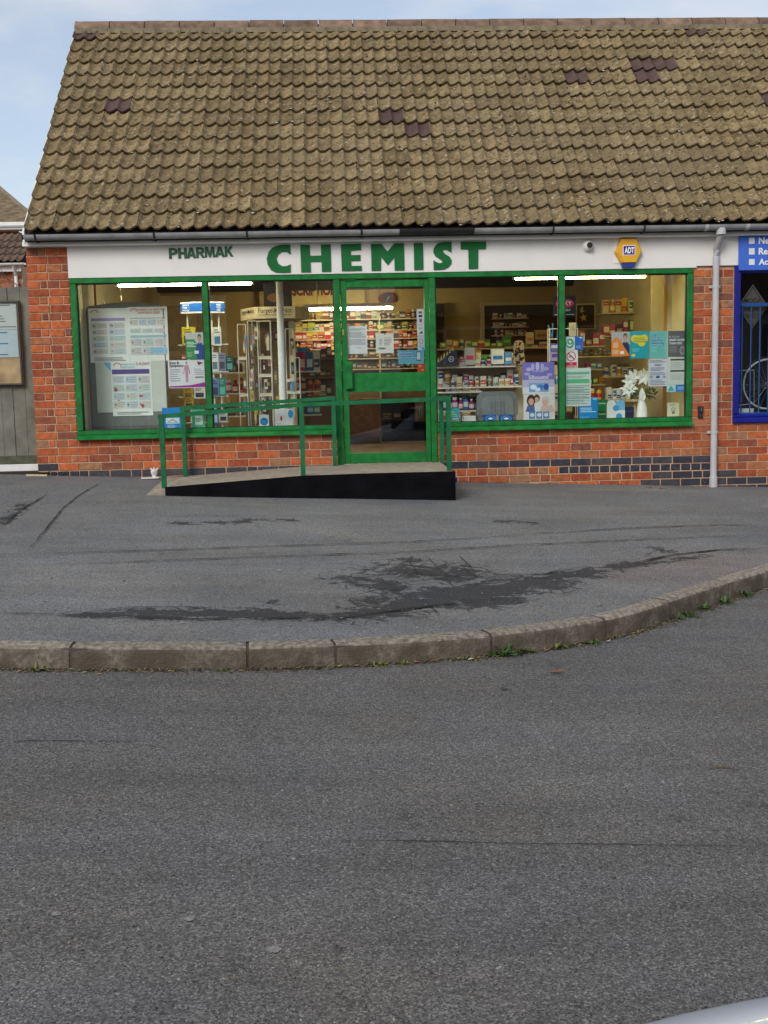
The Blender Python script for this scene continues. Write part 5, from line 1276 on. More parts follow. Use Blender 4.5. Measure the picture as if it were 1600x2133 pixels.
# medicine shelves on the back wall, seen through the door and left of it
BY = 5.75
rows_ = [(612,905,664),(612,905,687.5),(612,905,705),(612,905,725),(612,905,746),(612,905,768)]
shelf_unit('medicine_shelves', 'long cream medicine shelves across the back wall behind the counter', rows_, BY, 0.28, M_SHELFB, (612,700,790,905), (0.10, mat('shelf_back_brown',(0.20,0.13,0.07),0.8)))
nm = ['top','second','third','fourth','fifth','lowest']; pals = ['med','med','red','red','dark','dark']
for (a, b, y), n_, pl in zip(rows_, nm, pals):
    stock(a+3, b-3, y, BY+0.015, (11,18), (7,15), pl, ('small medicine packet on the %s shelf of the back wall' % n_, 'small medicine bottle on the %s shelf of the back wall' % n_), 'stock on the %s back wall shelf' % n_, 'cccccb', gap=0.08)
# sign over the shelves
zz = at(655, 618, 5.9)[1]
x0 = at(540, 600, 6.1)[0]; x1 = at(760, 600, 6.1)[0]
q = MB(); q.box(x0, x1, 6.10, 6.215, zz-0.14, zz+0.30, mat('sign_cream', (0.44,0.34,0.12), 0.7)); SB = q.build('prescriptions_sign', label='cream wall sign with dark red lettering above the back shelves', cat='sign')
q = MB(); xl, zl = at(609, 615, 6.09); xr, _ = at(712, 614, 6.09); text(q, 'SCRIPTIONS', xl, zl, 6.096, 18/ppm(6.1), ink(92,6,16), 0.050, (xr-xl)); q.build('lettering', SB)
# wall clock
x, z = at(807, 622, 6.15); ck = thing('wall_clock', 'dark red oval wall clock above the shelves behind the door', 'clock', (x, 6.18, z-0.1))
q = MB(); q.prism([(x+0.15*math.cos(2*math.pi*i/24), z+0.095*math.sin(2*math.pi*i/24)) for i in range(24)], 6.14, 6.21, ink(110,26,30)); q.build('rim', ck)
q = MB(); q.box(x-0.075, x+0.075, 6.13, 6.142, z-0.065, z+0.065, ink(60,60,62)); q.build('dial', ck)
q = MB(); q.bar((x, 6.127, z), (x+0.04, 6.127, z+0.035), 0.008, ink(210,210,205)); q.bar((x, 6.127, z), (x-0.01, 6.127, z-0.05), 0.006, ink(210,210,205)); q.build('hands', ck)
# counter with carved emblem
cx0, _ = at(700, 880, 4.6); cx1, cz1 = at(793, 836, 4.6)
CT = thing('wooden_counter', 'reddish brown wooden shop counter with a carved round emblem', 'counter', ((cx0+cx1)/2-0.5, 4.9, -0.045))
q = MB(); q.box(cx0-1.2, cx1, 4.6, 5.1, 0.055, cz1, M_WOOD); q.build('front_panel', CT)
q = MB(); q.box(cx0-1.2, cx1-0.02, 4.63, 5.1, -0.045, 0.054, mat('plinth_brown',(0.12,0.07,0.04),0.6)); q.build('plinth', CT)
q = MB(); q.box(cx0-1.22, cx1+0.03, 4.55, 5.15, cz1+0.001, cz1+0.04, mat('counter_top',(0.30,0.20,0.16),0.4)); q.build('top', CT)
ex, ez = at(754, 864, 4.6); q = MB(); N = 28
for r0, r1 in ((0.155, 0.142),):
    v = []; f = []
    for i in range(N):
        a = 2*math.pi*i/N; v += [(ex+r0*math.cos(a), 4.594, ez+r0*math.sin(a)), (ex+r1*math.cos(a), 4.594, ez+r1*math.sin(a))]
    f = [(2*i, 2*i+1, (2*i+3)%(2*N), (2*i+2)%(2*N)) for i in range(N)]
    q.add(v, [t[::-1] for t in f], mat('carved_line',(0.36,0.19,0.11),0.6))
for a0 in (90, 210, 330):
    a = math.radians(a0); q.bar((ex, 4.596, ez), (ex+0.15*math.cos(a), 4.596, ez+0.15*math.sin(a)), 0.014, mat('carved_line',(0.36,0.19,0.11)), 0.006)
    for d in (-0.55, 0.55): q.bar((ex+0.07*math.cos(a), 4.596, ez+0.07*math.sin(a)), (ex+0.13*math.cos(a+d), 4.596, ez+0.13*math.sin(a+d)), 0.010, mat('carved_line',(0.36,0.19,0.11)), 0.005)
q.build('carved_emblem', CT)
q = MB(); a0, b0 = at(756, 826, 4.6); a1, _ = at(790, 826, 4.6); q.box(a0, a1, 4.56, 4.80, cz1+0.041, cz1+0.05, ink(205,200,195)); q.build('paper_sheet', label='white paper lying on the wooden counter', cat='paper')
dx0, _ = at(796, 880, 5.0); dx1, dz1_ = at(925, 830, 5.0)
DC = thing('dark_counter', 'dark shop counter with low shelf seen through the lower door glass', 'counter', ((dx0+dx1)/2, 5.25, -0.045))
q = MB(); q.box(dx0, dx1+0.8, 5.02, 5.5, -0.045, 0.10, ink(34,32,32)); q.build('plinth', DC)
q = MB(); q.box(dx0, dx1+0.8, 5.45, 5.5, 0.10, dz1_-0.03, ink(40,34,32)); q.build('back_panel', DC)
q = MB(); q.box(dx0-0.03, dx1+0.8, 4.98, 5.52, dz1_-0.029, dz1_+0.01, ink(84,84,100)); q.build('top', DC)
q = MB(); q.box(dx0, dx1+0.8, 5.05, 5.449, 0.28, 0.30, ink(80,74,66)); q.build('shelf_board', DC)
stock(798, 838, 861, 5.07, (12,18), (14,20), 'med', ('pale box on the low shelf of the dark counter', 'bottle on the low shelf of the dark counter'), 'stock under the dark counter', 'c', z=0.30, depth=0.12)
x, z = at(874, 860, 4.95); q = MB()
for i in range(8):
    q.add([(x-0.075+0.019*i, 4.95+0.012*(i%2), z-0.12-0.01*(i%3)), (x-0.056+0.019*i, 4.95+0.012*((i+1)%2), z-0.12-0.01*((i+1)%3)), (x-0.056+0.019*i, 4.95+0.012*((i+1)%2), z+0.20), (x-0.075+0.019*i, 4.95+0.012*(i%2), z+0.20)], [(0,1,2,3)], ink(150,140,112))
q.build('hanging_bag', label='pale cloth bag hanging in front of the dark counter', cat='bag')

# white round pole inside the left window
xp, _ = at(586, 740, 0.62)
PL = thing('white_pole', 'white painted round steel pole standing inside the left window', 'pole', (xp, 0.62, 0.386))
q = MB(); q.tube([(xp, 0.66, -0.045), (xp, 0.66, 2.66)], 0.040, mat('pole_white',(0.74,0.74,0.74),0.4,0.08,7), 18); q.build('shaft', PL, smooth=True)
q = MB(); q.tube([(xp, 0.66, 0.387), (xp, 0.66, 0.42)], 0.052, M_UPVC, 18); q.build('collar', PL, smooth=True)

# greetings-card spinner
xs0, zs0 = at(556, 652, 0.95)
SP = thing('card_spinner', 'cream revolving wire card rack with lettered header in the left window', 'rack', (xs0, 1.25, -0.045))
M_HEAD = mat('cream_header',(0.66,0.58,0.40),0.5)
hx0, hz0 = at(497.5,664,1.0); hx1, hz1 = at(532,638,0.95); hx2, _ = at(615,651,0.95)
q = MB(); zt_, zb_ = at(570,638.5,0.95)[1], at(570,663,0.95)[1]
poly = [(hx1,0.95),(hx2,0.95),(hx2+0.16,1.25),(hx2,1.6),(hx1,1.6),(hx1-0.20,1.30)]
q.prism_z(poly, zb_, zt_, M_HEAD); q.build('header', SP)
q = MB(); text(q, 'Forget-Me-Not', hx1+0.03, zb_+0.065, 0.9485, 0.055, ink(44,38,30), 0.006, (hx2-hx1)-0.07); q.box(hx1+0.04, hx2-0.05, 0.9478, 0.9492, zb_+0.038, zb_+0.043, ink(44,38,30)); q.build('lettering', SP)
q = MB(); d = Vector((hx1-(hx1-0.20), 0.95-1.30, 0)); 
vs, fs = glyphs('Forget-Me-Not', 0.006); w0 = max(v[0] for v in vs)
q.add([Vector((hx1-0.20, 1.30, zb_+0.065)) + d*(0.08+0.84*v[0]/w0) + Vector((-0.004,-0.003,0)) + Vector((0,0,v[1]*0.055/0.7)) for v in vs], fs, ink(44,38,30)); q.build('side_lettering', SP)
def wire_panel(xa, xb, Y, za, zb, mid, fine):
    q = MB(); r = 0.0065
    for xx in (xa, xb): q.tube([(xx, Y, za), (xx, Y, zb)], r, M_WIRE, 6)
    for zz in [zb] + mid: q.tube([(xa, Y, zz), (xb, Y, zz)], r*1.0, M_WIRE, 6)
    for zz in mid: q.box(xa, xb, Y-0.004, Y+0.004, zz-0.030, zz-0.008, M_WIRE)
    n = int((zb-za)/0.022)
    if fine:
        for i in range(n): q.tube([(xa+0.02, Y+0.05, za+i*0.022), (xb-0.02, Y+0.05, za+i*0.022)], 0.0028, mat('dull_wire',(0.42,0.38,0.31),0.4), 4)
    q.build('wire_panel', SP)
zA, zB = 0.20, zb_-0.02
X = lambda px, Y=1.0: at(px, 760, Y)[0]
wire_panel(X(497), X(514), 1.02, zA, zB-0.04, [at(505,744,1.0)[1], at(505,821,1.0)[1]], False)
wire_panel(X(518), X(538), 1.05, zA, zB, [], True); wire_panel(X(539), X(566), 0.96, zA, zB-0.01, [at(550,743,1.0)[1], at(550,780,1.0)[1], at(550,820,1.0)[1]], False)
wire_panel(X(526), X(541), 1.15, zA, zB, [], True); wire_panel(X(566), X(585), 1.10, zA, zB, [], True); wire_panel(X(596), X(612), 1.06, zA, zB-0.1, [at(605,790,1.0)[1], at(605,815,1.0)[1]], True)
wire_panel(X(610), X(624), 1.02, zA, at(615,745,1.0)[1], [at(615,815,1.0)[1]], False)
q = MB(); q.box(X(603), X(616), 1.10, 1.13, zA, zB, mat('cream_post',(0.62,0.54,0.36),0.5)); q.build('cream_post', SP)
q = MB(); q.box(X(505), X(612), 1.30, 1.32, 0.0, zB, ink(120,100,76)); q.build('core_panel', SP)
_cards = []
cardcol = [(206,200,190),(150,110,100),(190,160,110),(120,130,140),(205,180,70),(90,140,190),(60,60,64),(190,140,140),(214,208,196),(80,70,60),(140,120,90)]
for i in range(64):
    px = random.choice([522,530,546,553,560,572,580,605,508]) + random.uniform(-3,3); py = random.uniform(675, 872); Y = 0.985 + random.uniform(0, 0.05)
    wd, ht = random.uniform(4,8), random.uniform(14,26)
    x0, z1_ = at(px, py, Y); s = 1/ppm(Y); q = MB(); c = random.choice(cardcol)
    q.box(x0, x0+wd*s, Y, Y+0.004, z1_-ht*s, z1_, ink(*c)); q.box(x0+wd*s*0.15, x0+wd*s*0.85, Y-0.001, Y, z1_-ht*s*0.75, z1_-ht*s*0.3, ink(*random.choice(cardcol)))
    _cards.append((py, px, cname(c), q.build('greetings_card', cat='card', group='cards in the revolving rack')))

_seen = {}
for py, px, cn, o in sorted(_cards, key=lambda k: (k[0], k[1])):
    _seen[cn] = _seen.get(cn, 0)+1
    o['label'] = '%s card in the cream revolving rack, %s %s one from the top' % (cn, ORD[min(_seen[cn]-1, 27)], cn)
# leaflet stand with blue header
LS = thing('leaflet_stand', 'white leaflet stand with curved blue header behind the left mullion', 'stand', (at(420,760,0.8)[0], 0.8, -0.045))
lx0, lz1 = at(374, 630, 0.78); lx1, lz0 = at(467, 650.5, 0.78)
N = 12; v = []; f = []; pr = []
for i in range(N+1):
    u = i/N; x = lx0+(lx1-lx0)*u; y = 0.84 - 0.08*math.sin(math.pi*u)
    v += [(x, y, lz0), (x, y, lz1), (x, y+0.006, lz0), (x, y+0.006, lz1)]
for i in range(N):
    a = 4*i; b = a+4; f += [(a, b, b+1, a+1), (b+2, a+2, a+3, b+3), (a+1, b+1, b+3, a+3), (a, a+2, b+2, b)]
q = MB(); q.add(v, f, ink(20,90,180)); q.build('header', LS)
q = MB()
for i in range(N):
    u0, u1 = i/N, (i+1)/N
    P = lambda u, z: (lx0+(lx1-lx0)*u, 0.838-0.08*math.sin(math.pi*u), z)
    for za, zb in ((lz0-0.004, lz0+0.012), (lz1-0.010, lz1+0.004)): q.add([P(u0,za), P(u1,za), P(u1,zb), P(u0,zb)], [(0,1,2,3)], ink(206,210,214))
q.build('header_trim', LS)
q = MB(); h_ = (lz1-lz0)
for k, s in enumerate(('INFORMATION','FOR YOUR','PHARMACY')): text(q, s, lx0+0.03, lz1-h_*(0.36+0.25*k), 0.792-0.0*k, 0.022, ink(215,225,235), 0.01, 0.20 if k == 0 else 0.15)
for k, s in enumerate(('FREE','YOU','FOR')): text(q, s, lx1-0.10, lz1-h_*(0.36+0.25*k), 0.798, 0.022, ink(215,225,235), 0.01)
q.build('lettering', LS)
for px in (392, 442, 457):
    x = at(px, 700, 0.86)[0]; q = MB(); q.tube([(x, 0.86, -0.045), (x, 0.86, lz0+0.01)], 0.011, M_WIRE, 8); q.build('post', LS)
for py in (718, 775, 826, 880):
    x0, z = at(372, py, 0.84); x1 = at(476, py, 0.84)[0]; q = MB(); q.box(x0, x1, 0.82, 0.86, z-0.012, z, M_WIRE); q.build('pocket_rail', LS)
for i, (a, b, c, d, col, c2) in enumerate([(379,681,407,718,(190,180,50),(60,60,50)),(444,681,461,720,(200,200,196),(60,110,160)),(441,734,455,773,(196,200,200),(90,110,130)),(455,735,470,772,(120,120,150),(60,60,80)),(471,742,486,772,(30,70,66),(80,150,140)),
      (440,788,456,826,(90,110,160),(40,50,90)),(456,787,471,825,(50,110,104),(90,170,150)),(382,806,402,830,(180,150,40),(120,90,30)),(404,806,428,830,(190,190,184),(50,50,54)),(441,845,455,884,(60,90,150),(170,190,210)),(456,858,474,878,(196,196,190),(60,60,64)),(384,832,404,848,(170,140,40),(90,70,30)),(377,738,388,748,(170,50,50),(210,205,200))]):
    sheet('leaflet', ['yellow leaflet in the top pocket of the leaflet stand','pale leaflet with blue foot in the top pocket right of the mullion','white newspaper-like leaflet in the second pocket','grey mauve booklet in the second pocket','dark green booklet in the second pocket, rightmost','blue booklet in the third pocket','teal booklet in the third pocket','yellow booklet below the symptoms poster','white lettered booklet below the symptoms poster','blue booklet in the bottom pocket','white lettered card in the bottom pocket','ochre booklet below the yellow booklet','small red and white leaflet beside the green poster'][i],
          (a,b,c,d), 0.815-0.004*(i%2), col, [(0.15,0.5,0.85,0.9,c2),('L',0.15,0.1,0.8,0.35,2,c2)], cat='leaflet', thick=0.01)
# dark framed picture above the spinner and panelled door on the back left wall
FP = sheet('framed_picture', 'dark framed poster with a gold oval hanging above the card spinner', (549,590,608,638), 1.7, (44,32,30), [(0.07,0.08,0.93,0.94,(30,40,46)),('e',0.42,0.62,0.30,0.20,(130,95,40)),(0.6,0.1,0.92,0.35,(70,24,24))], cat='picture', thick=0.03)
q = MB(); x0, z1_ = at(337, 625, 6.2); x1, _ = at(462, 625, 6.2)
q.box(x0-0.06, x1+0.06, 6.16, 6.218, -0.045, z1_+0.06, mat('door_frame_cream',(0.60,0.50,0.32),0.6)); BD = q.build('back_door', label='cream panelled door in the back left wall', cat='door')
for a in (0, 1):
    for za, zb in ((0.1, 0.75), (0.9, 1.35), (1.45, z1_-0.1)):
        q = MB(); wdt = (x1-x0)/2; q.bbox(x0+a*wdt+0.08, x0+(a+1)*wdt-0.08, 6.150, 6.1605, za, zb, mat('door_panel_tan',(0.48,0.38,0.22),0.6), 0.01); q.build('panel', BD)

# low shelves behind the spinner, left window
U1 = shelf_unit('toiletry_shelves', 'white toiletry shelves behind the leaflet stand in the left window', [(444,520,775),(444,520,818.5),(444,520,866)], 1.75, 0.3, M_SHELFW, (), None)
stock(446, 518, 775, 1.77, (22,34), (12,17), 'dark', ('dark packet on the upper toiletry shelf','dark bottle on the upper toiletry shelf'), 'toiletries on the upper shelf', 'cb')
stock(470, 518, 818.5, 1.77, (26,33), (11,14), 'red', ('red packet on the middle toiletry shelf','red or yellow bottle on the middle toiletry shelf'), 'toiletries on the middle shelf', 'b')
stock(446, 518, 866, 1.77, (20,30), (12,18), 'dark', ('dark packet on the lowest toiletry shelf','dark bottle on the lowest toiletry shelf'), 'toiletries on the lowest shelf', 'cb')
U2 = shelf_unit('display_shelves', 'small white display shelves between the spinner and the door', [(608,668,772),(606,668,814.5),(625,670,863)], 2.0, 0.25, M_SHELFW, (), None)
for a, b, y, c1, c2, nm_ in ((620,643,772,(60,140,180),(160,40,110),'pale blue'),(624,636,772,(170,30,80),(210,190,205),'magenta'),(639,652,772,(30,90,150),(190,210,225),'deep blue'),(654,667,772,(196,198,196),(70,76,80),'white')):
    Y = 2.02 if nm_ != 'pale blue' else 2.12; h = 48 if nm_ == 'pale blue' else 38
    x0, z = at(a, y, Y); x1 = at(b, y, Y)[0]
    o = inst('carton', CART[0], ((x0+x1)/2, Y, z), scale=(x1-x0, 0.06, h/ppm(Y)), mats=[ink(*c1), ink(*c2), ink(215,215,215)]); tag(o, 'tall %s box on the upper white display shelf' % nm_, 'carton')
stock(611, 668, 814.5, 2.02, (24,34), (10,14), 'red', ('red box on the middle white display shelf','red bottle on the middle white display shelf'), 'stock on the middle display shelf', 'b')
stock(612, 694, 746, 3.2, (14,24), (8,13), 'red', ('packet on the unit left of the door, upper row','bottle on the unit left of the door, upper row'), 'stock on the unit left of the door', 'ccb', gap=0.1)
stock(645, 694, 785, 3.2, (14,24), (8,13), 'dark', ('packet on the unit left of the door, lower row','bottle on the unit left of the door, lower row'), 'stock on the unit left of the door', 'ccb', gap=0.1)
shelf_unit('side_unit', 'brown shelf unit just left of the door', [(611,696,746),(611,696,785),(611,696,824)], 3.18, 0.25, mat('brown_shelf',(0.22,0.10,0.05),0.5), (), (0.05, mat('brown_back',(0.14,0.065,0.035),0.6)))
stock(612, 694, 824, 3.2, (12,22), (9,15), 'med', ('packet on the unit left of the door, bottom row','bottle on the unit left of the door, bottom row'), 'stock on the unit left of the door', 'ccb', gap=0.1)
for a, b, c1, nm_ in ((638,653,(40,110,190),'blue'),(653,667,(40,140,90),'green')):
    x0, z = at(a, 863, 2.02); x1 = at(b, 863, 2.02)[0]
    o = inst('carton', CART[3], ((x0+x1)/2, 2.02, z), scale=(x1-x0, 0.06, 16/ppm(2.02)), mats=[ink(*c1), ink(190,215,220), ink(215,215,215)]); tag(o, '%s pack on the lowest white display shelf' % nm_, 'carton')

# right window: gondola of shelves
GYY = 1.05
gb = [(911,1087,762.5),(911,1087,805),(911,1005,815.5),(911,992,855)]
G1 = shelf_unit('window_shelves', 'white shelving full of toiletries behind the right window', gb, GYY, 0.30, M_SHELFW, (), None)
q = MB(); xg0, xg1 = at(909,800,1.5)[0], at(1180,800,1.5)[0]; q.box(xg0-0.05, xg1, 1.36, 1.38, 0.1, at(1000,764,1.37)[1], mat('gondola_back',(0.42,0.39,0.34),0.7)); q.build('back_panel', G1)
stock(957, 1086, 762, GYY+0.14, (18,34), (8,14), 'bright', ('toiletry box at the back of the top white window shelf','bottle at the back of the top white window shelf'), 'stock behind on the top window shelf', 'ccb', gap=0.1)
stock(958, 1066, 762, GYY+0.02, (10,30), (9,16), 'white', ('small white toiletry box on the top white window shelf','small bottle on the top white window shelf'), 'stock on the top window shelf', 'ccb')
stock(913, 1085, 804.5, GYY+0.02, (9,24), (8,13), 'white', ('small white pack on the second white window shelf','small bottle on the second white window shelf'), 'stock on the second window shelf', 'ccb')
stock(914, 1085, 804.5, GYY+0.13, (20,34), (9,14), 'white', ('taller pack at the back of the second white window shelf','taller bottle at the back of the second white window shelf'), 'stock behind on the second window shelf', 'ccb')
stock(930, 1000, 815, GYY+0.02, (5,8), (9,15), 'white', ('flat pack on the narrow third window shelf','jar on the narrow third window shelf'), 'stock on the third window shelf', 'c')
stock(916, 992, 854, GYY+0.14, (24,33), (8,11), 'dark', ('dark pack at the back of the low window shelf','dark bottle at the back of the low window shelf'), 'bottles behind on the low window shelf', 'b', gap=0.1)
stock(921, 992, 854, GYY+0.02, (22,29), (9,12), 'blue', ('dark blue pack on the low window shelf','dark bottle with white cap on the low window shelf'), 'bottles on the low window shelf', 'b')
stock(914, 990, 880, GYY-0.3, (10,20), (12,18), 'white', ('white pack at the foot of the window shelves','white bottle at the foot of the window shelves'), 'packs at the foot of the window shelves', 'c', z=0.386)
# navy wedge display
NV = thing('wedge_display', 'navy blue triangular counter display with round white emblem', 'display', (at(933,762,1.02)[0], 1.05, at(933,762,1.02)[1]))
P = [at(911,762,1.0), at(954,762,1.0), at(952,727,1.0), at(944,731,1.0), at(911,757,1.0)]
q = MB(); q.prism(P, 1.0, 1.12, ink(44,50,70)); q.build('body', NV)
ex, ez = at(940,748,1.0); q = MB()
v = []; N = 18
for i in range(N):
    a = 2*math.pi*i/N; v += [(ex+0.034*math.cos(a), 0.998, ez+0.034*math.sin(a)), (ex+0.027*math.cos(a), 0.998, ez+0.027*math.sin(a))]
q.add(v, [(2*i, (2*i+2)%(2*N), (2*i+3)%(2*N), 2*i+1) for i in range(N)], ink(190,196,204)); text(q, 'N', ex, ez-0.013, 0.997, 0.026, ink(190,196,204), 0.02, center=True); q.build('emblem', NV)
for i in range(6):
    q = MB(); a = at(913+6*i, 754-4.6*i, 1.03); q.tube([(a[0], 1.03, a[1]), (a[0]+0.005, 1.03, a[1]+0.05)], [0.012,0.004], ink(180,170,120), 6); q.build('lip_balm', label='small cream tube in the navy wedge display, %s from left' % ORD[i], cat='tube', group='tubes in the navy display')
# soft spotted toiletry bags
for (a, b, c, d), lb in (((1070,709,1093,736),'upper leopard print toiletry bag behind the lilac poster'),((1068,732,1095,760),'lower leopard print toiletry bag behind the lilac poster')):
    x0, z1_ = at(a, b, 1.0); x1, z0_ = at(c, d, 1.0); q = MB(); cx_, cz_ = (x0+x1)/2, (z0_+z1_)/2
    pts = []
    for i in range(16):
        t = 2*math.pi*i/16; ex_ = abs(math.cos(t))**0.6*math.copysign(1, math.cos(t)); ez_ = abs(math.sin(t))**0.6*math.copysign(1, math.sin(t))
        pts.append((cx_+(x1-x0)/2*ex_*(0.85+0.15*(ez_ < 0)), cz_+(z1_-z0_)/2*ez_))
    q.prism(pts, 1.0, 1.06, ink(150,132,108)); o = q.build('toiletry_bag', label=lb, cat='bag')
    q = MB()
    for i in range(16):
        u, w2 = random.uniform(-0.38,0.38), random.uniform(-0.38,0.38); rr = random.uniform(0.010,0.020)
        q.add([(cx_+(x1-x0)*u+rr*math.cos(2*math.pi*k/7)*random.uniform(0.6,1.3), 0.9985, cz_+(z1_-z0_)*w2+rr*math.sin(2*math.pi*k/7)*random.uniform(0.6,1.2)) for k in range(7)], [tuple(range(7))], ink(34,26,22))
    q.build('spots', o)
# grey plastic bath seat back
x0, z1_ = at(993, 816, 0.42); x1, _ = at(1079, 816, 0.42); cx_ = (x0+x1)/2; zb_ = 0.386
BS = thing('bath_seat', 'grey moulded plastic seat back standing in the right window', 'seat', (cx_, 0.45, zb_))
def rrect(x0, x1, z0, z1, r, lower=0.0):
    pts = [(x0+lower, z0), (x1-lower, z0)]
    for i in range(7): a = math.pi/2*i/6; pts.append((x1-r+r*math.cos(a), z1-r+r*math.sin(a)))
    for i in range(7): a = math.pi/2+math.pi/2*i/6; pts.append((x0+r+r*math.cos(a), z1-r+r*math.sin(a)))
    return pts
M_SEAT = mat('grey_seat_plastic',(0.15,0.165,0.17),0.42,0.06,6)
zmid = at(1036, 865, 0.42)[1]
q = MB(); q.prism(rrect(x0, x1, zmid, z1_, 0.09), 0.42, 0.46, M_SEAT); q.build('shell', BS)
q = MB(); q.prism(rrect(x0+0.055, x1-0.055, zmid+0.0, z1_-0.05, 0.07), 0.404, 0.4205, mat('grey_seat_inner',(0.19,0.205,0.21),0.45)); q.build('inset_panel', BS)
for i in (-2,-1,0,1,2):
    q = MB(); q.box(cx_+i*0.035-0.006, cx_+i*0.035+0.006, 0.396, 0.4045, zmid+0.01, zmid+0.16, M_SEAT); q.build('rib', BS)
for s in (-1, 1):
    q = MB(); q.box(cx_+s*0.19-0.025, cx_+s*0.19+0.025, 0.43, 0.47, zb_, zmid, M_SEAT); q.build('leg', BS)
for a, b, lb in ((1009.5,1034,'left one of two blue boxes with a white mouth shape below the grey seat'),(1042,1067.5,'right one of two blue boxes with a white mouth shape below the grey seat')):
    sheet('tissue_box', lb, (a,864,b,880.5), 0.30, (24,70,140), [('e',0.5,0.5,0.46,0.42,(50,130,205)),('e',0.5,0.5,0.36,0.30,(20,60,130)),('p',[(0.22,0.5),(0.5,0.30),(0.78,0.5),(0.5,0.62)],(190,215,235))], cat='box', thick=0.10)
q = MB(); x0, z1_ = at(965,869,0.3); x1,_ = at(992,869,0.3); q.prism([(x0,0.386),(x1,0.386),(x1-0.01,z1_),(x0+0.01,z1_)], 0.3, 0.42, ink(190,192,192)); bx = q.build('white_tub', label='low white plastic tub beside the grey seat', cat='tub')
q = MB(); q.box(x0+0.004, x1-0.004, 0.296, 0.424, z1_, z1_+0.012, ink(205,206,206)); q.build('lid', bx)
# wire rack of blue straws behind the mullion
WR = thing('wire_rack', 'white wire rack holding blue handles beside the right mullion', 'rack', (at(1165,750,0.7)[0], 0.72, 0.3))
xa, xb = at(1145,700,0.7)[0], at(1203,700,0.7)[0]
for y_ in (0.70, 0.80):
    q = MB()
    for xx in (xa, xb, (xa+xb)/2): q.tube([(xx, y_, 0.387), (xx, y_, at(1165,685,y_)[1])], 0.006, M_WIRE, 6)
    for py in (685, 706, 717, 731): zz = at(1165,py,y_)[1]; q.tube([(xa,y_,zz),(xb,y_,zz)], 0.005, M_WIRE, 6)
    q.build('wire_grid', WR)
for i in range(7):
    px = 1143 + i*9.5 + random.uniform(-2,2); x0, z0_ = at(px+random.uniform(-6,10), 704, 0.75); x1, z1_ = at(px, 674+random.uniform(-3,6), 0.75)
    q = MB(); q.tube([(x0,0.75,z0_),(x1,0.75,z1_)], 0.0075, ink(50,120,180), 6); q.build('toothbrush', label='thin blue handle in the white wire rack, %s from left' % ORD[i], cat='brush', group='blue handles in the wire rack')
for (r, c, c2, lb) in (((1146,716,1164,731),(90,100,170),(190,190,215),'upper lilac pack in the wire rack'),((1147,733,1164,752),(150,140,190),(90,70,140),'lower lilac pack in the wire rack'),((1186,672,1200,700),(205,200,190),(180,180,180),'white box at the top of the wire rack')):
    sheet('hanging_pack', lb, r, 0.69, c, [(0.15,0.2,0.85,0.6,c2)], cat='pack', thick=0.02)
stock(1147, 1178, 800, 0.95, (18,28), (10,14), 'blue', ('blue pack behind the lilac poster','blue bottle behind the lilac poster'), 'blue packs behind the posters', 'cb')
stock(1156, 1178, 835, 0.95, (16,24), (9,12), 'white', ('white pack behind the family poster','white bottle behind the family poster'), 'white packs behind the posters', 'cb')
stock(1156, 1178, 874, 0.6, (16,26), (9,12), 'dark', ('dark pack low beside the right mullion','dark bottle low beside the right mullion'), 'dark packs beside the mullion', 'cb')

# dispensary opening with shelves at the back, right of the door
OY = 5.6
ox0, oz1 = at(1010, 636, OY); ox1, oz0 = at(1152, 712, OY)
q = MB(); q.box(ox0-0.05, ox1+0.4, OY+0.1, OY+0.12, oz0-0.1, oz1, ink(52,42,34)); DO = q.build('dispensary_hatch', label='dark dispensary hatch with white frame at the back of the shop', cat='hatch')
for a, b, c, d in ((ox0-0.06, ox0, oz0-0.1, oz1+0.05), (ox0, ox1+0.4, oz1, oz1+0.05)):
    q = MB(); q.box(a, b, OY+0.05, OY+0.118, c, d, ink(176,164,130)); q.build('frame_bar', DO)
U3 = shelf_unit('dispensary_shelves', 'cream dispensary shelves inside the dark hatch', [(1025,1102,662),(1025,1102,680),(1025,1150,697)], OY-0.02, 0.12, mat('shelf_dim',(0.50,0.44,0.33),0.6), (), None)
for y, n_ in ((662,'top'),(680,'middle'),(697,'lowest')):
    stock(1028, 1100, y, OY-0.01, (6,11), (7,12), 'white', ('tiny box on the %s dispensary shelf' % n_, 'tiny bottle on the %s dispensary shelf' % n_), 'stock on the %s dispensary shelf' % n_, 'ccb', depth=0.05)
U4 = shelf_unit('rear_gondola', 'long cream gondola shelf in the middle of the shop seen through the right window', [(908,1170,724)], 3.4, 0.35, M_SHELFB, (), (0.0, ink(96,78,52)), 0.02)
stock(918, 1050, 724, 3.42, (8,17), (10,14), 'bright', ('small colourful box on the gondola shelf','small jar on the gondola shelf'), 'boxes on the gondola shelf', 'cccb')
stock(1050, 1165, 724, 3.42, (6,12), (12,22), 'med', ('low carton at the right end of the gondola shelf','low jar at the right end of the gondola shelf'), 'cartons at the gondola end', 'c')
for r, c, c2, lb in (((1048,698,1065,720),(50,120,60),(110,170,90),'green box on the gondola shelf'),((1097,692,1112,717),(190,180,160),(200,120,50),'white and orange carton on the gondola shelf'),((1115,687,1141,707),(150,120,84),(120,90,60),'plain brown carton on the gondola shelf'),((1024,727,1050,758),(214,214,210),(40,110,170),'large white box with blue stripe on the top window shelf'),((1052,733,1067,759),(90,140,190),(210,220,230),'blue and white carton on the top window shelf'),((969,724,989,760),(170,170,176),(200,60,90),'pink and silver hanging pack on the top window shelf')):
    Y = 3.38 if r[1] < 722 else 1.03
    sheet('product_box', lb, r, Y, c, [(0.12,0.45,0.88,0.7,c2)], cat='box', thick=0.08)
x0, z1_ = at(908, 632, 6.0); x1,_ = at(925, 632, 6.0)
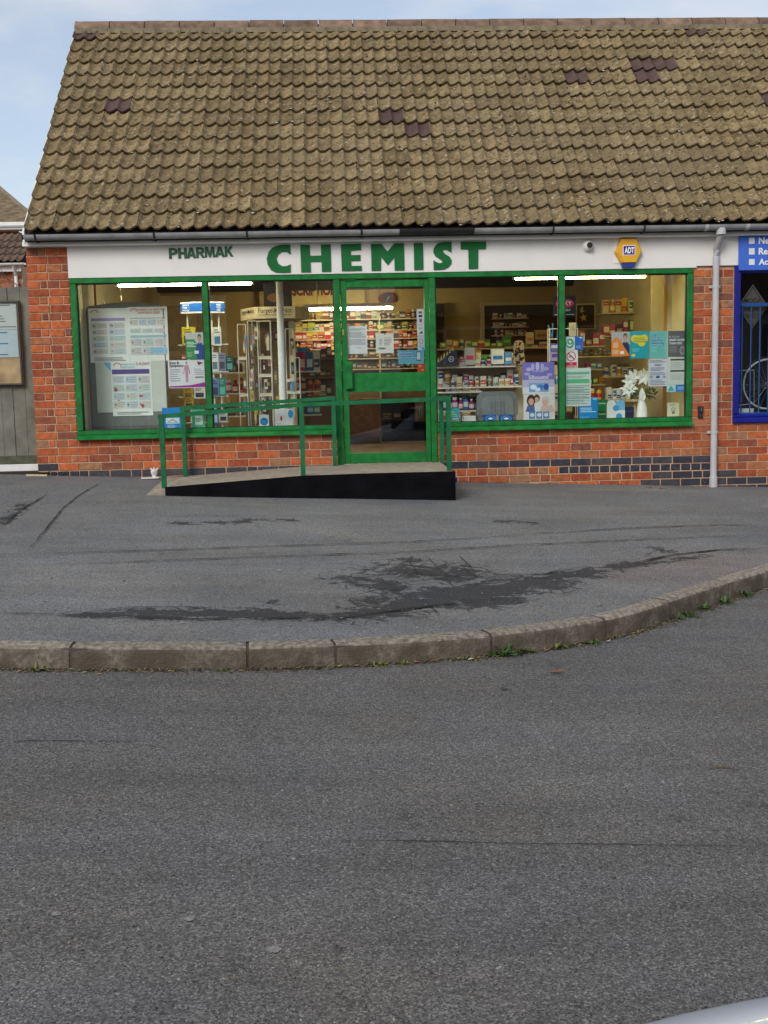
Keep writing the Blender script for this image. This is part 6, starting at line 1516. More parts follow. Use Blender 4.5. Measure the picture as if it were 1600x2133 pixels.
q = MB(); q.box(x0, x1, 6.0, 6.2, 0.4, z1_, ink(40,34,30)); LK = q.build('tall_cabinet', label='tall dark narrow cabinet just right of the door', cat='cabinet')
for py in (655, 690, 720):
    z = at(916, py, 6.0)[1]; q = MB(); q.box(x0+0.02, x1-0.01, 5.985, 6.0, z-0.03, z+0.03, ink(110,90,70)); q.build('drawer_front', LK)

# right window: wall shelves, lily picture, vase of lilies, holders
RYS = 2.3
U5 = shelf_unit('wall_shelves', 'cream wall shelves stocked with bright packs at the right of the shop', [(1256,1358,650),(1256,1358,698),(1205,1262,720),(1205,1300,741),(1222,1262,768),(1255,1330,783),(1222,1262,800)], RYS, 0.30, M_SHELFB, (1333,), None)
stock(1258, 1330, 650, RYS+0.02, (24,38), (9,17), 'bright', ('bright packet on the top wall shelf at the right','bright bottle on the top wall shelf at the right'), 'bright packs on the top wall shelf', 'ccb')
stock(1336, 1357, 645, RYS+0.02, (36,42), (4,6), 'bright', ('thin yellow pack at the end of the top wall shelf','thin tube at the end of the top wall shelf'), 'thin packs on the top wall shelf', 'c')
stock(1256, 1310, 698, RYS+0.02, (18,30), (9,15), 'red', ('red packet on the second wall shelf','red bottle on the second wall shelf'), 'red packs on the second wall shelf', 'ccb')
stock(1312, 1357, 695, RYS+0.02, (28,36), (5,8), 'bright', ('striped thin pack on the second wall shelf','striped tube on the second wall shelf'), 'striped packs on the second wall shelf', 'c')
stock(1207, 1258, 720, RYS+0.02, (22,32), (9,14), 'red', ('orange red carton on the third wall shelf','orange red bottle on the third wall shelf'), 'cartons on the third wall shelf', 'c')
stock(1207, 1275, 741, RYS+0.02, (10,16), (7,10), 'dark', ('dark jar-like box on the fourth wall shelf','dark jar on the fourth wall shelf'), 'jars on the fourth wall shelf', 'b')
stock(1222, 1260, 768, RYS+0.02, (8,12), (8,12), 'blue', ('small blue box on the fifth wall shelf','small blue bottle on the fifth wall shelf'), 'packs on the fifth wall shelf', 'c')
stock(1258, 1328, 783, RYS+0.02, (10,26), (9,13), 'white', ('pale box on the sixth wall shelf','pale bottle on the sixth wall shelf'), 'packs on the sixth wall shelf', 'ccb')
stock(1224, 1260, 800, RYS+0.02, (10,16), (9,12), 'med', ('green pack on the lowest wall shelf','green bottle on the lowest wall shelf'), 'packs on the lowest wall shelf', 'cb')
stock(1228, 1262, 832, 1.6, (20,26), (12,15), 'bright', ('orange pack low on the right window floor','orange bottle low on the right window floor'), 'orange bottles in the right window', 'b')
stock(1265, 1318, 832, 1.5, (18,26), (7,10), 'white', ('slim carton in the low row behind the lilies','slim bottle in the low row behind the lilies'), 'slim cartons behind the lilies', 'c')
stock(1180, 1205, 875, 0.8, (24,36), (11,14), 'dark', ('dark pack in the shadow below the list','dark bottle in the shadow below the list'), 'dark packs below the list', 'c')
q = MB(); q.box(at(1222,833,1.58)[0], at(1325,833,1.58)[0], 1.48, 1.85, at(1270,834,1.5)[1]-0.02, at(1270,833,1.5)[1], M_SHELFB); lowt = q.build('low_table', label='low cream table behind the lilies', cat='table')
for xx in (1226, 1320):
    x = at(xx,840,1.6)[0]; q = MB(); q.box(x-0.02, x+0.02, 1.55, 1.6, -0.045, at(1270,836,1.5)[1]-0.02, M_SHELFB); q.build('leg', lowt)
x0, z1_ = at(1200, 632, 4.2); x1, z0_ = at(1242, 686, 4.2)
LP = sheet('lily_picture', 'framed dark picture of a yellow lily on the wall behind the hosiery sign', (1200,632,1242,686), 4.2, (190,170,110), [(0.05,0.06,0.90,0.96,(44,34,28)),('p',[(0.30,0.5),(0.36,0.38),(0.40,0.50),(0.55,0.44),(0.45,0.55),(0.52,0.68),(0.38,0.60),(0.28,0.70),(0.30,0.58),(0.14,0.52)],(206,180,90)),('p',[(0.2,0.2),(0.36,0.10),(0.34,0.26),(0.44,0.30),(0.3,0.34),(0.22,0.36)],(180,160,110))], cat='picture', thick=0.03)
# cupboard side panels and gold trim at the right end of the window
q = MB(); q.box(at(1383,700,0.7)[0], at(1389,700,0.7)[0], 0.69, 0.72, 0.386, 2.655, mat('gold_trim',(0.40,0.22,0.06),0.4,metal=0.3)); q.build('trim_strip', BLD)
q = MB(); q.box(at(1358,640,0.9)[0], at(1384,640,0.9)[0], 0.9, 0.95, 0.0, 2.655, M_CREAM); q.build('side_panel', BLD)
q = MB(); q.box(at(1389,640,0.705)[0], 6.734, 0.70, 0.72, 0.386, 2.655, M_CREAM); q.build('side_panel', BLD)
q = MB(); q.box(0.036, at(189,700,0.45)[0], 0.45, 0.47, 0.386, 2.655, mat('pale_side_panel',(0.62,0.60,0.48),0.6)); q.build('side_panel', BLD)
q = MB(); xx = at(197,600,0.8)[0]; q.box(xx-0.012, xx+0.012, 0.8, 0.82, 0.386, 2.655, mat('dark_wood_strip',(0.10,0.035,0.02),0.5)); q.build('trim_strip', BLD)
for px, py in ((216,632),(251,620)):
    xx, z = at(px, py, 0.5); q = MB(); q.tube([(xx,0.5,z+0.02),(xx,0.5,2.66)], 0.0025, ink(190,180,150), 5); q.lathe([(0.004,0.03),(0.014,0.0),(0.012,-0.03)], xx, 0.5, z, ink(225,215,180), 8)
    q.build('pull_cord', label='%s hanging light pull cord in the left window' % ('left' if px < 230 else 'right'), cat='cord')
# vase
xv, zv = at(1337, 874, 0.28); zv = 0.386
VS = MB(); VS.lathe([(0.050,0.0),(0.062,0.01),(0.063,0.06),(0.054,0.13),(0.040,0.19),(0.033,0.235),(0.045,0.265),(0.041,0.262),(0.028,0.235)], xv, 0.28, zv, mat('white_ceramic',(0.78,0.78,0.76),0.18,0.02,3), 22)
VASE = VS.build('vase', origin=(xv,0.28,zv), smooth=True, label='white ceramic vase of lilies standing in the right window', cat='vase')
LIL = thing('lily_bouquet', 'white artificial lilies with dark green leaves in the white vase', 'flowers', (xv, 0.28, zv+0.22))
M_PET = mat('lily_petal',(0.80,0.80,0.76),0.55,0.05,20); M_LEAF = mat('dark_leaf',(0.022,0.065,0.022),0.5,0.35,30); M_STEM = mat('stem_green',(0.10,0.22,0.06),0.5)
def leaf_strip(q, p, d, up, L, W, m_, curl=0.3, n=5):
    p, d, up = Vector(p), Vector(d).normalized(), Vector(up).normalized(); s = d.cross(up).normalized(); v = []
    for i in range(n+1):
        t = i/n; c = p + d*L*t + up*(-curl*L*t*t); w_ = W*math.sin(math.pi*min(0.98, 0.08+0.92*t))**0.8
        v += [c - s*w_/2 + up*w_*0.15, c, c + s*w_/2 + up*w_*0.15]
    f = []
    for i in range(n):
        a = 3*i; f += [(a, a+1, a+4, a+3), (a+1, a+2, a+5, a+4)]
    q.add(v, f, m_)
for k, (px, py) in enumerate(((1310,794),(1318,785),(1330,782),(1340,787),(1345,781),(1314,806),(1307,812))):
    c = at(px, py, 0.26); yy = 0.24+0.02*(k % 3); q = MB(); ctr = Vector((c[0], yy, c[1])); face_ = Vector((random.uniform(-0.7,0.3), -1, random.uniform(-0.3,0.3))).normalized()
    a0 = face_.cross(Vector((0,0,1))).normalized(); b0 = face_.cross(a0)
    for i in range(6):
        t = 2*math.pi*i/6 + k; rd = a0*math.cos(t)+b0*math.sin(t)
        leaf_strip(q, ctr - face_*0.03, (rd*0.9+face_*0.75), (-rd*0.75+face_*0.9), 0.074, 0.044, M_PET, 0.7, 6)
    q.tube([ctr - face_*0.03, ctr-face_*0.06-Vector((0,0,0.03)), (xv, 0.28, zv+0.25)], 0.004, M_STEM, 5)
    q.build('lily', LIL)
q = MB(); c = at(1337, 822, 0.24); leaf_strip(q, (c[0]-0.005, 0.235, c[1]-0.06), (0.05,0,1), (0,-1,0.1), 0.14, 0.06, M_PET, 0.1); leaf_strip(q, (c[0]+0.01, 0.23, c[1]-0.07), (0.1,0,1), (0,-1,0.1), 0.10, 0.05, M_PET, -0.1); q.build('lily', LIL)
q = MB()
for i in range(46):
    side = random.choice((-1, 1, 1)); t = random.uniform(0.1, 1); base = Vector((xv+side*0.02, 0.29, zv+0.25)); d = Vector((side*random.uniform(0.3,1.0), random.uniform(-0.3,0.3), random.uniform(-0.15,0.9))).normalized()
    p = base + d*0.13*t; leaf_strip(q, p, d+Vector((random.uniform(-.5,.5), random.uniform(-.4,.2), random.uniform(-.5,.3))), Vector((0,-1,0.6)), random.uniform(0.035,0.075), random.uniform(0.012,0.022), M_LEAF, 0.3, 3)
q.build('leaves', LIL)
# brochure holder, green box, navy box
x0,_ = at(1265.5,860,0.2); x1,_ = at(1303,860,0.2); zt_ = at(1284,833,0.2)[1]
BH = thing('brochure_holder', 'white card holder with twin rounded tops and blue discs in the right window', 'holder', ((x0+x1)/2, 0.22, 0.386)); w2 = (x1-x0)/2
for i, c in ((0, ink(206,208,204)), (1, ink(110,175,215))):
    a, b = x0+i*w2, x0+(i+1)*w2; pts = [(a,0.386),(b,0.386)] + [((a+b)/2+w2/2*math.cos(math.pi*k/10), zt_-w2/2+w2/2*math.sin(math.pi*k/10)) for k in range(11)]
    q = MB(); q.prism(pts, 0.22+0.004*i, 0.235, c); q.build('back_panel', BH)
q = MB(); q.box(x0+0.02, x1-0.004, 0.205, 0.2195, 0.386, 0.386+0.10, ink(210,212,210)); q.build('front_pocket', BH)
for cx_, cz_, r_ in ((x0+w2*0.95, 0.386+0.125, 0.034), (x0+w2*1.3, 0.386+0.03, 0.036)):
    q = MB(); q.prism([(cx_+r_*math.cos(2*math.pi*k/16), max(0.388, cz_+r_*math.sin(2*math.pi*k/16))) for k in range(16)], 0.2025, 0.2048, ink(60,140,195)); q.build('blue_disc', BH)
for r, c, lb in (((1245,832,1266,855),(30,110,60),'upper green carton beside the brochure holder'),((1245,856,1266,874),(24,96,54),'lower green carton beside the brochure holder'),((1302,848,1321,872),(34,38,70),'navy blue carton left of the vase')):
    sheet('tall_carton', lb, r, 0.32, c, [(0.1,0.3,0.8,0.42,(150,190,150) if c[1] > 60 else (60,66,110))], cat='carton', thick=0.10)

# ------------------------------------------------------------------ neighbouring bicycle shop front (same brick parade)
BF = MB(); bx0 = at(1528, 700, 0.0)[0]; bz0 = at(1560, 881, 0.0)[1]; bz1 = 2.046
BF.bbox(bx0, bx0+0.066, -0.03, 0.07, bz0+0.10, bz1, M_BLUEP, 0.008); BSF = BF.build('blue_window_frame', BLD)
q = MB(); q.bbox(bx0, 10.2, -0.045, 0.07, bz0, bz0+0.062, M_BLUEP, 0.012); q.build('sill', BSF)
q = MB(); q.bbox(bx0+0.0, 10.2, -0.026, 0.07, bz0+0.063, bz0+0.100, M_BLUEP, 0.008); q.build('bottom_rail', BSF)
q = MB(); q.bbox(bx0+0.067, 10.2, -0.02, 0.07, 1.96, 2.044, M_BLUEP, 0.008); q.build('top_rail', BSF)
q = MB(); q.box(bx0+0.067, 10.2, 0.020, 0.025, bz0+0.10, 1.96, M_GLASS); q.build('pane', BSF)
zr = at(1575, 635, 0.10)[1]; zl_ = at(1575, 861, 0.10)[1]
SG = thing('window_grille', 'bright blue steel bar grille behind the bicycle shop glass', 'grille', (8.4, 0.1, bz0+0.1))
q = MB(); q.box(bx0+0.07, 10.1, 0.085, 0.11, zr-0.014, zr+0.020, M_BLUEBAR); q.build('top_rail', SG)
q = MB(); q.box(bx0+0.07, 10.1, 0.085, 0.11, zl_-0.03, zl_+0.012, M_BLUEBAR); q.build('bottom_rail', SG)
x0b = at(1545, 740, 0.1)[0]; dxb = at(1563.5, 740, 0.1)[0]-x0b
for i in range(24):
    q = MB(); q.tube([(x0b+i*dxb, 0.097, zl_), (x0b+i*dxb, 0.097, zr)], 0.0075, M_BLUEBAR, 6); q.build('bar', SG)
q = MB(); xw = [at(p, 700, 0.5)[0] for p in (1537, 1600)]
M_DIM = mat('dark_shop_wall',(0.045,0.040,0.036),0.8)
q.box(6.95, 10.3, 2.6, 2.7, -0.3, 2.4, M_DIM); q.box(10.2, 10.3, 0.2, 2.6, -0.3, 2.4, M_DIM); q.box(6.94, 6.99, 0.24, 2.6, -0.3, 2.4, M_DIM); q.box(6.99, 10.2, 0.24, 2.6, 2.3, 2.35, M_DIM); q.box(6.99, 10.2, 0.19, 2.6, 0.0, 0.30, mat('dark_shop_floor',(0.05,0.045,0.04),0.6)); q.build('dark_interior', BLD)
x0, z1_ = at(1541, 487, -0.06); z0_ = at(1560, 563, -0.06)[1]
SIGN = thing('shop_sign', 'bright blue shop sign with white squares and lettering above the bicycle window', 'sign', (x0+1.4, -0.05, z0_))
q = MB(); q.bbox(x0, 10.4, -0.062, -0.0275, z0_, z1_, mat('sign_blue',(0.045,0.13,0.55),0.4,0.06,4), 0.004); q.build('board', SIGN)
for s, ya, yb in (('Ne', 495, 507.7), ('Re', 517, 530), ('Ac', 539.5, 551.6)):
    a, zt_ = at(1560.5, ya, -0.065); b, zb_ = at(1572, yb, -0.065)
    q = MB(); q.box(a, b, -0.066, -0.0615, zb_, zt_, ink(214,216,216)); q.build('white_square', SIGN)
    q = MB(); xl, zl = at(1580.5, yb-0.3, -0.065); text(q, s, xl, zl, -0.0655, (zt_-zb_)*1.0, ink(222,224,226), 0.035); q.build('lettering', SIGN)
dc = at(1568, 638, 0.16); hw, hh = 32/ppm(0.16), 46/ppm(0.16)
DS = MB(); DS.prism([(dc[0]-hw, dc[1]), (dc[0], dc[1]-hh), (dc[0]+hw, dc[1]), (dc[0], dc[1]+hh)], 0.16, 0.165, ink(84,80,77)); dso = DS.build('diamond_sign', label='grey diamond shaped sign with dark lettering inside the bicycle shop window', cat='sign')
q = MB(); k = 0.86
for a, b in (((-hw,0),(0,-hh)),((0,-hh),(hw,0)),((hw,0),(0,hh)),((0,hh),(-hw,0))): q.bar((dc[0]+a[0]*k, 0.158, dc[1]+a[1]*k), (dc[0]+b[0]*k, 0.158, dc[1]+b[1]*k), 0.008, ink(44,40,38), 0.002)
q.build('border', dso)
q = MB(); text(q, 'MODA', dc[0], at(1568,630,0.16)[1], 0.157, 0.045, ink(40,36,34), 0.01, center=True); text(q, 'BIKES', dc[0], at(1568,662,0.16)[1], 0.157, 0.045, ink(40,36,34), 0.01, center=True); q.build('lettering', dso)
q = MB(); a, z = at(1537, 856, 0.2); b, _ = at(1570, 856, 0.2); q.box(a, b, 0.2, 0.35, z-0.02, z+0.025, ink(190,196,200)); q.build('white_carton', label='low white box at the foot of the bicycle window', cat='box')
# bicycle
wc = at(1599, 800, 0.55); WR_ = 55/ppm(0.55)
BK = thing('bicycle', 'silver framed bicycle with thin wheels standing behind the blue grille', 'bicycle', (wc[0]+0.5, 0.55, wc[1]-WR_))
def wheel(cx, cz, y, r):
    q = MB(); pts = [(cx+r*math.cos(2*math.pi*i/36), y, cz+r*math.sin(2*math.pi*i/36)) for i in range(37)]
    q.tube(pts, 0.012, M_TYRE, 6, False); o = q.build('wheel', BK)
    q = MB(); pts = [(cx+(r-0.018)*math.cos(2*math.pi*i/36), y, cz+(r-0.018)*math.sin(2*math.pi*i/36)) for i in range(37)]; q.tube(pts, 0.011, mat('rim_alloy',(0.62,0.62,0.63),0.35), 6, False); q.build('rim', o)
    q = MB(); 
    for i in range(20):
        a = 2*math.pi*i/20; q.tube([(cx+0.02*math.cos(a+0.8), y+(0.02 if i%2 else -0.02), cz+0.02*math.sin(a+0.8)), (cx+(r-0.02)*math.cos(a), y, cz+(r-0.02)*math.sin(a))], 0.0022, M_CHROME, 4)
    q.build('spokes', o)
    q = MB(); q.tube([(cx, y-0.035, cz), (cx, y+0.035, cz)], 0.022, M_CHROME, 10); q.build('hub', o)
wheel(wc[0], wc[1], 0.55, WR_); wheel(wc[0]+0.98, wc[1], 0.55, WR_)
M_BF = mat('bike_silver',(0.70,0.70,0.72),0.3,0.04,5)
hub = Vector((wc[0], 0.50, wc[1])); bb_ = hub+Vector((0.42,0.04,-0.04)); st = bb_+Vector((-0.14,0,0.48)); hd = hub+Vector((0.84,0.05,0.50)); fh = hub+Vector((0.98,0.05,0))
q = MB()
for a, b, r in ((hub,bb_,0.014),(hub,st,0.011),(bb_,st,0.016),(bb_,hd-Vector((0,0,0.06)),0.020),(st,hd+Vector((0,0,0.03)),0.017),(hd+Vector((0,0,0.06)),fh,0.015)): q.tube([a,b], r, M_BF, 8)
q.build('frame', BK)
q = MB(); q.tube([st, st+Vector((-0.03,0,0.13))], 0.012, M_CHROME, 8); q.build('seat_post', BK)
q = MB(); s = st+Vector((-0.03,0,0.14)); q.prism_z([(s.x-0.13,s.y-0.07),(s.x+0.02,s.y-0.03),(s.x+0.15,s.y-0.015),(s.x+0.15,s.y+0.015),(s.x+0.02,s.y+0.03),(s.x-0.13,s.y+0.07)], s.z, s.z+0.035, M_BLACK); q.build('saddle', BK)
q = MB(); q.tube([hd+Vector((0,-0.2,0.12)), hd+Vector((0.06,-0.1,0.13)), hd+Vector((0.06,0.1,0.13)), hd+Vector((0,0.2,0.12))], 0.012, M_BLACK, 8); q.build('handlebar', BK)
q = MB(); q.tube([(bb_.x, bb_.y-0.05, bb_.z), (bb_.x, bb_.y-0.03, bb_.z)], 0.085, M_CHROME, 16); q.build('chainring', BK)
q = MB(); q.tube([bb_+Vector((0,-0.07,0)), bb_+Vector((0.10,-0.07,-0.13))], 0.010, M_CHROME, 6); q.build('crank', BK)
q = MB(); q.box(hub.x-0.03, hub.x+0.05, hub.y-0.03, hub.y-0.01, hub.z-0.13, hub.z-0.05, ink(120,24,26)); q.build('derailleur', BK)
q = MB()
for a, b in (((1539,772),(1571,771)),((1571,771),(1571,840)),((1539,845),(1571,840))): A, B = at(*a, 0.42), at(*b, 0.42); q.tube([(A[0],0.42,A[1]),(B[0],0.42,B[1])], 0.006, M_CHROME, 6)
q.build('display_stand', label='thin silver wire display stand in front of the bicycle wheel', cat='stand')

# ------------------------------------------------------------------ fence with notice case, left of the shop
FY = 0.16
fz1 = at(30, 597, FY)[1]; fzb = -0.02
FN = thing('wooden_fence', 'weathered grey board fence with green algae left of the brick pier', 'fence', (-1.6, FY, -0.06))
xr = X_L-0.004; i = 0; x = xr
while x > -3.4:
    wd = 0.128+random.uniform(-0.004, 0.006); q = MB(); yy = FY + (0.008 if i % 2 else 0.0); q.bbox(x-wd+0.003, x, yy, yy+0.02, 0.135, fz1-random.uniform(0,0.01), M_FENCE, 0.003); q.build('board', FN); x -= wd; i += 1
q = MB(); q.bbox(-3.4, xr, FY-0.006, FY+0.03, 0.050, 0.128, mat('mossy_board',(0.075,0.080,0.050),0.95,0.4,8,0.4,40), 0.004); q.build('gravel_board', FN)
for z in (0.55, 1.65):
    q = MB(); q.box(-3.4, xr, FY+0.03, FY+0.07, z-0.04, z+0.04, M_FENCE); q.build('back_rail', FN)
q = MB(); q.bbox(-3.4, X_L-0.002, FY-0.05, FY+0.03, -0.03, 0.046, mat('white_edging',(0.66,0.66,0.66),0.5,0.1,6), 0.006); q.build('edging', label='white edging strip along the foot of the grey fence', cat='edging')
nx1, nz1 = at(38, 626, FY-0.06); nz0 = at(38, 802, FY-0.06)[1]; nx0 = nx1-0.62
NC = thing('notice_case', 'dark framed outdoor notice case with papers on the grey fence', 'notice board', ((nx0+nx1)/2, FY-0.04, nz0))
q = MB(); q.box(nx0, nx1, FY-0.035, FY-0.004, nz0, nz1, mat('case_wood',(0.34,0.24,0.13),0.8,0.3,7)); q.build('back_board', NC)
for a, b, c, d in ((nx0,nx1,nz1-0.02,nz1),(nx0,nx1,nz0,nz0+0.02),(nx0,nx0+0.02,nz0+0.021,nz1-0.021),(nx1-0.02,nx1,nz0+0.021,nz1-0.021)):
    q = MB(); q.bbox(a, b, FY-0.065, FY-0.0352, c, d, mat('case_frame',(0.055,0.048,0.04),0.6,0.2,8), 0.004); q.build('frame_bar', NC)
zs_ = [at(20,630,FY-0.05)[1], at(20,686,FY-0.05)[1], at(20,744,FY-0.05)[1]]
for k, (za, zb, c, lb) in enumerate(((zs_[0], zs_[1], (200,202,200), 'upper white notice in the fence case'), (zs_[1]-0.004, zs_[2], (190,200,208), 'lower white and blue notice in the fence case'))):
    q = MB(); q.box(nx0+0.05, nx1-0.034, FY-0.0395, FY-0.0372, zb, za, ink(*c)); o = q.build('paper_notice', label=lb, cat='notice')
    q = MB(); rr_ = random.Random(k)
    for j in range(9):
        zz = za-(za-zb)*(0.08+0.1*j); xx = nx0+0.09+rr_.random()*0.1; q.box(xx, min(nx1-0.045, xx+rr_.uniform(0.12,0.42)), FY-0.0405, FY-0.0398, zz-0.012, zz, ink(*( (130,134,136) if k == 0 else rr_.choice([(50,110,170),(130,140,150),(90,120,140)]))))
    q.build('printed_design', o)
q = MB(); q.box(nx0+0.021, nx1-0.021, FY-0.056, FY-0.053, zs_[2]-0.01, nz1-0.021, M_GLASS); q.build('pane', NC)

# ------------------------------------------------------------------ buildings behind the fence
M_OT = mat('dark_clay_tile',(0.115,0.078,0.060),0.9,0.35,9,0.5,50)
OB = thing('outbuilding', 'low brick outbuilding with dark tiled roof and white gutter behind the fence', 'building', (-8.0, 13.0, -0.1))
oy = 12.0; ez_ = at(20, 549, oy)[1]; oxr = at(41, 560, oy)[0]
q = MB(); q.box(-16.0, oxr, oy+0.18, oy+2.0, -0.3, ez_-0.02, M_MORTAR); ow_ = q.build('wall', OB)
for r in range(8):
    z = ez_-0.10-r*0.086; x = oxr - (0.11 if r % 2 else 0.0)-0.23
    for c in range(9):
        inst('brick', random.choice(BM), (x+0.11, oy+0.175, z), ow_, scale=(0.218,1,0.075), mats=[M_BRICK]); x -= 0.229
q = MB(); v = [(-16.1,oy-0.05,ez_+0.02),(oxr+0.12,oy-0.05,ez_+0.02),(oxr+0.12,oy+0.85,ez_+0.69),(-16.1,oy+0.85,ez_+0.69),(-16.1,oy+2.1,ez_+0.0),(oxr+0.12,oy+2.1,ez_+0.0)]
q.add(v, [(0,1,2,3),(3,2,5,4)], M_FELT); orf = q.build('roof', OB)
ang = math.atan2(0.67, 0.90); U2_ = Vector((0, math.cos(ang), math.sin(ang))); N2 = Vector((0,-math.sin(ang),math.cos(ang))); R3 = Euler((ang-0.05, 0, 0)).to_matrix()
OTM = []
for s in range(3):
    v, f = tile_geo(0.30, s); qq = MB(); qq.add(v, f, M_OT); me = qq.mesh('roof_tile'); me.polygons.foreach_set('use_smooth', [True]*len(f)); OTM.append(me)
for r in range(4):
    for c in range(8):
        p = Vector((oxr+0.10-0.30*(c+1), oy-0.08, ez_+0.03)) + U2_*(r*GAUGE) + N2*0.01
        inst('roof_tile', random.choice(OTM), p, orf, rot=(ang-0.05, 0, random.uniform(-0.01,0.01)))
mb = MB()
for r in range(4):
    for c in range(8, 26):
        p = Vector((oxr+0.10-0.30*(c+1), oy-0.08, ez_+0.03)) + U2_*(r*GAUGE) + N2*0.01
        v, f = tile_geo(0.30, c % 3); mb.add([tuple(R3 @ Vector(w_) + p) for w_ in v], f, M_OT)
mb.build('roof_tile', orf, kind='stuff')
q = MB(); half_pipe(q, -16.1, oxr+0.14, oy-0.08, ez_+0.0, 0.05, M_UPVC); q.build('gutter', OB, smooth=True)
q = MB(); q.box(-16.0, oxr+0.02, oy+0.02, oy+0.05, ez_-0.16, ez_-0.03, M_UPVC); q.build('fascia', OB)
xdp = at(30, 570, oy)[0]; q = MB(); q.tube([(xdp, oy-0.06, ez_-0.03), (xdp, oy+0.06, ez_-0.18), (xdp, oy+0.10, ez_-0.25), (xdp, oy+0.10, -0.1)], 0.036, M_UPVC, 10); q.build('downpipe', OB, smooth=True)
# house further back
HB = thing('distant_house', 'house with brown plain tiled hipped roof and white gutter far behind the fence', 'house', (-12.0, 24.0, 0.0))
hy = 20.0; hz = at(10, 466, hy)[1]; hxr = at(36, 472, hy)[0]
q = MB(); q.box(hxr-9, hxr-0.3, hy+0.4, hy+8, -0.5, hz-0.05, M_BRICK_S); q.build('wall', HB)
pk = at(-8, 390, hy+3.2); ph = pk[1]-hz
mb = MB(); NR = 34
for r in range(NR):
    t0, t1 = r/NR, (r+1)/NR
    xr0 = hxr + 0.6 + (pk[0]-hxr-0.6)*t0; y0 = hy + 3.2*t0; z0_ = hz+ph*t0; y1 = hy+3.2*t1; z1_ = hz+ph*t1; x = hxr-9.0; off = 0.085 if r % 2 else 0
    x += off
    while x < xr0-0.05:
        if x > hxr-3.0:
            w_ = min(0.17, xr0-x); e = random.uniform(0,0.012); mb.add([(x+0.004, y0-0.03, z0_+0.035+e), (x+w_-0.004, y0-0.03, z0_+0.035+e*0.6), (x+w_-0.004, y1, z1_+0.02), (x+0.004, y1, z1_+0.02), (x+0.004, y0-0.03, z0_+0.0), (x+w_-0.004, y0-0.03, z0_+0.0)], [(0,1,2,3),(4,5,1,0)], mat('plain_tile',(0.20,0.155,0.10),0.9,0.45,5,0.4,30))
        x += 0.17
hr_ = mb; hroof = MB(); hroof.add([(hxr-9,hy,hz),(hxr+0.6,hy,hz),(pk[0],hy+3.2,hz+ph),(hxr-9,hy+3.2,hz+ph),(hxr+0.6,hy+8,hz)], [(0,1,2,3),(1,4,2)], mat('plain_tile_backing',(0.10,0.075,0.05),0.9)); HR = hroof.build('roof', HB)
hr_.build('roof_tile', HR, kind='stuff')
q = MB(); q.tube([(hxr+0.62, hy-0.02, hz+0.03), (pk[0]+0.02, hy+3.2, hz+ph+0.04)], 0.07, mat('hip_tile',(0.19,0.15,0.10),0.9,0.3,8), 8); q.build('hip_tiles', HR)
q = MB(); q.box(hxr-9, hxr+0.66, hy-0.12, hy-0.02, hz-0.07, hz+0.03, M_UPVC); q.build('gutter', HB)
q = MB(); q.box(hxr-9, hxr+0.5, hy-0.02, hy+0.4, hz-0.16, hz-0.08, M_UPVC); q.build('soffit', HB)
q = MB(); wx0 = at(2,490,hy)[0]; q.box(wx0-1.6, wx0-0.2, hy+0.36, hy+0.41, hz-1.5, hz-0.25, M_UPVC); hw_ = q.build('window', HB); q = MB(); q.box(wx0-1.5, wx0-0.3, hy+0.35, hy+0.358, hz-1.4, hz-0.35, ink(50,56,62)); q.build('glass_pane', hw_)
# bare climbing stems on the outbuilding corner
mb = MB(); rs = random.Random(4)
for i in range(26):
    p = Vector((*[at(rs.uniform(5,52), rs.uniform(555,610), 1.2)[0]], rs.uniform(0.9,1.6), 1.9)); pts = [p]; d = Vector((rs.uniform(-1,1), rs.uniform(-0.2,0.2), rs.uniform(0.2,1))).normalized()
    for k in range(7): d = (d + Vector((rs.uniform(-.6,.6), rs.uniform(-.2,.2), rs.uniform(-.5,.35)))).normalized(); p = p + d*0.075; pts.append(p)
    mb.tube(pts, [0.006*(1-0.1*k) for k in range(len(pts))], mat('bare_twig',(0.22,0.18,0.14),0.9), 5)
pk_ = thing('bare_climber', 'leafless climbing stems tangled above the fence beside the shop corner', 'climber', (-0.8, 1.2, -0.1))
mb.build('stems', pk_)
q = MB(); q.tube([(-0.75,1.25,-0.1),(-0.78,1.22,0.8),(-0.74,1.2,1.6),(-0.8,1.2,2.0)], [0.018,0.015,0.012,0.008], MATS['bare_twig'], 6); q.build('trunk', pk_)

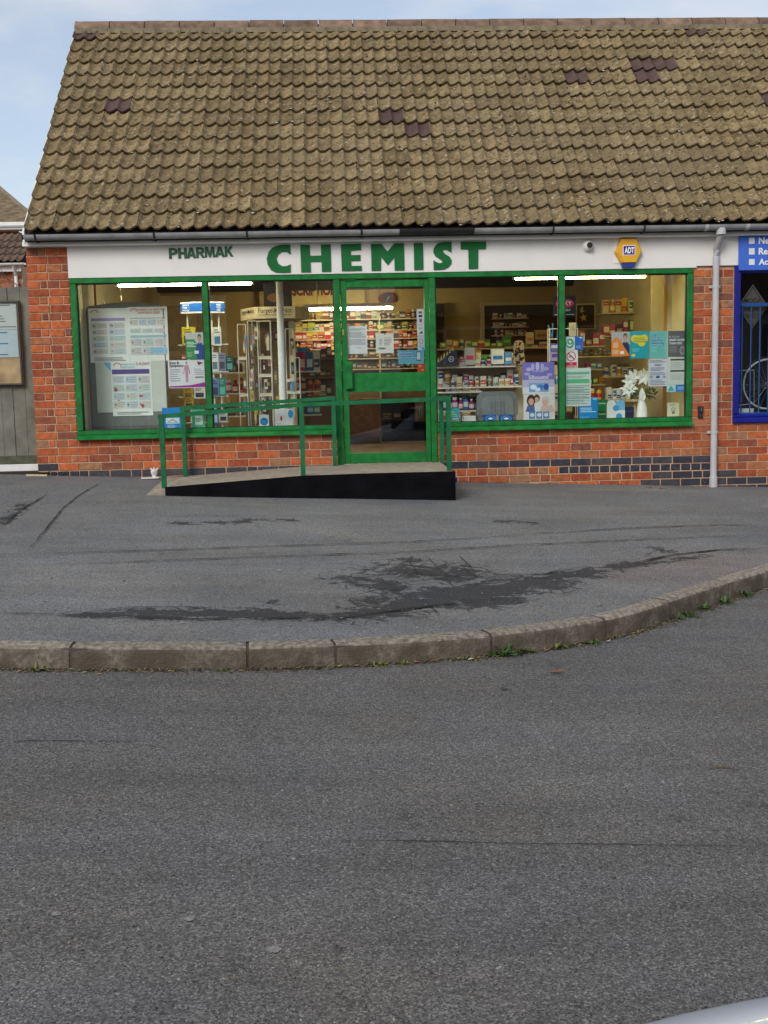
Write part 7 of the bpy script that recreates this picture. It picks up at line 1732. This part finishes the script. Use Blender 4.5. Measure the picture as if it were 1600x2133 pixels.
# ------------------------------------------------------------------ houses across the street (seen in the window reflections)
def street_house(label, cx, wallm, w_=9.0, bay=True):
    y1 = -27.0; y0 = -34.0; zb = -1.75; h = 5.0
    H = thing('street_house', label, 'house', (cx, y1, zb), 'houses across the street')
    q = MB(); q.box(cx-w_/2, cx+w_/2, y0, y1, zb, zb+h, wallm); q.build('wall', H)
    q = MB(); v = [(x, y, z) for x in (cx-w_/2-0.3, cx+w_/2+0.3) for y, z in ((y1+0.4, zb+h-0.1), ((y0+y1)/2, zb+h+3.0), (y0-0.4, zb+h-0.1))]
    q.add(v, [(0,1,4,3),(1,2,5,4),(0,2,1),(3,4,5),(0,3,5,2)], M_OT); q.build('roof', H)
    for k in (-1, 1):
        for z in (0.9, 3.2):
            x = cx+k*w_*0.27; q = MB(); q.box(x-1.0, x+1.0, y1+0.002, y1+0.06, zb+z, zb+z+1.35, M_UPVC); wdw = q.build('window', H)
            for j in (-1, 0, 1):
                q = MB(); q.box(x+j*0.62-0.27, x+j*0.62+0.27, y1+0.0605, y1+0.066, zb+z+0.08, zb+z+1.27, ink(40,46,52)); q.build('pane', wdw)
    q = MB(); q.box(cx-0.5, cx+0.5, y1+0.002, y1+0.07, zb, zb+2.05, ink(90,40,36)); q.build('door', H)
    q = MB(); q.box(cx+w_*0.3, cx+w_*0.3+0.7, (y0+y1)/2-0.3, (y0+y1)/2+0.4, zb+h+2.2, zb+h+4.0, M_BRICK_S); q.build('chimney', H)
M_RENDER = mat('pale_render',(0.55,0.52,0.46),0.9,0.1,2)
street_house('brick house opposite the shop, leftmost of the street row', -13, M_BRICK_S)
street_house('pale rendered house opposite the chemist shop', -1.5, M_RENDER)
street_house('brick house opposite the bicycle shop', 10.2, M_BRICK_S)
street_house('pale rendered house at the far right across the street', 21.5, M_RENDER)

# ------------------------------------------------------------------ parked car, its front wing at the lower right corner
def build_car():
    cz = road_z(5.2, -11.3)
    M_CAR = mat('car_paint', (0.58, 0.63, 0.71), 0.25, 0.02, 2, spec=0.5, coat=0.5)
    C = thing('parked_car', 'pale silver blue parked car showing only its front wing at the corner', 'car', (4.75, -11.135, cz))
    x0 = 2.75; yc = -11.15
    # stations along the length: (x offset, half width, bonnet/roof height, shoulder height, underside)
    st = [(0.00,0.50,0.50,0.46,0.30),(0.05,0.68,0.62,0.52,0.22),(0.18,0.80,0.71,0.60,0.18),(0.45,0.865,0.80,0.68,0.18),(0.95,0.88,0.89,0.76,0.18),(1.15,0.88,0.93,0.80,0.18),
          (1.75,0.88,1.36,0.86,0.18),(2.1,0.88,1.45,0.88,0.18),(2.8,0.88,1.44,0.89,0.18),(3.4,0.87,1.32,0.90,0.18),(3.85,0.84,0.98,0.88,0.2),(4.0,0.74,0.80,0.70,0.3)]
    prof = []
    v = []
    for dx, hw, top_, sh, un in st:
        cab = top_ > 1.0; tw = 0.58*hw/0.88 if cab else hw*0.80
        ring = [(-hw*0.92,un),(-hw,un+0.12),(-hw*1.0,(un+sh)/2),(-hw*0.985,sh-0.02),(-hw*0.95,sh+0.02),(-tw,top_-0.035),(-tw*0.86,top_-0.006),(-tw*0.4,top_+0.012),(tw*0.4,top_+0.012),(tw*0.86,top_-0.006),(tw,top_-0.035),(hw*0.95,sh+0.02),(hw*0.985,sh-0.02),(hw,(un+sh)/2),(hw,un+0.12),(hw*0.92,un)]
        prof.append(len(ring))
        for y, z in ring: v.append((x0+dx, yc+y, cz+z))
    n = prof[0]; f = []
    for i in range(len(st)-1):
        for k in range(n):
            k2 = (k+1) % n; f.append((i*n+k, i*n+k2, (i+1)*n+k2, (i+1)*n+k))
    f.append(tuple(range(n-1,-1,-1))); f.append(tuple(range((len(st)-1)*n, len(st)*n)))
    q = MB(); q.add(v, f, M_CAR)
    body = q.build('body', C); body.data.polygons.foreach_set('use_smooth', [True]*len(f))
    md = body.modifiers.new('sub', 'SUBSURF'); md.levels = 2; md.render_levels = 2
    MG = mat('car_window', (0.02,0.022,0.025), 0.06, 0.02, 3, spec=0.6)
    for s in (-1, 1):
        q = MB(); yy = yc+s*0.80
        q.add([(x0+1.45, yy+s*0.045, cz+0.94),(x0+3.45, yy+s*0.045, cz+0.96),(x0+3.15, yy-s*0.14, cz+1.30),(x0+1.95, yy-s*0.14, cz+1.32)], [(0,1,2,3) if s < 0 else (3,2,1,0)], MG); q.build('side_window', C)
        q = MB(); q.tube([(x0+0.06, yc+s*0.52, cz+0.60),(x0+0.16, yc+s*0.70, cz+0.63)], 0.06, mat('lamp_lens',(0.7,0.7,0.7),0.1), 10); q.build('headlight', C)
        q = MB(); q.lathe([(0.05,0),(0.07,0.03),(0.05,0.10)], x0+1.5, yc+s*0.98, cz+0.92, M_CAR, 8); q.build('wing_mirror', C)
        for dx in (0.78, 3.25):
            q = MB(); q.tube([(x0+dx, yc+s*0.90, cz+0.31),(x0+dx, yc+s*0.70, cz+0.31)], 0.31, M_TYRE, 24); wl = q.build('wheel', C)
            q = MB(); q.tube([(x0+dx, yc+s*0.908, cz+0.31),(x0+dx, yc+s*0.88, cz+0.31)], 0.20, M_CHROME, 20); q.build('rim', wl)
    q = MB(); q.add([(x0+1.16,yc-0.66,cz+0.965),(x0+1.16,yc+0.66,cz+0.965),(x0+1.72,yc+0.52,cz+1.345),(x0+1.72,yc-0.52,cz+1.345)], [(0,3,2,1)], MG); q.build('windscreen', C)
    C.rotation_euler = (0, 0, CAR_ROT); C.location.y += CAR_DY
CAR_ROT, CAR_DY = -0.12, -0.128
build_car()

# ------------------------------------------------------------------ weeds, leaves and odds and ends
M_WEED = mat('weed_green',(0.055,0.115,0.026),0.6,0.35,25); M_WEED2 = mat('weed_yellow_green',(0.13,0.15,0.035),0.6,0.35,25)
WD = [(1042,1360,0.10,1.0,'bushy weed at the kerb foot below the fifth kerb joint'),(1074,1356,0.09,1.2,'upright weed just right of the bushy one at the kerb foot'),(1103,1357,0.05,0.7,'tiny weed right of the upright one'),(1155,1340,0.07,0.6,'low pale grassy weed at the middle of a kerb stone'),(1222,1334,0.08,0.8,'spreading grassy weed near the sixth kerb joint'),
      (1398,1278,0.06,0.7,'small weed at the start of the right hand row of kerb weeds'),(1414,1270,0.08,1.0,'leafy weed, second of the right hand row along the kerb'),(1450,1257,0.085,0.9,'leafy weed, third of the right hand row along the kerb'),(1488,1244,0.08,0.9,'leafy weed, fourth of the right hand row along the kerb'),(1536,1235,0.09,0.9,'leafy weed, last of the right hand row along the kerb'),
      (78,1394,0.07,0.6,'low mossy weed at the left end of the kerb'),(462,1397,0.04,0.5,'tiny weed below the long left kerb stone'),(782,1390,0.06,0.6,'small weed near the middle kerb joint'),(838,1389,0.05,0.5,'scrappy weed right of the middle kerb joint'),(975,1373,0.06,0.4,'flat yellowish weed left of the bushy one')]
for px, py, r, up, lb in WD:
    r *= 1.05
    p = on_ground(px, py, -KERB_H); p.z = road_z(p.x, p.y)
    # sit against the foot of the kerb
    s_ = ks_at_x(p.x); kp = kpt(s_); d_ = kdir(s_); nn = Vector((d_.y, -d_.x)); p.x, p.y = (kp.x+nn.x*0.022, kp.y+nn.y*0.022); p.z = road_z(p.x, p.y)
    t = thing('weed', lb, 'weed', tuple(p), 'weeds growing at the foot of the kerb'); q = MB(); rs = random.Random(px); wm = M_WEED2 if up < 0.65 else M_WEED
    for i in range(int(20+120*r)):
        a = rs.uniform(0, 2*math.pi); dv = Vector((math.cos(a)*0.9 + d_.x*0.3*rs.uniform(-1,1), math.sin(a)*0.5+nn.y*0.35, up*rs.uniform(0.25,1.2))); b = p + Vector((rs.uniform(-1,1)*r*0.55*d_.x, rs.uniform(-0.4,0.4)*r*0.3+rs.uniform(-1,1)*r*0.55*d_.y, 0))
        leaf_strip(q, b, dv, (0,0,1), r*rs.uniform(0.4,1.0), r*rs.uniform(0.10,0.22), wm, rs.uniform(0.1,0.6), 3)
    q.build('leaves', t)
# leaf litter and grit in the gutter line
mb = MB(); rs = random.Random(11)
LM = [mat('litter_brown',(0.13,0.075,0.035),0.9,0.3,30), mat('litter_straw',(0.26,0.19,0.09),0.9,0.3,30), mat('litter_dark',(0.045,0.035,0.025),0.95,0.3,30), M_WEED2]
def scrap(q, p, L, W, m_, rs, lift=0.004):
    a = rs.uniform(0, math.pi); d = Vector((math.cos(a), math.sin(a), rs.uniform(-0.1,0.25))); s = Vector((-math.sin(a), math.cos(a), 0))
    q.add([p+Vector((0,0,lift)), p+d*L*0.5+s*W*0.5+Vector((0,0,lift+0.004)), p+d*L+Vector((0,0,lift)), p+d*L*0.5-s*W*0.5+Vector((0,0,lift+0.002))], [(0,1,2,3)], m_)
s0, s1 = ks_at_x(0.6), ks_at_x(6.3)
for i in range(3400):
    s = rs.uniform(s0, s1); p2 = kpt(s); d = kdir(s); nn = Vector((d.y, -d.x)); o_ = 0.006+abs(rs.gauss(0, 0.028)); c = p2+nn*o_
    dens = noise.noise((s*1.7, 0, 0))*0.5+0.6
    if rs.random() > dens: continue
    scrap(mb, Vector((c.x, c.y, road_z(c.x, c.y))), rs.uniform(0.008,0.042), rs.uniform(0.004,0.014), rs.choices(LM, (4,3,7,2))[0], rs)
mb.build('leaf_litter', kind='stuff', label='line of brown leaf litter and grit along the kerb foot', cat='litter')
def lone_leaf(px, py, L, W, col, lb, road=True, nm='fallen_leaf', cat='leaf'):
    p = on_ground(px, py, -KERB_H if road else 0); p.z = (road_z(p.x, p.y) if road else pav(p.x, p.y))+0.006
    q = MB(); a = random.uniform(-0.6, 0.4); d = Vector((math.cos(a), math.sin(a), 0)); leaf_strip(q, p, d, (0,0,1), L, W, mat('leaf_'+nm+str(px), col, 0.8, 0.25, 30), -0.18, 6); q.build(nm, label=lb, cat=cat)
lone_leaf(1145, 1402, 0.085, 0.030, (0.20,0.075,0.045), 'reddish brown fallen leaf on the road below the kerb')
lone_leaf(1262, 1338, 0.03, 0.018, (0.55,0.52,0.40), 'small pale leaf on the road near the curved kerb')
lone_leaf(975, 1376, 0.03, 0.02, (0.5,0.5,0.4), 'tiny white petal beside the flat yellowish weed')
lone_leaf(862, 1382, 0.035, 0.02, (0.26,0.09,0.05), 'small brown leaf against the kerb')
p = on_ground(1478, 1602, -KERB_H); p2 = on_ground(1540, 1606, -KERB_H); q = MB(); q.tube([(p.x,p.y,road_z(p.x,p.y)+0.006), ((p.x+p2.x)/2, (p.y+p2.y)/2, road_z(p.x,p.y)+0.010), (p2.x,p2.y,road_z(p2.x,p2.y)+0.006)], [0.003,0.0035,0.0015], mat('twig_brown',(0.10,0.075,0.05),0.9), 5); q.build('twig', label='thin dry twig lying on the road at the right', cat='twig')
for k, (px, py, r) in enumerate(((395,1915,0.017),(570,1981,0.022),(118,1906,0.016),(425,1599,0.010),(200,1546,0.010),(1150,1560,0.014),(876,1476,0.008),(1050,1436,0.02))):
    p = on_ground(px, py, -KERB_H); q = MB(); n = 14
    q.add([(p.x+r*1.0*math.cos(2*math.pi*i/n)*random.uniform(0.6,1.25), p.y+r*1.0*math.sin(2*math.pi*i/n)*random.uniform(0.5,1.2), 0) for i in range(n)], [tuple(range(n))], mat('pale_road_mark' if k != 7 else 'oil_mark', (0.20,0.195,0.19) if k != 7 else (0.05,0.05,0.05), 0.9, 0.35, 60))
    q.v = [(a, b, road_z(a, b)+0.004) for a, b, c in q.v]; q.build('surface_mark', ROAD)
for k in range(90):      # old chewing-gum and lichen spots trodden into the pavement
    px, py = random.uniform(60, 1350), random.uniform(1040, 1300); p = on_ground(px, py); r = random.uniform(0.006, 0.017); n = 8
    if p.y < -6.2 or (0.9 < p.x < 4.1 and p.y > -1.5) or p.y > -0.1: continue
    s_ = kpt(ks_at_x(p.x)); 
    if p.y < s_.y+0.25: continue
    q = MB(); q.add([(p.x+r*math.cos(2*math.pi*i/n)*random.uniform(0.7,1.2), p.y+r*0.8*math.sin(2*math.pi*i/n)*random.uniform(0.6,1.2), 0) for i in range(n)], [tuple(range(n))], mat('gum_spot', (0.26,0.26,0.25), 0.9, 0.2, 40) if random.random() < 0.7 else M_CRACK)
    q.v = [(a, b, pav(a, b)+0.0048) for a, b, c in q.v]; q.build('surface_mark', PAVEMENT)
# weeds and dead leaves at the pier base
p = on_ground(82, 985); p.z = pav(p.x, p.y)
t = thing('weed_clump', 'green weed clump with dead leaves at the foot of the left brick pier', 'weed', tuple(p)); q = MB(); rs = random.Random(3)
for i in range(60): leaf_strip(q, p+Vector((rs.uniform(-0.10,0.06), rs.uniform(-0.04,0.05), 0)), (rs.uniform(-1,1), rs.uniform(-0.7,0.3), rs.uniform(0.2,1)), (0,0,1), rs.uniform(0.03,0.07), rs.uniform(0.008,0.02), M_WEED, 0.4, 3)
q.build('leaves', t)
q = MB()
for i in range(110):
    c = Vector((p.x+rs.uniform(-0.05,0.34), p.y+rs.gauss(0.03,0.03), 0)); c.y = min(c.y, -0.012); c.z = pav(c.x, c.y); scrap(q, c, rs.uniform(0.02,0.07), rs.uniform(0.008,0.022), rs.choices(LM[:3], (5,3,3))[0], rs, rs.uniform(0.004,0.03))
q.build('dead_leaves', t)
q = MB(); a = on_ground(55, 993); b = on_ground(98, 993); q.tube([(a.x,a.y,pav(a.x,a.y)+0.014),(b.x,b.y,pav(b.x,b.y)+0.012)], 0.013, mat('pale_stick',(0.52,0.45,0.30),0.8), 6); q.build('pale_stick', label='flat pale stick lying by the weed clump', cat='stick')
p = on_ground(320, 997); p.z = pav(p.x, p.y); p.y = min(p.y, -0.06)
ORN = thing('plaster_lump', 'broken white plaster ornament against the wall left of the ramp', 'ornament', tuple(p)); M_PL = mat('white_plaster',(0.62,0.58,0.55),0.8,0.15,20,0.4,50)
q = MB(); q.lathe([(0.03,0.0),(0.034,0.01),(0.022,0.03),(0.036,0.06),(0.040,0.08),(0.026,0.098)], p.x+0.01, p.y, p.z, M_PL, 9)
for a in (-0.7, 0.0, 0.8): q.tube([(p.x+0.01+0.02*a, p.y, p.z+0.085), (p.x+0.01+0.055*a, p.y, p.z+0.115+0.01*(a == 0))], [0.018,0.006], M_PL, 6)
q.build('figure', ORN, smooth=False)
q = MB(); q.prism_z([(p.x-0.13,p.y-0.02),(p.x-0.05,p.y-0.05),(p.x+0.06,p.y-0.045),(p.x+0.08,p.y-0.01),(p.x,p.y+0.02),(p.x-0.1,p.y+0.015)], p.z+0.004, p.z+0.016, M_PL); q.build('base_flake', ORN)
for k, (px, py, c, lb) in enumerate(((1372,1018,(0.30,0.12,0.05),'brown dead leaf by the wall right of the ramp'),(1345,1016,(0.22,0.16,0.10),'curled dry leaf beside the brown one by the wall'))): lone_leaf(px, py, 0.09, 0.035, c, lb, False)
q = MB(); rs = random.Random(8)
for i in range(420):
    x = rs.uniform(-0.4, 7.6); 
    if 0.85 < x < 4.0: continue
    y = -0.014-abs(rs.gauss(0,0.02)); scrap(q, Vector((x, y, pav(x, y))), rs.uniform(0.006,0.03), rs.uniform(0.003,0.012), rs.choices(LM[:3], (3,3,6))[0], rs)
q.build('wall_foot_litter', kind='stuff', label='dirt and leaf scraps along the foot of the wall', cat='litter')

# loose grit on the road and forecourt
def grit(n, road, seed):
    rs = random.Random(seed); q = MB(); ms = [mat('grit_pale',(0.24,0.23,0.21),0.9,0.3,80), mat('grit_dark',(0.035,0.034,0.034),0.9), mat('grit_brown',(0.11,0.08,0.05),0.9)]
    for i in range(n):
        if road: p = on_ground(rs.uniform(-50,1650), rs.uniform(1420,2150), -KERB_H); z = road_z(p.x, p.y)
        else:
            p = on_ground(rs.uniform(-40,1500), rs.uniform(1010,1320)); z = pav(p.x, p.y)
            if p.y > -0.03 or (0.9 < p.x < 4.05 and p.y > -1.5): continue
        k = kpt(ks_at_x(max(-10, min(p.x, 10))))
        if (road and p.y > k.y-0.03) or (not road and p.y < k.y+0.22): continue
        r = rs.uniform(0.0015, 0.0042)*(1.6 if rs.random() < 0.06 else 1); a = rs.uniform(0, 6.28); c, s_ = math.cos(a)*r, math.sin(a)*r; e = rs.uniform(0.5, 1.2)
        q.add([(p.x+c, p.y+s_, z), (p.x-s_*e, p.y+c*e, z), (p.x-c*1.2, p.y-s_*1.2, z), (p.x+s_*e, p.y-c*e, z), (p.x, p.y, z+r*1.1)], [(0,1,4),(1,2,4),(2,3,4),(3,0,4)], rs.choices(ms, (5,5,2))[0])
    return q
grit(2600, True, 5).build('road_grit', kind='stuff', label='loose grit scattered over the road', cat='grit')
grit(1300, False, 6).build('pavement_grit', kind='stuff', label='loose grit scattered over the pavement', cat='grit')
